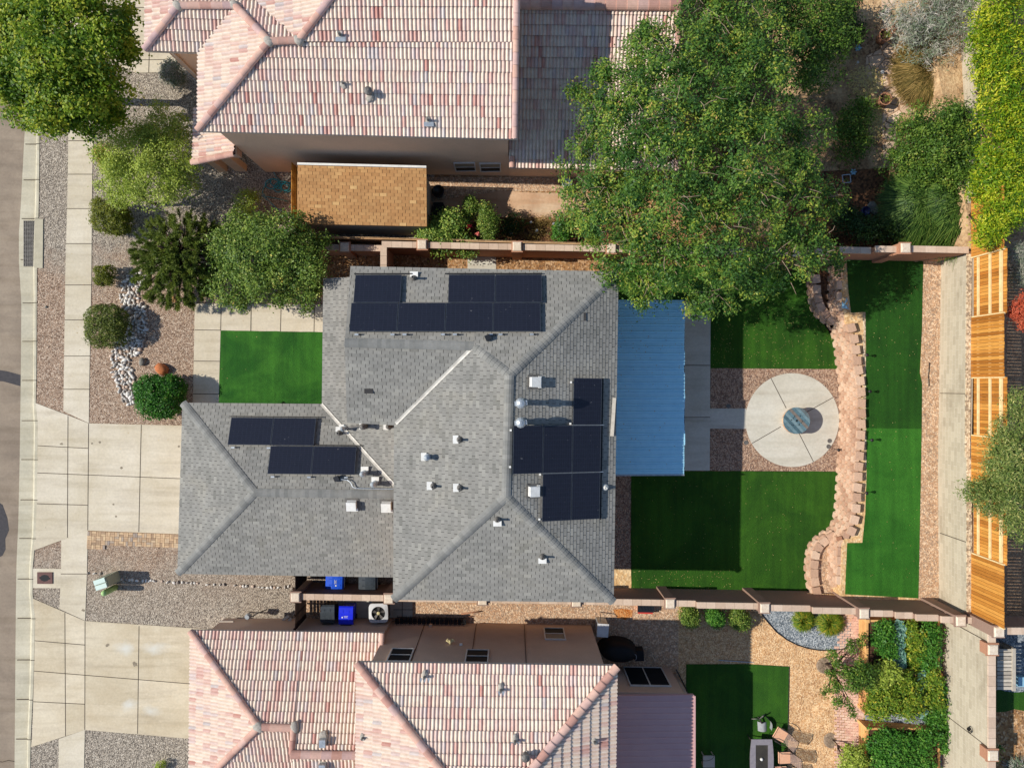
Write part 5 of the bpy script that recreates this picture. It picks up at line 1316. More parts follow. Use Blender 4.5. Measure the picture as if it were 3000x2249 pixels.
# dry creek of white river rock
rocks = []
for i in range(9):
    m = MB().rock((0, 0, .03), (R.uniform(.075, .11), R.uniform(.055, .08), R.uniform(.05, .07)), 40 + i, 0, (i + .5) / 9)
    o = m.build('river_rock', 'white_rock', None, True); rocks.append(o)
path = [W('A1', *p) for p in [(1215, 870), (1120, 880), (1060, 930), (1045, 1000), (1060, 1060), (1100, 1110), (1115, 1180), (1120, 1260), (1110, 1330), (1060, 1400), (1000, 1450), (970, 1510), (975, 1580), (1000, 1650)]] + [W('A2', *p) for p in [(1015, 40), (1030, 100), (1045, 160), (1065, 225)]]
wid = [.12, .35, .48, .48, .48, .46, .50, .52, .52, .58, .62, .50, .48, .55, .46, .46, .42, .22]
ln = resample(path, .15); used = []; nrock = 0
tries = 0
while nrock < 285 and tries < 16000:
    tries += 1
    f = R.random() * (len(ln) - 1); k = int(f); p = ln[k].lerp(ln[k + 1], f - k); t = ln[k + 1] - ln[k]; t.normalize()
    wv = wid[min(len(wid) - 1, int(f / len(ln) * len(wid)))]
    q = p + Vector((-t.y, t.x, 0)) * (R.uniform(-1, 1) * wv * .86)
    if any((q - z).length_squared < .0155 for z in used): continue
    used.append(q); o = rocks[nrock] if nrock < 9 else rocks[R.randrange(9)].copy()
    if nrock >= 9: col.objects.link(o)
    o.location = (q.x, q.y, 0); o.rotation_euler = (0, 0, R.uniform(0, 6.28)); sc = R.uniform(.75, 1.25); o.scale = (sc, sc, sc)
    tag(o, 'white rounded river rock in the dry creek bed winding past the clipped bushes', 'rock', 'white river rocks in the dry creek bed'); nrock += 1
ep = [('A3', x, y) for x, y in ((712, 80), (765, 82), (815, 84), (985, 130), (1025, 132), (1052, 135), (1075, 133), (1112, 140), (1160, 142), (1185, 140), (1210, 143), (1225, 138), (1250, 144), (1312, 146), (1358, 152), (1405, 155), (1412, 158), (1440, 156), (1478, 154), (1515, 157), (1552, 160), (1578, 160), (1600, 162), (1680, 172), (1735, 172), (1782, 174), (1816, 172), (1902, 178), (1950, 184), (1975, 186), (2000, 186), (2050, 188))] + [('B3', x, y) for x, y in ((40, 186), (62, 184), (115, 187), (165, 192), (195, 195), (235, 197), (265, 196), (290, 197), (320, 195), (375, 192), (402, 186), (430, 205))]
for t, x, y in ep:
    p = W(t, x, y); o = rocks[R.randrange(9)].copy(); col.objects.link(o); o.name = 'edging_stone'
    o.location = (p.x, p.y, 0); o.rotation_euler = (0, 0, R.uniform(0, 6.28)); s_ = R.uniform(.62, .9); o.scale = (s_, s_, s_)
    tag(o, 'pale edging stone in the single row across the front gravel below the garage roof', 'rock', 'edging stones in a row across the front gravel')
for x, y in ((1190, 315), (1215, 300), (1232, 290), (1250, 288), (1262, 296)):
    p = W('A1', x, y); o = rocks[R.randrange(9)].copy(); col.objects.link(o); o.name = 'edging_stone'; o.location = (p.x, p.y, 0); o.scale = (.9, .9, .9)
    tag(o, 'pale stone in the small ring under the lime green tree', 'rock', 'stones ringing the lime green tree')
# garden hose
m = MB(); hp = []
for i in range(120):
    a = i * .33; k = i / 120
    cx, cy = 300 + 55 * math.sin(k * 9) + 40 * k, 1500 + 18 * math.cos(k * 7); r_ = 42 + 14 * math.sin(a * .37)
    hp.append(W('B0', cx + r_ * math.cos(a), cy + r_ * math.sin(a) * .8, .03 + .02 * math.sin(a * 1.7) + .02 * k))
m.tube(hp, .022, 5, cap=False)
m.tube([W('B0', *p, .03) for p in ((245, 1470), (200, 1520), (190, 1560), (215, 1590), (300, 1605), (400, 1630))], .016, 5)
m.tube([W('B1', *p, .03) for p in ((190, 200), (250, 250), (300, 300), (360, 330), (410, 345))], .016, 5)
m.tube([W('B0', *p, .03) for p in ((275, 1380), (300, 1430), (340, 1470))], .016, 5)
tag(m.build('garden_hose', 'hose', None, True), 'teal garden hose in a loose coil on the gravel beside the shed fence', 'hose')
# ------------------------------------------------------------------ bins, condenser and side yard things
def bin_(mat, label, c, rz, lidmat, h=1.05, logo=False):
    e = thing('wheelie_bin', label, 'bin', (c.x, c.y, 0), rz, 'wheeled bins at the side gates')
    m = MB(); m.box((0, 0, .5), (.50, .56, .86), top=1.18); m.build('bin_body', mat, e, local=True)
    m = MB(); n = 6
    prof = [(-.40, .0), (-.34, .045), (-.10, .075), (.15, .07), (.34, .05), (.38, .0)]
    for (a, za), (b, zb) in zip(prof, prof[1:]):
        m.poly([(-.31, a, .94 + za), (.31, a, .94 + za), (.31, b, .94 + zb), (-.31, b, .94 + zb)])
    m.poly([(-.31, a, .94 + z) for a, z in prof]); m.poly([(.31, a, .94 + z) for a, z in prof][::-1])
    m.box((0, 0, .925), (.64, .80, .03)); m.box((-.13, .02, 1.0), (.05, .5, .03)); m.box((.13, .02, 1.0), (.05, .5, .03)); lid = m.build('lid', lidmat, e, local=True)
    if logo:
        k = MB()
        for j, (xx, ww) in enumerate(((0.04, .17), (.06, .13), (.04, .19))): k.box((-.02 + xx * .3, .08 - j * .035, 1.018), (ww, .012, .004))
        k.lathe((.15, .07, 1.018), [(.035, -.002), (.035, .003), (.02, .004)], 12); k.build('marking', 'white', lid, local=True)
    MB().tube([(-.24, .43, .93), (.24, .43, .93)], .02, 6).build('handle', 'black', e, local=True)
    for s in (-1, 1):
        w_ = MB().lathe((0, 0, 0), [(.1, -.03), (.11, 0), (.1, .03)], 12).build('wheel', 'black', e, local=True)
        w_.location = (s * .27, .30, .11); w_.rotation_euler = (0, PI / 2, 0)
    return e
bin_('blue_plastic', 'bright blue wheeled bin tucked under the grey garage eave', W('B3', 775, 150, .95), -PI / 2 - .03, 'blue_plastic', logo=True)
bin_('grey_plastic', 'dark grey wheeled bin under the grey garage eave', W('B3', 1042, 158, .95), -PI / 2, 'grey_plastic')
bin_('black', 'black lidded wheeled bin in the alcove behind the slatted gate', W('B3', 715, 415, 1.0), PI + .02, 'grey_plastic')
bin_('deep_blue', 'deep blue wheeled bin with white printing, beside the air conditioner', W('B3', 865, 425, 1.0), PI - .02, 'deep_blue', logo=True)
c = W('B3', 1128, 405, .9); c.z = 0
e = thing('air_conditioner', 'pale grey air conditioner with its fan facing up, by the brown wall', 'air conditioner', c, .02)
m = MB(); m.box((0, 0, .03), (.86, .86, .06)); m.build('base_pad', 'slab', e, local=True)
m = MB(); m.box((0, 0, .44), (.72, .72, .74))
for s in range(14):
    for sx in (-1, 1): m.box((sx * .37, -.33 + s * .05, .45), (.02, .02, .72)); m.box((-.33 + s * .05, sx * .37, .45), (.02, .02, .72))
m.build('grille', 'ac_dark', e, local=True)
m = MB(); out = [(.42 * math.copysign(abs(math.cos(t)) ** .35, math.cos(t)), .42 * math.copysign(abs(math.sin(t)) ** .35, math.sin(t))) for t in [2 * PI * i / 48 for i in range(48)]]
inn = [(.3 * math.cos(2 * PI * i / 48), .3 * math.sin(2 * PI * i / 48)) for i in range(48)]
for i in range(48):
    j = (i + 1) % 48
    m.poly([(*inn[i], .92), (*out[i], .89), (*out[j], .89), (*inn[j], .92)]); m.poly([(*out[i], .78), (*out[j], .78), (*out[j], .89), (*out[i], .89)]); m.poly([(*inn[i], .80), (*inn[i], .92), (*inn[j], .92), (*inn[j], .80)])
m.build('top_cover', 'ac_pale', e, local=True)
m = MB(); m.lathe((0, 0, .815), [(.3, 0), (.3, .004)], 24); m.build('fan_well', 'cover', e, local=True)
m = MB()
for i in range(5):
    a = 2 * PI * i / 5 + .3; p = lambda r_, d_, z: (r_ * math.cos(a + d_), r_ * math.sin(a + d_), z)
    m.poly([p(.06, -.4, .86), p(.28, -.26, .85), p(.285, .22, .885), p(.06, .4, .88)])
m.build('fan_blade', 'ac_dark', e, local=True)
MB().lathe((0, 0, .86), [(.07, 0), (.07, .05), (.04, .06)], 14).build('fan_hub', 'yellow', e, local=True)
m = MB()
for r_ in (.1, .16, .22, .28): m.tube([(r_ * math.cos(2 * PI * i / 24), r_ * math.sin(2 * PI * i / 24), .925) for i in range(25)], .004, 4, cap=False)
m.build('fan_guard', 'blackm', e, local=True)
e = thing('railing', 'black metal railing lying along the brown house wall', 'railing', W('B3', 1560, 430, 0)); m = MB()
a, b = W('B3', 1285, 432, .1), W('B3', 1825, 440, .1)
for dy in (0, .16, .3): m.seg(a + Vector((0, -dy, .1 + dy)), b + Vector((0, -dy, .1 + dy)), .03, .03)
for i in range(16): p = a.lerp(b, i / 15); m.seg(p + Vector((0, .08, .08)), p + Vector((0, -.42, .5)), .016, .016)
for i in range(16):
    p = a.lerp(b, i / 15); m.box(p + Vector((0, -.17, .16)), (.17, .3, .03))
m.build('bar', 'blackm', e)
m = MB(); m.tube([W('B3', 1800, 412, .05), W('B3', 1955, 390, .06)], .03, 6); m.tube([W('B3', 1840, 430, .05), W('B3', 1895, 432, .05)], .02, 6)
tag(m.build('pole', 'terracotta', None, True), 'short dull red pipe lying on the side yard gravel', 'pipe')
e = thing('gas_meter', 'small grey gas meter with pipes against the brown garage wall', 'gas meter', W('B3', 75, 445, 0)); c = W('B3', 75, 430, .7)
MB().lathe(c, [(.1, -.14), (.13, -.08), (.13, .08), (.09, .14)], 12).build('meter_body', 'galv', e)
m = MB(); m.tube([c, c + Vector((-.18, -.05, 0)), c + Vector((-.18, -.05, -.7))], .025, 6); m.tube([c, c + Vector((.2, .0, 0)), c + Vector((.35, .1, -.1)), c + Vector((.6, .1, -.65))], .025, 6); m.build('pipe', 'galvd', e)
for i, (a, b, lab) in enumerate((((275, 520), (405, 425), 'flat grey brown board leaning by the bin gate, lower one'), ((330, 535), (425, 445), 'grey brown board leaning closest to the bin gate'))):
    m = MB(); p, q = W('B3', *a, .06), W('B3', *b, .35); q.z = .35; c = (p + q) / 2; m.seg(p - c, q - c, .11, .03); single(m, 'board', 'grey_wood', lab, 'board', c)
p = W('A3', 1805, 488, .9); single(MB().box((0, 0, 0), (.62, .05, .10)), 'wall_cap_stone', 'fascia', 'pale flat stone ledge on the brown garage wall near the driveway', 'ledge', (p.x, -10.52, .5))
p = W('C3', 1010, 540, .9)
e = thing('cooler_unit', 'pale grey metal utility cabinet standing in the shade at the brown house corner', 'cabinet', (p.x, p.y, 0), -.08)
m = MB(); m.box((0, 0, .48), (.44, .52, .9)); m.build('cabinet_body', 'galv', e, local=True)
m = MB(); m.box((0, 0, .95), (.5, .58, .04)); m.build('lid', 'ac_pale', e, local=True)
m = MB(); m.box((.18, -.31, .12), (.06, .06, .24)); m.tube([(-.1, .3, .7), (-.1, .42, .6), (0, .5, .02)], .02, 6); m.build('pipe', 'galvd', e, local=True)
p = W('C3', 1150, 740, .8)
e = thing('barbecue_grill', 'barbecue grill under a black fabric cover with a pale handle strap', 'grill', (p.x, p.y + .1, 0), -.06)
m = MB(); m.lathe((-.05, 0, 0), [(.86, 0), (.84, .5), (.78, .9), (.62, 1.08), (.3, 1.13)], 20, sq=.52, rz=.2); m.build('cover', 'cover', e, True, local=True)
m = MB(); m.box((.86, -.08, .62), (.42, .5, .5), .1, top=.9); m.build('side_shelf_cover', 'cover', e, local=True)
MB().tube([(.60, .05, 1.0), (.68, -.02, 1.03), (.7, -.16, .98), (.66, -.26, .92)], .018, 5).build('strap', 'grey_sling', e, True, local=True)
p = W('C3', 1358, 365, .3)
e = thing('storage_tote', 'storage tote with a black lid and red base against the boundary wall', 'storage box', (p.x, p.y, 0), -.02)
MB().box((0, -.06, .14), (.62, .36, .28), top=1.06).build('tote_body', 'red', e, local=True)
m = MB(); m.box((0, 0, .31), (.72, .34, .06)); 
for i in range(4): m.box((-.2 + i * .13, 0, .345), (.05, .2, .02), .4)
m.build('lid', 'black', e, local=True)
m = MB(); a, b = W('C3', 1950, 784, .04), W('D3', 340, 768, .04); c = (a + b) / 2; m.tube([a - c, b - c], .022, 6); single(m, 'pole', 'galv', 'long thin pale pole lying on the tan gravel above the small lawn', 'pole', c)
e = thing('firewood_rack', 'dark metal lattice rack beside the sliding glass door wall', 'rack', W('C3', 1650, 940, 0)); m = MB()
for i in range(7): p = W('C3', 1605 + i * 13, 860 + i * 26, 0); m.seg(p, p + Vector((.0, 0, .8)), .03, .03)
for z in (.15, .45, .78): m.seg(W('C3', 1605, 860, z), W('C3', 1690, 1030, z), .04, .04)
m.build('bar', 'blackm', e)
# patio furniture -------------------------------------------------------------
ZP = lambda x, y, z=0: P(2140 + x / 6.144, 2000 + y / 6.144, z)
c = ZP(566, 1400, .72); c.z = 0
e = thing('patio_table', 'grey framed patio table with a dark glass top, on the small lawn edge', 'table', c)
def outline(hx, hy, bow, n=12):
    q = []
    for i in range(n + 1): t = -1 + 2 * i / n; q.append((hx - bow * t * t, hy * t))
    for i in range(n + 1): t = 1 - 2 * i / n; q.append((-hx + bow * t * t, hy * t))
    return q
o_, i_ = outline(.52, .95, .07), outline(.27, .70, .0)
m = MB()
for k in range(len(o_)):
    j = (k + 1) % len(o_)
    m.poly([(*i_[k], .72), (*o_[k], .72), (*o_[j], .72), (*i_[j], .72)]); m.poly([(*o_[k], .68), (*o_[j], .68), (*o_[j], .72), (*o_[k], .72)]); m.poly([(*i_[k], .69), (*i_[k], .72), (*i_[j], .72), (*i_[j], .69)])
m.build('table_top', 'table_frame', e, local=True)
MB().prism(i_, .70, .706).build('glass_pane', 'table_glass', e, local=True)
for x in (-.4, .4):
    for y in (-.8, .8): MB().tube([(x, y, .7), (x * 1.02, y * 1.02, 0)], .025, 8).build('leg', 'chair_metal', e, local=True)
p = ZP(562, 1370, .74); m = MB(); m.lathe((0, 0, 0), [(.04, 0), (.075, .03), (.05, .07), (.02, .09)], 10)
single(m, 'ornament', 'white', 'small white ornament standing on the glass of the patio table', 'ornament', (p.x, p.y, .706), smooth=True)
def sling_chair(name, label, loc, rz):
    e = thing(name, label, 'chair', loc, rz, 'tan sling patio chairs at the table')
    # faces -x (towards the table): seat, back at +x
    m = MB(); m.poly([(-.26, -.25, .42), (.22, -.25, .40), (.22, .25, .40), (-.26, .25, .42)]); m.poly([(-.26, -.25, .41), (-.26, .25, .41), (.22, .25, .39), (.22, -.25, .39)]); m.poly([(-.26, -.25, .41), (-.3, -.25, .36), (-.3, .25, .36), (-.26, .25, .41)])
    m.build('seat', 'tan_sling', e, local=True)
    m = MB(); n = 8
    pr = [(.22 + .24 * (i / n) ** .9, .40 + .62 * i / n) for i in range(n + 1)]
    for j in range(10):
        ya, yb_ = -.24 + .048 * j + .008, -.24 + .048 * (j + 1) - .008
        for (a, za), (b, zb) in zip(pr, pr[1:]): m.poly([(a, ya, za), (a, yb_, za), (b, yb_, zb), (b, ya, zb)])
    m.build('backrest', 'mesh_sling', e, local=True)
    for s in (-1, 1):
        m = MB(); y = s * .27
        m.tube([(-.3, y, .0), (-.27, y, .42), (.22, y, .40), (.46, y, 1.02)], .016, 6); m.tube([(-.1, y, .41), (.3, y, .0)], .016, 6)
        m.build('side_frame', 'chair_metal', e, True, local=True)
        m = MB(); m.tube([(-.28, y * 1.06, .42), (-.24, y * 1.1, .62), (.0, y * 1.12, .65), (.32, y * 1.0, .62)], .02, 6); m.build('armrest', 'chair_metal', e, True, local=True)
    m = MB(); m.tube([(.46, -.27, 1.02), (.5, 0, 1.05), (.46, .27, 1.02)], .016, 6); m.tube([(-.27, -.27, .40), (-.27, .27, .40)], .014, 6); m.build('crossbar', 'chair_metal', e, True, local=True)
    return e
p = ZP(880, 890, .42); sling_chair('patio_chair', 'tan sling patio chair turned askew at the table corner', (p.x, p.y, gz(p.x, p.y)), -.52)
for (x, y), lab in (((945, 1285), 'tan sling patio chair pushed straight to the table side'), ((880, 1545), 'tan sling patio chair cut by the bottom edge of the photo')):
    p = ZP(x, y, .42); sling_chair('patio_chair', lab, (p.x, p.y, gz(p.x, p.y)), 0.02)
p = ZP(600, 690, .3)
e = thing('swivel_chair', 'grey swivel chair tipped over on the small lawn, legs in the air', 'chair', (p.x, p.y, 0), .35)
m = MB(); n = 8
for i in range(n):
    for j in range(6):
        f_ = lambda a, b: (-.05 + .42 * (a / n - .5) - .1 + .02 * b, -.1 - .06 * a / n * 2 + .40 * (b / 6 - .75), .12 + .25 * (1 - (2 * a / n - 1) ** 2) * .6)
        m.poly([f_(i, j), f_(i + 1, j), f_(i + 1, j + 1), f_(i, j + 1)])
m.build('seat', 'grey_sling', e, local=True)
m = MB()
for i in range(n):
    f_ = lambda a, z: (.16 + .12 * math.sin(PI * a / n), -.4 + .55 * a / n, z)
    m.poly([f_(i, .05), f_(i + 1, .05), f_(i + 1, .48), f_(i, .48)])
m.build('backrest', 'grey_sling', e, local=True)
MB().tube([(-.1, -.05, .3), (-.16, .2, .34)], .035, 8).build('pedestal', 'chair_metal', e, local=True)
for i in range(5):
    a = 1.0 + i * 2 * PI / 5; m = MB(); c0 = Vector((-.16, .2, .34)); m.tube([c0, c0 + Vector((.32 * math.cos(a), .1 + .12 * math.sin(a), .30 * math.sin(a))), ], [.03, .022], 6); m.build('leg', 'galvd', e, True, local=True)
p = W('C3', 1868, 1600, .4)
e = thing('side_table', 'small square tan side table on the shaded lawn by the pink cover', 'table', (p.x, p.y, 0))
MB().box((0, 0, .42), (.52, .52, .05)).build('table_top', 'fascia', e, local=True)
for x in (-.22, .22):
    for y in (-.22, .22): MB().box((x, y, .2), (.04, .04, .4)).build('leg', 'fascia', e, local=True)
m = MB(); m.tube([(.3 * math.cos(PI * i / 10) * 1, 0, .42 + .3 * math.sin(PI * i / 10)) for i in range(11)], .012, 5)
p = W('C3', 1840, 1535, .1); single(m, 'hoop', 'galvd', 'thin metal hoop behind the tan side table', 'hoop', (p.x, p.y, 0), smooth=True, rz=.3)
# spool table and fire ring
c = W('D2', 468, 345, .1)
e = thing('fire_ring', 'ring of tan blocks under the blue spool table', 'fire ring', (c.x, c.y, .02))
for i in range(12):
    a = 2 * PI * i / 12
    for z in (0, .15):
        if z and i % 2: continue
    m = MB()
    for z in (0, .15): m.box((.47 * math.cos(a + z), .47 * math.sin(a + z), .075 + z), (.2, .235, .145), a + z)
    m.build('ring_block', 'block', e, local=True)
c = W('D2', 478, 343, .7)
e = thing('spool_table', 'round weathered blue cable spool table on the round patio slab', 'table', (c.x, c.y, .30))
m = MB(); a0 = .75
for i in range(9):
    x0, x1 = -.58 + i * 1.16 / 9 + .003, -.58 + (i + 1) * 1.16 / 9 - .003; pts = []
    hh = lambda x: math.sqrt(max(.001, .585 ** 2 - x * x))
    xs = [x0 + (x1 - x0) * k / 4 for k in range(5)]
    pts = [(x, -hh(x)) for x in xs] + [(x, hh(x)) for x in xs[::-1]]
    r_ = (0.25, .55, .1, .7, .4, .85, .3, .62, .95)[i]
    pts = [(x * math.cos(a0) - y * math.sin(a0), x * math.sin(a0) + y * math.cos(a0)) for x, y in pts]
    m.prism(pts, .38, .43, r=r_)
m.build('table_top', 'spool', e, local=True)
MB().lathe((0, 0, 0), [(.28, 0), (.28, .38)], 20).build('drum', 'spool', e, local=True)
m = MB()
for x, y, r_ in ((0, 0, .05), (-.15, .1, .022), (-.12, .16, .022), (-.09, .22, .022), (.15, .2, .026), (-.24, .03, .024), (.24, -.03, .022), (-.16, -.2, .024), (.1, -.2, .024), (.12, -.14, .02), (-.22, -.18, .02), (.2, -.1, .02)): m.lathe((x, y, .4305), [(r_, 0), (r_, .003)], 10)
m.build('bolt_hole', 'cover', e, local=True)
# valve caps and path lights
for t, x, y, lab in (('D2', 730, 497, 'round metal valve cap on the slab, the one nearer the spool table'), ('D2', 722, 540, 'round metal valve cap on the slab, the one nearer the slab rim'), ('D2', 92, 510, 'pale ring cap in the pink gravel below the round slab'), ('C2', 2028, 245, 'pale ring cap in the shaded gravel above the link path')):
    p = W(t, x, y, .02); m = MB(); m.lathe((0, 0, 0), [(.1, 0), (.1, .012), (.06, .012), (.055, .004)], 14); single(m, 'valve_cap', 'galvd', lab, 'valve cap', p)
def light(label, p, z0):
    e = thing('path_light', label, 'path light', (p.x, p.y, z0), 0, 'stake lights along the block wall')
    MB().tube([(0, 0, -.05), (0, 0, .38)], .012, 6).build('stake', 'blackm', e, local=True)
    m = MB(); m.lathe((0, 0, .36), [(.03, 0), (.05, .04), (.05, .1), (.075, .11), (.03, .15)], 10); m.build('lamp_head', 'blackm', e, local=True)
for t, x, y, z, lab in (('D1', 978, 1408, TZ, 'black stake light on the terrace, the one closest to the tree shade'), ('D2', 1000, 120, TZ, 'black stake light on the terrace just above the round slab\'s level'), ('D2', 1015, 486, TZ, 'black stake light at the line where the turf changes shade'), ('D2', 975, 884, TZ, 'black stake light by the last straight cap blocks of the curved wall'), ('D2', 765, 560, 0, 'black stake light in the pink gravel at the foot of the curved wall')):
    light(lab, W(t, x, y, z + .02), z)
for t, a, b, z, lab in (('D2', (1484, 0), (1488, 80), TZ, 'thin dark stick lying on the terrace gravel by the brighter turf edge'), ('D1', (1492, 1462), (1484, 1561), TZ, 'thin dark bar lying on the terrace gravel beside the concrete wall')):
    p, q = W(t, *a, z + .03), W(t, *b, z + .03); c = (p + q) / 2; single(MB().tube([p - c, q - c], .018, 6), 'stick', 'blackm', lab, 'stick', c)
p = W('D1', 850, 1012, TZ + .04); m = MB()
for i in range(7): m.poly([Vector((R.uniform(-.2, .2), R.uniform(-.3, .3), R.uniform(0, .07))) for _ in range(3)])
single(m, 'tarp_scrap', 'pale_blue', 'crumpled pale blue plastic scrap beside the block wall caps', 'tarp', p)
# garden things north ----------------------------------------------------------
def pot(label, t, x, y, r_, h, off=0):
    p = WG(t, x, y); k = (H - p.z - h) / F; sx, sy = S(t, x, y); p = Vector(((sx - 1500) * k, (1124.5 - sy) * k, gz(p.x, p.y)))
    e = thing('plant_pot', label, 'plant pot', p, 0)
    m = MB(); m.lathe((0, 0, 0), [(r_ * .72, 0), (r_ * .9, h * .6), (r_, h * .95), (r_ * 1.06, h), (r_ * .9, h), (r_ * .86, h - .1), (.02, h - .11)], 20); m.build('pot_body', 'terracotta', e, True, local=True)
    m = MB(); m.lathe((0, 0, h - .13), [(r_ * .85, 0), (r_ * .85, .03)], 16); m.build('soil_fill', 'soil', e, local=True)
    V, rn = leaves([(.03, 0, h - .05, r_ * .5, r_ * .5, .12)], 60, .1, .04, 12, .08, seed=int(x)); npmesh('foliage', V, len(rn), rn, 'lf_green', e)
LATER = [lambda: pot('large terracotta pot beside the grey twiggy bush', 'D0', 1160, 265, .27, .5), lambda: pot('terracotta pot at the top of the flagstone steps, with a pale stone beside it', 'D0', 1160, 752, .27, .5)]
p = WG('D0', 1215, 225); single(MB().lathe((0, 0, 0), [(.1, 0), (.14, .12), (.12, .14), (.02, .1)], 12), 'bowl', 'terracotta', 'small bowl next to the large terracotta pot', 'bowl', p)
for t, x, y, lab, mt_, d in (('D0', 925, 388, 'pale blue garden ornament at the dark edge of the locust tree', 'pale_blue', .15), ('D0', 1222, 495, 'pale blue garden ornament beside the brown grass clump', 'pale_blue', .1), ('D0', 1110, 570, 'small white pinwheel ornament on the sunny flagstones', 'white', .09), ('D0', 925, 496, 'tiny white round ornament in the tree shade', 'white', .06), ('D0', 890, 1325, 'blue white flower ornament beside the little wire table', 'pale_blue', .14), ('D0', 1450, 810, 'white stone ornament by the yellow leaves', 'white', .08)):
    p = WG(t, x, y); m = MB()
    m.tube([(0, 0, 0), (0, 0, .25)], .012, 5)
    for i in range(6): a = i * PI / 3; m.rock((d * .6 * math.cos(a), d * .6 * math.sin(a), .26), (d * .45, d * .3, .03), i, rz=a)
    m.rock((0, 0, .28), (d * .3, d * .3, .04), 9)
    single(m, 'garden_ornament', mt_, lab, 'garden ornament', p)
p = WG('D0', 818, 1388); e = thing('wire_table', 'small square wire table under the edge of the locust tree', 'table', p, .1); m = MB()
for s in (-1, 1): m.box((s * .17, 0, .5), (.03, .36, .03)); m.box((0, s * .17, .5), (.31, .03, .03))
m.build('table_top', 'galv', e, local=True)
for x in (-.15, .15):
    for y in (-.15, .15): MB().tube([(x, y, 0), (x, y, .5)], .01, 5).build('leg', 'galvd', e, local=True)
p = WG('D1', 980, 320); m = MB(); m.lathe((0, 0, 0), [(.13, 0), (.19, .25), (.2, .34), (.15, .34), (.12, .2)], 14); single(m, 'glazed_pot', 'navy', 'dark blue glazed pot in the shaded garden by the stepping stone', 'plant pot', p, smooth=True)
p = WG('D1', 1058, 285); single(MB().rock((0, 0, .03), (.24, .3, .05), 4), 'stepping_stone', 'grey_rock', 'pale stepping stone beside the dark blue glazed pot', 'stepping stone', p, smooth=True)
p = W('C1', 722, 98, .4); m = MB(); m.lathe((0, 0, 0), [(.2, 0), (.22, .4), (.23, .42), (.2, .42), (.19, .39)], 18); m.lathe((0, 0, .36), [(.19, 0), (.05, .03)], 16); single(m, 'metal_tub', 'galv', 'round grey metal tub against the beige wall under the locust tree', 'tub', (p.x, p.y, 0), smooth=True)
for x, y, lab in ((270, 505, 'clear headed stake light in the mulch bed nearest the rose bush'), (478, 485, 'clear headed stake light in the middle of the dry mulch bed'), (615, 430, 'clear headed stake light at the locust side of the mulch bed'), (430, 418, 'faint stake light in the mulch bed beside the flagstones')):
    p = W('C1', x, y, .3); e = thing('stake_light', lab, 'garden light', (p.x, p.y, 0), 0, 'clear stake lights in the mulch bed')
    MB().tube([(0, 0, 0), (0, 0, .26)], .01, 5).build('stake', 'blackm', e, local=True); m = MB(); m.lathe((0, 0, .26), [(.05, 0), (.07, .05), (.04, .09)], 10); m.build('lamp_head', 'galv', e, local=True)
for t, x, y, s_, lab in (('B1', 1612, 165, .24, 'round black planter tub in the shade behind the shed'), ):
    p = W(t, x, y, .45); m = MB(); m.lathe((0, 0, 0), [(.2, 0), (.26, .45), (.28, .48), (.22, .48), (.2, .4)], 16); single(m, 'planter_tub', 'black', lab, 'tub', (p.x, p.y, 0), smooth=True)
p = W('B1', 1612, 320, .8); e = thing('compost_bin', 'square black compost bin beside the shed\'s end wall', 'bin', (p.x, p.y, 0)); MB().box((0, 0, .38), (.46, .72, .76), top=.92).build('bin_body', 'cover', e, local=True); MB().box((0, 0, .78), (.45, .7, .05)).build('lid', 'cover', e, local=True)
# hose hook on the tall wall and the slatted bench beyond it
p = (18.55, -13.95, 3.35); m = MB(); m.tube([(-.08, .11 * math.cos(2 * PI * i / 16), .11 * math.sin(2 * PI * i / 16)) for i in range(17)], .02, 6, cap=False); m.tube([(0, -.1, -.1), (-.08, -.05, -.08)], .015, 5); m.lathe((-.06, 0, -.1), [(.08, 0), (.08, .01)], 10)
single(m, 'wall_hook', 'blackm', 'round black and white hook plate on the tall cream block wall', 'hook', p)
zb = UZ + .75; a, b = W('D3', 2010, 650, zb), W('D3', 2120, 965, zb)
e = thing('slatted_bench', 'weathered grey slatted bench beyond the tall block wall', 'bench', ((a.x + b.x) / 2, (a.y + b.y) / 2, UZ))
m = MB(); L = a.y - b.y
for i in range(11): m.box((a.x + .33, a.y - (i + .5) * L / 11, zb), (.7, L / 11 - .03, .04))
m.build('slat', 'grey_wood', e)
m = MB(); m.box((a.x + .62, (a.y + b.y) / 2, zb + .03), (.13, L + .05, .06)); m.build('top_rail', 'grey_wood', e)
m = MB()
for i in range(11): m.box((a.x + .74, a.y - (i + .5) * L / 11, UZ + .36), (.03, L / 11 - .03, .72))
m.build('side_board', 'grey_wood', e)
for y in (a.y - .08, b.y + .08):
    for x in (a.x + .06, a.x + .6): MB().box((x, y, UZ + .35), (.07, .07, .7)).build('leg', 'grey_wood', e)
p = W('D3', 2200, 905, UZ + .3); single(MB().box((0, 0, .15), (.3, .35, .3), top=1.1), 'tub', 'pale_blue', 'pale tub partly showing beside the slatted grey bench', 'tub', (p.x, p.y, UZ))
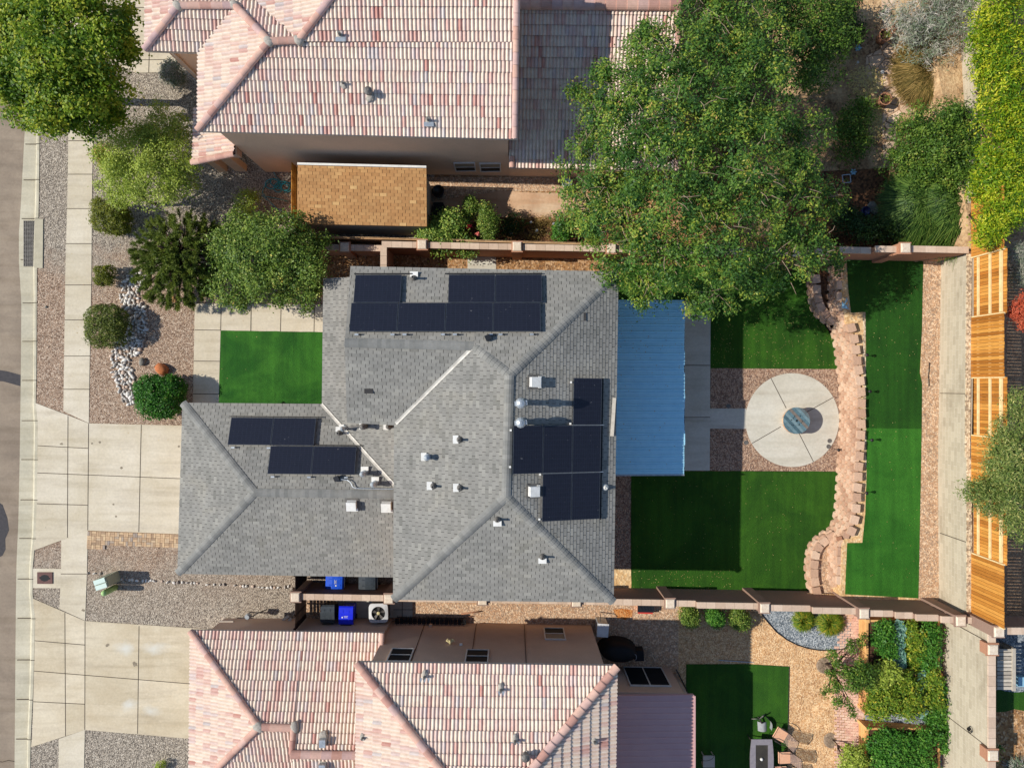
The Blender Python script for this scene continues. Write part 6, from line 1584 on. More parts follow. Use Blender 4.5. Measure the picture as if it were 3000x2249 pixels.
# raised beds
def rbed(label, x0, y0, x1, y1, zt):
    e = thing('raised_bed', label, 'raised bed', ((x0 + x1) / 2, (y0 + y1) / 2, gz((x0 + x1) / 2, y1)), 0, 'timber raised beds along the tall wall')
    z0 = .6; m = MB()
    for x in (x0, x1): 
        for z in (zt - .08, zt - .25, zt - .42, zt - .59): m.box((x, (y0 + y1) / 2, z), (.09, y0 - y1, .155))
    for y in (y0, y1):
        for z in (zt - .085, zt - .255, zt - .425, zt - .595): m.box(((x0 + x1) / 2, y, z), (x1 - x0 - .1, .09, .155))
    m.build('timber_frame', 'bed_wood', e)
    for x in (x0, x1):
        for y in (y0, y1): MB().box((x, y, zt - .35), (.14, .14, .8)).build('corner_post', 'bed_wood', e)
    MB().box(((x0 + x1) / 2, (y0 + y1) / 2, zt - .2), (x1 - x0 - .12, y0 - y1 - .12, .24)).build('soil_fill', 'soil', e)
BZ = 1.62
q0, q1 = W('D3', 1018, 440, BZ), W('D3', 1562, 812, BZ); rbed('timber raised bed with blue green cabbages, next to the brown boundary wall', q0.x, q0.y, q1.x, q1.y, BZ); bed1 = (q0, q1)
q0, q1 = W('D3', 1016, 850, BZ), W('D3', 1575, 1140, BZ); rbed('timber raised bed nearly hidden by yellowing vines, the middle bed', q0.x, q0.y, q1.x, q1.y, BZ); bed2 = (q0, q1)
q0, q1 = W('D3', 1018, 1262, BZ), W('D3', 1565, 1700, BZ); rbed('timber raised bed full of dark green leaves at the bottom edge', q0.x, q0.y, q1.x, q1.y, BZ); bed3 = (q0, q1)
# ------------------------------------------------------------------ vegetation
M['lf_maple'] = leafm('maple_leaves', [(0, C(48, 78, 18)), (.3, C(84, 118, 26)), (.6, C(130, 156, 38)), (.85, C(176, 182, 56)), (1, C(206, 196, 78))], .4)
M['lf_locust'] = leafm('locust_leaves', [(0, C(32, 62, 28)), (.35, C(66, 104, 42)), (.65, C(106, 140, 54)), (.9, C(164, 174, 64)), (.965, C(184, 160, 84)), (1, C(206, 152, 102))], .36)
M['lf_lime'] = leafm('lime_leaves', [(0, C(92, 116, 36)), (.5, C(150, 168, 60)), (1, C(200, 206, 98))])
M['lf_green'] = leafm('green_leaves', [(0, C(42, 70, 22)), (.5, C(78, 110, 36)), (.85, C(122, 146, 54)), (1, C(172, 172, 76))])
M['lf_bush'] = leafm('bush_leaves', [(0, C(30, 70, 14)), (.5, C(48, 102, 20)), (.9, C(84, 136, 40)), (1, C(170, 186, 90))])
M['lf_box'] = leafm('boxwood_leaves', [(0, C(54, 66, 22)), (.5, C(90, 104, 34)), (1, C(146, 152, 66))])
M['lf_juni'] = leafm('juniper_leaves', [(0, C(58, 68, 10)), (.5, C(100, 108, 18)), (1, C(146, 144, 38))])
M['lf_pine'] = leafm('pine_needles', [(0, C(58, 74, 30)), (.5, C(98, 116, 44)), (.85, C(138, 150, 62)), (1, C(172, 168, 96))], .35)
M['lf_photinia'] = leafm('evergreen_leaves', [(0, C(48, 76, 26)), (.45, C(92, 120, 42)), (.82, C(142, 160, 68)), (.94, C(178, 180, 96)), (1, C(214, 186, 74))])
M['lf_yellow'] = leafm('yellow_green_leaves', [(0, C(48, 84, 14)), (.35, C(96, 134, 22)), (.62, C(156, 176, 34)), (.85, C(204, 202, 50)), (1, C(226, 214, 80))], .35)
M['lf_rose'] = leafm('rose_leaves', [(0, C(52, 86, 30)), (.45, C(104, 136, 52)), (.8, C(168, 182, 82)), (1, C(206, 206, 110))])
M['lf_grey'] = leafm('grey_green_leaves', [(0, C(84, 104, 72)), (.3, C(112, 128, 96)), (.5, C(150, 150, 132)), (.75, C(186, 176, 164)), (1, C(116, 138, 92))], .1)
M['lf_brown'] = leafm('dry_grass', [(0, C(84, 76, 36)), (.5, C(128, 108, 56)), (1, C(168, 138, 82))], .2)
M['lf_reed'] = leafm('soft_grass', [(0, C(34, 60, 22)), (.5, C(66, 96, 34)), (1, C(110, 134, 58))], .25)
M['lf_blue'] = leafm('blue_green_leaves', [(0, C(60, 100, 84)), (.5, C(90, 132, 112)), (1, C(136, 170, 152))], .15)
M['lf_red'] = leafm('red_leaves', [(0, C(150, 62, 40)), (.5, C(196, 92, 62)), (1, C(216, 122, 84))], .3)
M['lf_yvine'] = leafm('yellowing_leaves', [(0, C(62, 98, 26)), (.45, C(104, 134, 38)), (.8, C(156, 164, 52)), (1, C(206, 176, 60))], .3)
M['lf_veg'] = leafm('vegetable_leaves', [(0, C(36, 78, 22)), (.5, C(66, 118, 36)), (.88, C(104, 150, 54)), (1, C(160, 180, 80))], .25)
M['lf_arbor'] = leafm('cedar_leaves', [(0, C(62, 82, 34)), (.45, C(96, 116, 50)), (.8, C(140, 146, 76)), (1, C(200, 188, 116))], .15)
M['lf_dark'] = leafm('shade_leaves', [(0, C(26, 46, 18)), (.6, C(46, 74, 28)), (1, C(74, 96, 40))])
M['petal_red'] = leafm('red_petals', [(0, C(186, 24, 40)), (1, C(226, 60, 70))]); M['petal_pink'] = leafm('pink_petals', [(0, C(220, 112, 104)), (1, C(236, 150, 130))])
def Bl(t, x, y, z, r, rz=None, ry=None, base=None):
    p = W(t, x, y, z); k = (H - z) / F / ORG[t[0]][1]; r_ = r * k
    return (p.x, p.y, z, r_, (ry * k if ry else r_), rz if rz else r_ * .8)
def Bo(x, y, z, r, rz=None, ry=None):
    p = O(x, y, z); k = (H - z) / F * 1.35624
    return (p.x, p.y, z, r * k, (ry or r) * k, rz or r * k * .8)
# street maple
mp = [Bo(75, 70, 5.2, 75), Bo(150, 40, 5.6, 75), Bo(200, 110, 5.4, 70), Bo(245, 60, 5.0, 55), Bo(110, 140, 5.6, 75), Bo(40, 175, 4.6, 62), Bo(125, 215, 4.8, 70), Bo(60, 235, 4.2, 42), Bo(190, 195, 4.9, 66), Bo(240, 180, 4.3, 52), Bo(200, 262, 3.9, 46), Bo(130, 258, 4.0, 44), Bo(255, 250, 3.5, 28), Bo(10, 110, 4.6, 60), Bo(15, 20, 4.6, 60), Bo(272, 110, 4.4, 34), Bo(275, 30, 4.3, 28), Bo(100, -40, 5, 90)]
mp = [(a, b_, c, d * .76, e_ * .76, f * .75) for a, b_, c, d, e_, f in mp]
b = O(205, 205, 0); plant('maple_tree', 'broad green maple tree overhanging the street and sidewalk', 'tree', mp, 56000, 'lf_maple', (b.x + 1.0, b.y - .3, 0), r0=.2, ln=.14, wd=.08, per=46, crad=.2, up=.85, tone=.72, rag=.18, sat=9, satr=.34, inner=.65)
# honey locust
lo = [Bo(1300, 400, 5.6, 80), Bo(1380, 300, 6.2, 95), Bo(1350, 190, 5.8, 66), Bo(1430, 130, 6.0, 75), Bo(1295, 260, 5.4, 54), Bo(1480, 230, 6.8, 100), Bo(1450, 420, 6.9, 105), Bo(1350, 500, 5.8, 80), Bo(1265, 470, 5.0, 38), Bo(1440, 560, 6.0, 76), Bo(1400, 620, 5.2, 38), Bo(1560, 520, 6.6, 95), Bo(1600, 380, 6.8, 110), Bo(1610, 220, 6.0, 95), Bo(1710, 300, 4.8, 75), Bo(1690, 430, 5.6, 92), Bo(1660, 575, 5.8, 75), Bo(1540, 620, 5.2, 52), Bo(1745, 530, 5.4, 58), Bo(1780, 430, 4.4, 42), Bo(1560, 110, 5.8, 85), Bo(1650, 120, 4.8, 70), Bo(1600, 30, 5.2, 70), Bo(1510, 40, 5.6, 50), Bo(1255, 320, 5.0, 26), Bo(1300, 160, 5.4, 22), Bo(1375, 95, 5.4, 18), Bo(1505, 662, 4.6, 22), Bo(1385, 652, 4.6, 15), Bo(1212, 365, 4.8, 13), Bo(1222, 480, 4.4, 17), Bo(1320, 590, 5.2, 36), Bo(1240, 200, 5.2, 12), Bo(1230, 425, 4.6, 16), Bo(1800, 560, 4.6, 26)]
b = O(1545, 400, 0); plant('locust_tree', 'huge honey locust tree with fine green leaves and brown seed pods', 'tree', lo, 108000, 'lf_locust', (b.x, b.y, 0), r0=.26, ln=.12, wd=.055, per=34, crad=.17, up=.65, tone=.66, inner=.7, rag=.17, sat=9, satr=.24)
e = [o for o in bpy.data.objects if o.name == 'locust_tree'][0]; m = MB()
for _ in range(260):
    q = R.choice(lo[:26]); a = R.uniform(0, 6.28); f = R.uniform(.2, 1.0); c = Vector((q[0] + q[3] * f * math.cos(a), q[1] + q[4] * f * math.sin(a), q[2] + q[5] * math.sqrt(max(0, 1 - f * f)) * 1.02))
    d = Vector((math.cos(a) + R.uniform(-.8, .8), math.sin(a) + R.uniform(-.8, .8), R.uniform(-.1, .3))).normalized() * R.uniform(.25, .7)
    m.tube([c - d * .5, c + Vector((R.uniform(-.05, .05), R.uniform(-.05, .05), .02)), c + d * .5], [.014, .011, .006], 4)
o = m.build('bare_twig', 'twig', e); o['kind'] = 'stuff'
plant('tree', 'low dark green leafy tree beside the flagstone path at the top edge', 'tree', [Bo(1740, 40, 3.2, 70), Bo(1790, 90, 2.8, 55), Bo(1720, 130, 3.2, 60), Bo(1800, 20, 2.6, 48), Bo(1770, 160, 2.5, 42), Bo(1690, 20, 3.4, 55)], 17000, 'lf_green', None, r0=.1, ln=.13, wd=.055, per=22, crad=.2, tone=.55, rag=.12, sat=4)
# small trees and shrubs on the street side
plant('small_tree', 'lime green fine leaved small tree below the maple', 'tree', [Bo(300, 330, 2.4, 62), Bo(365, 340, 2.6, 55), Bo(330, 395, 2.4, 60), Bo(265, 390, 2.0, 48), Bo(385, 395, 2.2, 42), Bo(345, 285, 2.6, 48), Bo(250, 330, 1.9, 38), Bo(385, 300, 2.5, 34)], 40000, 'lf_lime', W('A1', 1250, 270), r0=.08, ln=.085, wd=.04, per=22, crad=.15, tone=.55, inner=.5, rag=.1, sat=5)
plant('shrub', 'rusty red tinged shrub at the sidewalk edge under the maple', 'shrub', [Bl('A0', 830, 1240, .5, 62), Bl('A0', 850, 1310, .4, 50)], 1500, 'lf_red', r0=.03, ln=.07, wd=.03, per=20, crad=.1)
plant('shrub', 'blue grey spiky shrub in the shade beside the downspout', 'shrub', [Bl('A0', 1400, 580, .6, 80), Bl('A0', 1440, 640, .5, 55), Bl('A0', 1350, 610, .5, 45)], 3500, 'lf_grey', r0=.04, ln=.14, wd=.03, per=18, crad=.12)
plant('juniper_bush', 'olive green juniper bush against the sidewalk, beside the lime green tree', 'bush', [Bl('A1', 860, 400, .65, 110, .6), Bl('A1', 960, 420, .6, 105, .55), Bl('A1', 840, 300, .6, 75, .5), Bl('A1', 930, 340, .8, 100, .5)], 9000, 'lf_juni', r0=.04, ln=.10, wd=.035, per=24, crad=.1, up=.9, inner=.25, tone=.55)
plant('clipped_bush', 'small square clipped bush nearest the top of the white rock bed', 'bush', [Bl('A1', 855, 850, .45, 66, .42), Bl('A1', 890, 880, .42, 50, .4), Bl('A1', 820, 815, .42, 45, .4), Bl('A1', 890, 815, .42, 48, .4), Bl('A1', 820, 890, .42, 45, .4)], 4500, 'lf_juni', r0=.03, ln=.07, wd=.03, per=20, crad=.06, up=.7, inner=.2, flat=.8)
plant('clipped_bush', 'large round clipped bush with dull olive leaves over the white rocks', 'bush', [Bl('A1', 868, 1255, .62, 168, .62), Bl('A1', 930, 1200, .6, 110, .58), Bl('A1', 810, 1320, .6, 110, .55), Bl('A1', 930, 1320, .6, 105, .56), Bl('A1', 805, 1190, .6, 105, .56)], 15000, 'lf_box', r0=.05, ln=.065, wd=.035, per=26, crad=.08, up=.6, inner=.12, flat=.8, tone=.4)
plant('clipped_bush', 'glossy bright green round bush touching the garage roof corner', 'bush', [Bl('A2', 1285, 180, .75, 178, .72, 170), Bl('A2', 1360, 220, .7, 120, .65), Bl('A2', 1215, 110, .7, 110, .65), Bl('A2', 1390, 110, .7, 105, .62)], 15000, 'lf_bush', r0=.05, ln=.10, wd=.05, per=24, crad=.1, up=.6, inner=.15, flat=.7, tone=.5)
plant('evergreen_shrub', 'big round evergreen shrub with some yellow leaves between the pine and the porch', 'shrub', [Bl('B1', 120, 700, 2.6, 250), Bl('B1', 330, 560, 2.8, 210), Bl('B1', 480, 760, 2.6, 220), Bl('B1', 250, 900, 2.3, 180), Bl('B1', 520, 960, 2.0, 150), Bl('B1', -80, 620, 2.3, 170), Bl('B1', -40, 930, 2.0, 180), Bl('A1', 1850, 640, 2.0, 130), Bl('B1', 560, 620, 2.2, 140), Bl('B1', 60, 470, 2.4, 120)], 42000, 'lf_photinia', None, r0=.12, ln=.11, wd=.055, per=22, crad=.16, up=.65, tone=.62, rag=.1, sat=5)
plant('shrub', 'pale sparse shrub on the gravel just above the evergreen shrub', 'shrub', [Bl('B1', 60, 250, .8, 85), Bl('B1', 120, 200, .7, 45), Bl('B1', 30, 330, .7, 70)], 2400, 'lf_lime', r0=.03, ln=.08, wd=.035, per=16, crad=.13)
# pine with bottle brush shoots
def pine(name, label, base, shoots, mat='lf_pine', ln=.15, wd=.02, dens=150, tuft=.42):
    e = thing(name, label, 'tree', base); base = Vector(base); Vs = []; rs = []; m = MB()
    g = np.random.default_rng(3)
    for (c, d, L) in shoots:
        c, d = Vector(c), Vector(d).normalized(); n = int(dens * L / tuft)
        s = g.random(n) * L - L * .5; dv = np.array(d)
        w_ = nrmz(g.normal(size=(n, 3))); w_ = nrmz(w_ * .9 + dv * .75)
        p = np.array(c) + dv * s[:, None]; l = ln * (.6 + .6 * g.random(n))[:, None]
        b = nrmz(np.cross(w_, g.normal(size=(n, 3)))) * wd / 2
        Vs.append(np.stack([p - b, p + b, p + w_ * l + b * .5, p + w_ * l - b * .5], 1).reshape(-1, 3)); rs.append(np.clip(g.random() * .5 + g.random(n) * .5, 0, 1))
    V = np.concatenate(Vs); r_ = np.concatenate(rs); npmesh('crown', V, len(r_), r_, mat, e, base)
    m = MB(); zt = max(s[0][2] for s in shoots); m.tube([base, base + Vector((.05, .03, zt * .5)), base + Vector((0, 0, zt))], [.13, .09, .03], 7)
    for c, d, L in shoots[::2]:
        c = Vector(c); k = base + Vector((0, 0, max(.3, c.z * .55))); m.tube([k, k.lerp(c, .55) + Vector((0, 0, .05)), c], [.045, .03, .012], 5)
    m.build('trunk', 'bark', e, True)
    return e
cp_ = W('A1', 1560, 720, 0); sh_ = []
for _ in range(520):
    a = R.uniform(0, 2 * PI); f = math.sqrt(R.random()); x = 1490 + math.cos(a) * f * 385 - (40 if math.cos(a) < 0 else 0); y = 725 + math.sin(a) * f * 380
    if x > 1830 or (x > 1560 and y > 1020): continue
    z = 1.0 + 1.9 * (1 - f * f) + R.uniform(-.3, .25); p = W('A1', x, y, z); o = Vector((p.x - cp_.x, p.y - cp_.y, 0))
    d = (o.normalized() if o.length > .01 else Vector((1, 0, 0))) * (.55 + f) + Vector((R.uniform(-.8, .8), R.uniform(-.8, .8), .75 - .5 * f))
    sh_.append((p, d, R.uniform(.25, .45)))
pine('pine_tree', 'dark pine tree with bristly shoots beside the white rock bed', cp_, sh_, dens=130, wd=.024, ln=.14)
# rose bush and neighbours
rb = [Bl('B1', 1720, 430, 1.5, 110), Bl('B1', 1590, 530, 1.4, 110), Bl('B1', 1690, 590, 1.3, 90), Bl('B1', 1820, 600, 1.2, 80), Bl('B1', 1510, 520, 1.1, 60), Bl('B1', 1640, 440, 1.3, 80), Bl('B1', 1610, 650, 1.2, 38), Bl('B1', 1870, 650, 1.2, 50)]
e = plant('rose_bush', 'yellow green rose bush with red and pink blooms draping over the wall', 'bush', rb, 8000, 'lf_rose', W('B1', 1700, 470, 0), r0=.04, ln=.10, wd=.055, per=18, crad=.16, tone=.5)
for x, y, mt_ in ((1862, 455, 'petal_red'), (1932, 508, 'petal_pink')):
    p = W('B1', x, y, 1.45); V, rn = leaves([(p.x, p.y, 1.45, .07, .07, .05)], 60, .08, .06, 20, .03, up=.8, seed=x); o = npmesh('bloom', V, len(rn), rn, mt_, e, tuple(e.location)); o['label'] = 'red rose bloom' if mt_ == 'petal_red' else 'pink rose bloom'
plant('shrub', 'small leafy shrub standing between the rose bush and the flagstones, the smaller one', 'shrub', [Bl('B1', 1880, 300, 1.2, 60), Bl('B1', 1870, 250, 1.1, 40), Bl('B1', 1850, 360, 1.0, 45)], 2600, 'lf_photinia', r0=.03, ln=.08, wd=.04, per=18, crad=.1)
plant('shrub', 'taller upright shrub beside the red rose bloom, at the mulch bed', 'shrub', [Bl('B1', 2020, 420, 1.5, 75), Bl('C1', 80, 400, 1.4, 70), Bl('C1', 90, 490, 1.3, 60), Bl('C1', 60, 310, 1.3, 42)], 4800, 'lf_photinia', r0=.03, ln=.08, wd=.04, per=18, crad=.12)
plant('shrub', 'dark shadowed plant in the mulch bed beside the upright shrub', 'plant', [Bl('C1', 300, 420, .5, 70), Bl('C1', 250, 470, .4, 50)], 900, 'lf_dark', r0=.02, ln=.09, wd=.045, per=14, crad=.14)
plant('leafy_plant', 'bright green leafy clump by the old picket fence under the locust', 'plant', [Bl('C1', 670, 500, .4, 70), Bl('C1', 700, 470, .4, 50)], 900, 'lf_veg', r0=.02, ln=.14, wd=.05, per=18, crad=.1)
g_ = np.random.default_rng(9)
def tuft(name, label, cat, p, rad, h, n, mat, group=None, lean=.6, wd=.012, hang=.0, dirn=(0, 0)):
    e = thing(name, label, cat, p, 0, group)
    d = g_.normal(size=(n, 2)); d /= np.maximum(np.linalg.norm(d, axis=1, keepdims=True), .01); rr = (g_.random(n) ** .38)[:, None]
    b = np.c_[d * rr * rad * .35, np.zeros(n)]; hh = h * (.6 + .5 * g_.random(n))
    mid = np.c_[d * rr * rad * (.35 + .35 * lean) + np.array(dirn) * .5, hh * .8]; tip = np.c_[d * rr * rad * (.35 + .65) + np.array(dirn) + g_.normal(size=(n, 2)) * rad * .1, hh * (1 - lean * .4 * rr[:, 0] - hang)]
    s = np.c_[-d[:, 1], d[:, 0], np.zeros(n)] * wd / 2
    V1 = np.stack([b - s, b + s, mid + s, mid - s], 1); V2 = np.stack([mid - s, mid + s, tip + s * .3, tip - s * .3], 1)
    V = np.concatenate([V1, V2]).reshape(-1, 3); r1 = g_.random(n); npmesh('foliage', V, 2 * n, np.concatenate([r1, r1]), mat, e)
    return e
# back of the northern garden
plant('shrub', 'grey twiggy sage bush at the top of the flagstone garden path', 'bush', [Bo(2000, 30, 2.2, 58), Bo(2055, 50, 2.1, 48), Bo(1975, 80, 1.9, 45), Bo(2025, 105, 1.9, 42), Bo(2010, -10, 2.2, 60), Bo(2070, 10, 2.1, 40), Bo(1950, 40, 2.0, 36)], 9000, 'lf_grey', None, r0=.05, ln=.24, wd=.022, per=18, crad=.16, tone=.7, rag=.25, sat=6, up=.8, inner=.7)
tuft('ornamental_grass', 'brown and olive clump of dry grass between the sage bush and the block wall', 'grass clump', O(1998, 165, 1.1), 1.7, .85, 13000, 'lf_brown', wd=.03, lean=.9)
plant('shrub', 'round mid green shrub beside the flagstone path, above the soft green grass', 'shrub', [Bo(2010, 300, 2.5, 62), Bo(1975, 340, 2.2, 45), Bo(2060, 310, 2.5, 52), Bo(2090, 355, 2.4, 42), Bo(2030, 365, 2.2, 52), Bo(2020, 262, 2.3, 44), Bo(2110, 320, 2.6, 40), Bo(2080, 262, 2.5, 40), Bo(2112, 395, 2.5, 36), Bo(1948, 365, 1.9, 40), Bo(1965, 310, 2.1, 44), Bo(2060, 405, 2.1, 44)], 25000, 'lf_green', None, r0=.06, ln=.11, wd=.05, per=30, crad=.16, tone=.7, rag=.2, sat=7, satr=.3, inner=.6)
for (x, y, z, rad, lab) in ((2042, 446, 1.2, 2.3, 'large soft green grass clump by the end of the reddish wall, the sunlit one'), (1962, 452, 1.1, 1.75, 'dark soft grass clump in the locust shade, beside the larger sunlit one')):
    tuft('ornamental_grass', lab, 'grass clump', O(x, y, z), rad, 1.7, 15000 if rad > 1.5 else 8000, 'lf_reed', 'soft grass clumps in the northern garden', .8, .03, .1, (.1, -.1))
yb_ = [Bo(2160, 40, 4.2, 60), Bo(2140, 110, 4.2, 48), Bo(2190, 120, 4.4, 50), Bo(2150, 180, 4.2, 50), Bo(2200, 210, 4.4, 50), Bo(2160, 255, 4.2, 50), Bo(2200, 300, 4.2, 48), Bo(2165, 330, 4.1, 45), Bo(2125, 60, 4.0, 25), Bo(2120, 160, 3.8, 22), Bo(2150, -30, 4.2, 60)]
plant('yellow_shrub', 'bright yellow green shrub row along the wall, the upper long mass', 'shrub', yb_, 34000, 'lf_yellow', None, r0=.06, ln=.13, wd=.04, per=22, crad=.16, tone=.8, rag=.2, sat=8, inner=.6)
plant('yellow_shrub', 'bright yellow green shrub hanging over the first cedar fence boards', 'shrub', [Bo(2165, 395, 4.3, 48), Bo(2190, 440, 4.5, 46), Bo(2145, 450, 4.6, 38), Bo(2125, 510, 4.9, 22), Bo(2150, 490, 4.8, 30), Bo(2205, 380, 4.2, 42), Bo(2130, 400, 4.0, 30)], 17000, 'lf_yellow', None, r0=.06, ln=.13, wd=.04, per=22, crad=.15, tone=.7, rag=.12, sat=6)
for i, (bl, lab) in enumerate((([Bl('D0', 930, 900, 1.5, 110), Bl('D0', 880, 1010, 1.4, 90), Bl('D0', 960, 830, 1.4, 60), Bl('D0', 900, 1130, 1.3, 90)], 'dull green shrub in the dark edge of the locust by the lower terracotta pot'),
                               ([Bl('D1', 960, 450, 1.9, 130, .5, 70), Bl('D1', 1130, 460, 1.9, 120, .5, 75), Bl('D1', 830, 380, 1.7, 80)], 'dark green undergrowth shrub right behind the reddish wall'),
                               ([Bl('D0', 820, 130, 1.5, 100), Bl('D0', 900, 250, 1.4, 60), Bl('D0', 780, 280, 1.4, 90)], 'olive green shrub under the locust near the blue ornament'))):
    plant('shrub', lab, 'shrub', bl, 4600, 'lf_dark' if i else 'lf_green', None, r0=.04, ln=.11, wd=.05, per=20, crad=.2, rag=.3, sat=6, satr=.35, inner=.7)
# beyond the cedar fence
plant('cedar_tree', 'pale tipped cedar tree leaning over the fence from the neighbouring lot', 'tree', [Bo(2195, 930, 5.2, 42), Bo(2200, 1010, 5.6, 58), Bo(2165, 1000, 5.4, 36), Bo(2190, 1085, 5.4, 48), Bo(2105, 1062, 5.0, 26), Bo(2135, 1075, 5.1, 34), Bo(2120, 1045, 5.0, 22), Bo(2205, 870, 5.0, 26), Bo(2195, 1140, 5.0, 30), Bo(2165, 955, 5.2, 30)], 22000, 'lf_arbor', (20.9, -3.2, UZ), r0=.12, ln=.13, wd=.03, per=22, crad=.16, up=.9, tone=.35, inner=.3)
plant('red_tree', 'small tree with orange red leaves at the very edge beyond the cedar fence', 'tree', [Bo(2205, 672, 4.6, 24), Bo(2222, 650, 4.6, 24), Bo(2215, 690, 4.4, 20)], 3000, 'lf_red', None, r0=.05, ln=.12, wd=.035, per=18, crad=.12)
plant('twiggy_shrub', 'bare grey twiggy shrub behind the first cedar fence panels', 'shrub', [Bo(2195, 550, 3.9, 24), Bo(2215, 575, 3.8, 24), Bo(2200, 600, 3.7, 18)], 2600, 'lf_grey', None, r0=.05, ln=.3, wd=.012, per=14, crad=.16)
plant('vine_plant', 'sparse vine growing up the far side of the tall cream wall', 'plant', [Bl('D3', 2000, 1410, 3.9, 26), Bl('D3', 1990, 1480, 3.8, 22)], 160, 'lf_green', None, r0=.02, ln=.1, wd=.05, per=10, crad=.1)
tuft('spiky_plant', 'pale spiky plant at the bottom corner behind the tall cream wall', 'plant', W('D3', 2110, 1545, UZ), .6, .5, 260, 'lf_grey', lean=.8, wd=.03)
# southern neighbour
for t, x, y, r_, mt_, lab in (('C3', 1710, 425, 78, 'lf_photinia', 'rounded olive shrub on the tan gravel closest to the tote'), ('C3', 1915, 430, 68, 'lf_veg', 'bright green shrub in the middle of the three by the brown wall'), ('D3', 40, 420, 78, 'lf_photinia', 'rounded green shrub beside the grey gravel bed, casting a leafy shadow')):
    plant('shrub', lab, 'shrub', [Bl(t, x, y, .5, r_, .45), Bl(t, x + 15, y + 25, .4, r_ * .8, .4), Bl(t, x - 20, y - 20, .45, r_ * .7, .4)], 3600, mt_, r0=.03, ln=.08, wd=.035, per=18, crad=.1, group='shrubs along the brown boundary wall')
for x, y, r_, lab in ((505, 425, .5, 'spiky green grass clump on the grey gravel, the smaller one'), (705, 440, .62, 'spiky green grass clump on the grey gravel, the larger one by the tan patch')):
    p = WG('D3', x, y - 8); tuft('spiky_grass', lab, 'grass clump', p, r_, .62, 2600, 'lf_yvine', 'spiky grass clumps on the grey gravel', .9, .018)
p = WG('A3', 1325, 1615); plant('small_shrub', 'tiny shrub on the gravel below the second driveway', 'shrub', [(p.x, p.y, .25, .2, .2, .2), (p.x - .1, p.y - .12, .2, .16, .16, .16)], 700, 'lf_lime', r0=.02, ln=.07, wd=.03, per=14, crad=.06)
# fruit trees with bare mulch rings
def ring(label, t, x, y):
    p = WG(t, x, y); m = MB(); m.lathe((0, 0, -.01), [(.36, 0), (.30, .035), (.1, .03)], 16)
    for i in range(60):
        a, r_ = R.uniform(0, 6.28), R.uniform(.05, .36); q = Vector((r_ * math.cos(a), r_ * math.sin(a), R.uniform(.01, .05))); d = Vector((R.uniform(-.15, .15), R.uniform(-.15, .15), R.uniform(0, .03))); m.tube([q, q + d], .006, 4)
    single(m, 'twig_ring', 'twig', label, 'twig ring', p)
ring('ring of dry twigs round the trunk of the open branched fruit tree', 'D3', 690, 780); ring('ring of dry twigs at the foot of the small tree at the bottom edge', 'D3', 745, 1350)
fb = [(980, 560, 2.2, 16), (965, 620, 2.3, 20), (890, 610, 2.3, 20), (900, 660, 2.4, 26), (760, 690, 2.2, 26), (720, 710, 2.1, 16), (790, 760, 2.3, 22), (730, 840, 2.2, 20), (770, 845, 2.2, 22), (870, 830, 2.5, 50), (940, 870, 2.6, 70), (1000, 900, 2.5, 60), (900, 930, 2.5, 50), (780, 935, 2.3, 36), (720, 965, 2.2, 26), (680, 985, 2.1, 14), (800, 1040, 2.2, 28), (780, 1075, 2.1, 18), (870, 1060, 2.2, 24), (890, 1110, 2.1, 18), (910, 1150, 2.0, 14), (960, 780, 2.5, 50), (1020, 830, 2.5, 50)]
FB = [Bl('D3', x, y, z, r_) for x, y, z, r_ in fb]
b = WG('D3', 700, 765); plant('fruit_tree', 'open branched young fruit tree leaning over the brick path to the middle bed', 'tree', FB, 5200, 'lf_green', tuple(b), r0=.05, ln=.12, wd=.042, per=12, crad=.1, tops=[B_[:3] for B_ in FB], tone=.5, rag=.3, inner=.8)
FB = [Bl('D3', x, y, z, r_) for x, y, z, r_ in ((880, 1430, 1.9, 45), (940, 1460, 1.9, 50), (850, 1490, 1.8, 40), (980, 1500, 1.8, 40), (900, 1530, 1.9, 50), (820, 1540, 1.7, 26), (960, 1400, 1.7, 30), (860, 1580, 1.8, 45), (960, 1560, 1.8, 40))]
b = WG('D3', 755, 1345); plant('fruit_tree', 'small yellow green tree beside the brick path at the bottom edge', 'tree', FB, 3600, 'lf_lime', tuple(b), r0=.035, ln=.11, wd=.045, per=16, crad=.1, tops=[B_[:3] for B_ in FB])
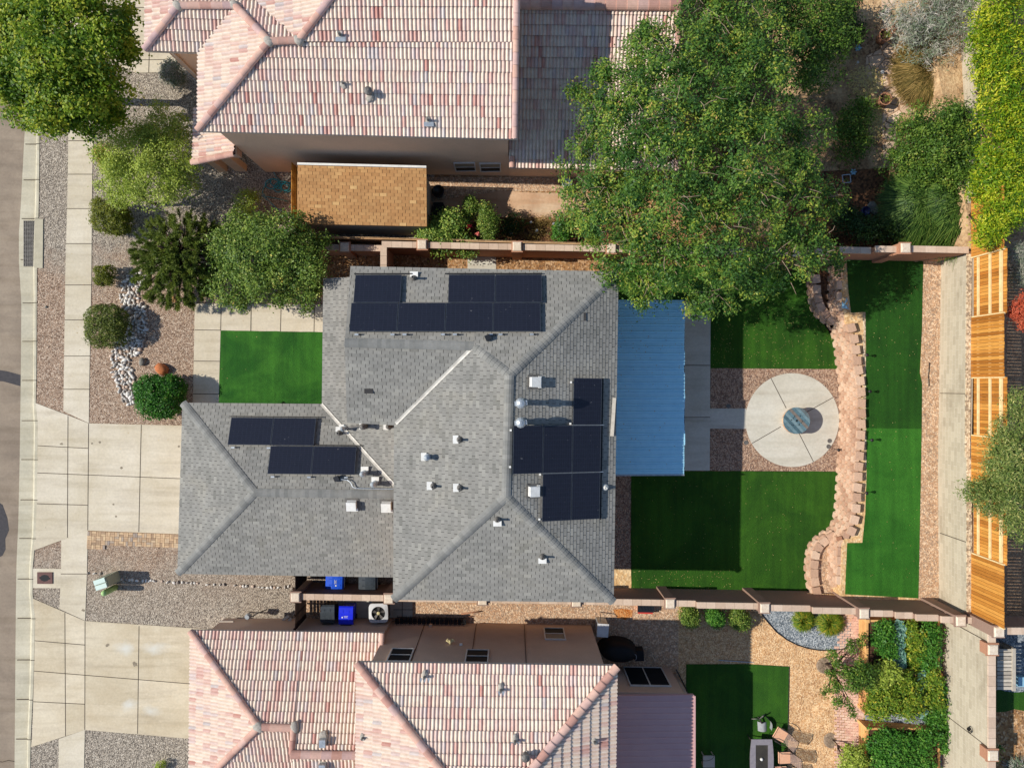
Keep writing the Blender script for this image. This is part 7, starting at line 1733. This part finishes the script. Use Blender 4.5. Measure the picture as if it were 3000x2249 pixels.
# vegetables
for label, nm, mt_, n, zs, rects in (
    ('deep green leafy crop filling the half of the first bed nearest the path', 'leafy_crop', 'lf_veg', 3600, .25, [(1140, 560, 1.75, 62, 95), (1150, 640, 1.75, 62, 60), (1145, 500, 1.7, 55, 50)]),
    ('green crop with yellow edge in the half of the first bed nearest the tall wall', 'leafy_crop', 'lf_veg', 4600, .25, [(1480, 540, 1.75, 70, 90), (1470, 680, 1.75, 75, 90), (1470, 760, 1.7, 60, 40)]),
    ('yellowing row of plants beside the cabbages in the first bed', 'leafy_crop', 'lf_yvine', 3000, .25, [(1370, 560, 1.72, 50, 110), (1360, 690, 1.72, 45, 90), (1340, 480, 1.7, 40, 40)]),
    ('tangle of yellow green vines covering the middle bed', 'vine_tangle', 'lf_yvine', 12000, .4, [(1110, 950, 1.85, 90, 90), (1200, 860, 1.8, 130, 60), (1180, 1050, 1.85, 130, 90), (1320, 950, 1.8, 100, 110), (1310, 1090, 1.75, 90, 60), (1080, 1090, 1.75, 60, 70), (1500, 880, 1.75, 60, 60), (1480, 1010, 1.7, 70, 90)]),
    ('bright green bushy plant at the path corner of the middle bed', 'leafy_plant', 'lf_lime', 3600, .4, [(1100, 830, 2.0, 75, 55), (1160, 810, 2.0, 60, 50), (1050, 870, 1.9, 50, 40)]),
    ('trailing vine spilling over the wall side of the raised beds', 'vine_plant', 'lf_veg', 3400, .25, [(1550, 1060, 1.6, 40, 100), (1560, 1180, 1.5, 45, 80), (1500, 1170, 1.5, 40, 50), (1590, 1300, 1.5, 25, 120), (1570, 960, 1.6, 30, 60)]),
    ('dense dark green crop in the bottom raised bed', 'leafy_crop', 'lf_veg', 12000, .35, [(1120, 1370, 1.85, 95, 90), (1250, 1400, 1.85, 110, 120), (1120, 1500, 1.85, 95, 100), (1400, 1400, 1.8, 110, 110), (1400, 1520, 1.8, 110, 90), (1260, 1560, 1.85, 110, 80), (1480, 1310, 1.75, 80, 60), (1180, 1300, 1.75, 90, 40)])):
    bl = [Bl('D3', x, y, z, rx, zs, ry) for x, y, z, rx, ry in rects]
    plant(nm, label, 'plant', bl, n, mt_, (bl[0][0], bl[0][1], 1.5), stem=False, crown='foliage', ln=.11, wd=.06, per=16, crad=.12, up=.9, tone=.6, rag=.25, sat=6, satr=.3, inner=.5)
def cabbage(x, y, z):
    p = W('D3', x, y, z); e = thing('cabbage_plant', 'blue green cabbage in the cabbage row of the raised beds', 'plant', p, R.uniform(0, 6), 'blue green cabbages in the raised beds')
    V = []; r_ = []
    for i in range(16):
        a = i * 2.4; t = .05 + .0085 * i; d = np.array([math.cos(a), math.sin(a), 0]); s = np.array([-math.sin(a), math.cos(a), 0]); u = np.array([0, 0, 1])
        V += [d * .02 + u * (.12 - t * .3), d * t * 1.1 - s * t * .7 + u * .16, d * t * 1.6 + u * (.2 - i * .006), d * t * 1.1 + s * t * .7 + u * .16]; r_.append(R.random())
    npmesh('foliage', np.array(V), len(r_), np.array(r_), 'lf_blue', e)
for x, y in ((1240, 460), (1265, 490), (1235, 520), (1262, 545), (1240, 580), (1258, 615), (1232, 640), (1255, 675), (1225, 700), (1262, 715), (1230, 745), (1265, 760), (1205, 765), (1425, 845), (1448, 870), (1420, 890), (1410, 925), (1440, 910), (1415, 960), (1400, 985), (1425, 1010), (1410, 1080), (1395, 1110), (1425, 1120), (1410, 1135)): cabbage(x, y, 1.72)
for f_ in LATER: f_()
# fallen leaves on the turf
m = MB()
def scatter(poly_t, n, z, xr, yr):
    for _ in range(n):
        x, y = R.uniform(*xr), R.uniform(*yr)
        p = W(poly_t, x, y, z); a = R.uniform(0, 6.28); l, w_ = R.uniform(.011, .023), R.uniform(.007, .011); d = Vector((math.cos(a), math.sin(a), 0)); s = Vector((-d.y, d.x, 0))
        m.poly([p - d * l, p - s * w_ + Vector((0, 0, .012)), p + d * l, p + s * w_ + Vector((0, 0, .008))])
scatter('D1', 250, .035, (70, 760), (950, 1490)); scatter('C1', 330, .035, (1140, 1900), (740, 1010)); scatter('C1', 120, .035, (1900, 2070), (1060, 1580)); scatter('C2', 90, .035, (1260, 2070), (820, 1560)); scatter('D2', 60, .035, (0, 540), (740, 1500)); scatter('D1', 60, TZ + .035, (1010, 1400), (800, 1540)); scatter('D2', 50, TZ + .035, (1020, 1400), (0, 1540)); scatter('C3', 90, .035, (1260, 2060), (60, 210))
for _ in range(240):
    x, y, zz = R.uniform(3.6, 7.1), R.uniform(-3.6, 3.4), 0; p = Vector((x, y, 2.83 - (x - 3.56) * .035)); a = R.uniform(0, 6.28); l = R.uniform(.015, .035); d = Vector((math.cos(a), math.sin(a), 0)) * l; q = Vector((-d.y, d.x, 0)) * .45
    if R.random() < .4 or y > 1.5: m.poly([p - d, p - q, p + d, p + q], r=1.0)
for _ in range(420):
    c0 = R.choice((W('A1', 1900, 700), W('A1', 1500, 800), W('A1', 1250, 350), W('A1', 870, 1255), W('A2', 1285, 180), W('A0', 1300, 900))); p = c0 + Vector((R.gauss(0, 1.3), R.gauss(0, 1.3), .025)); a = R.uniform(0, 6.28); l = R.uniform(.015, .03); d = Vector((math.cos(a), math.sin(a), 0)) * l; q = Vector((-d.y, d.x, 0)) * .5
    m.poly([p - d, p - q, p + d, p + q], r=R.uniform(.6, 1))
M['fallen'] = leafm('fallen_leaves', [(0, C(196, 170, 96)), (.5, C(220, 200, 130)), (1, C(180, 140, 84))], .1)
o = m.build('leaf_litter', 'fallen'); o['kind'] = 'stuff'
# dry mulch and weeds in the narrow beds
V, rn = leaves([Bl('C1', 480, 480, .12, 300, .12, 80), Bl('C1', 650, 400, .1, 250, .1, 40)], 2200, .14, .018, 12, .12, seed=77); o = npmesh('dry_weeds', V, len(rn), rn, 'lf_brown', None); o['kind'] = 'stuff'
V, rn = leaves([Bl('D0', 1570, 640, 1.33, 120, .06, 200), Bl('D0', 1080, 900, 1.3, 60, .06, 180), Bl('D0', 1000, 640, .9, 120, .06, 120)], 2600, .09, .05, 10, .15, up=1.5, seed=78)
V[:, 2] = np.array([gz(a, b) + .03 for a, b in V[:, :2]]) + NR.random(len(V)) * .03; o = npmesh('fallen_leaf_cover', V, len(rn), rn, 'fallen', None); o['kind'] = 'stuff'
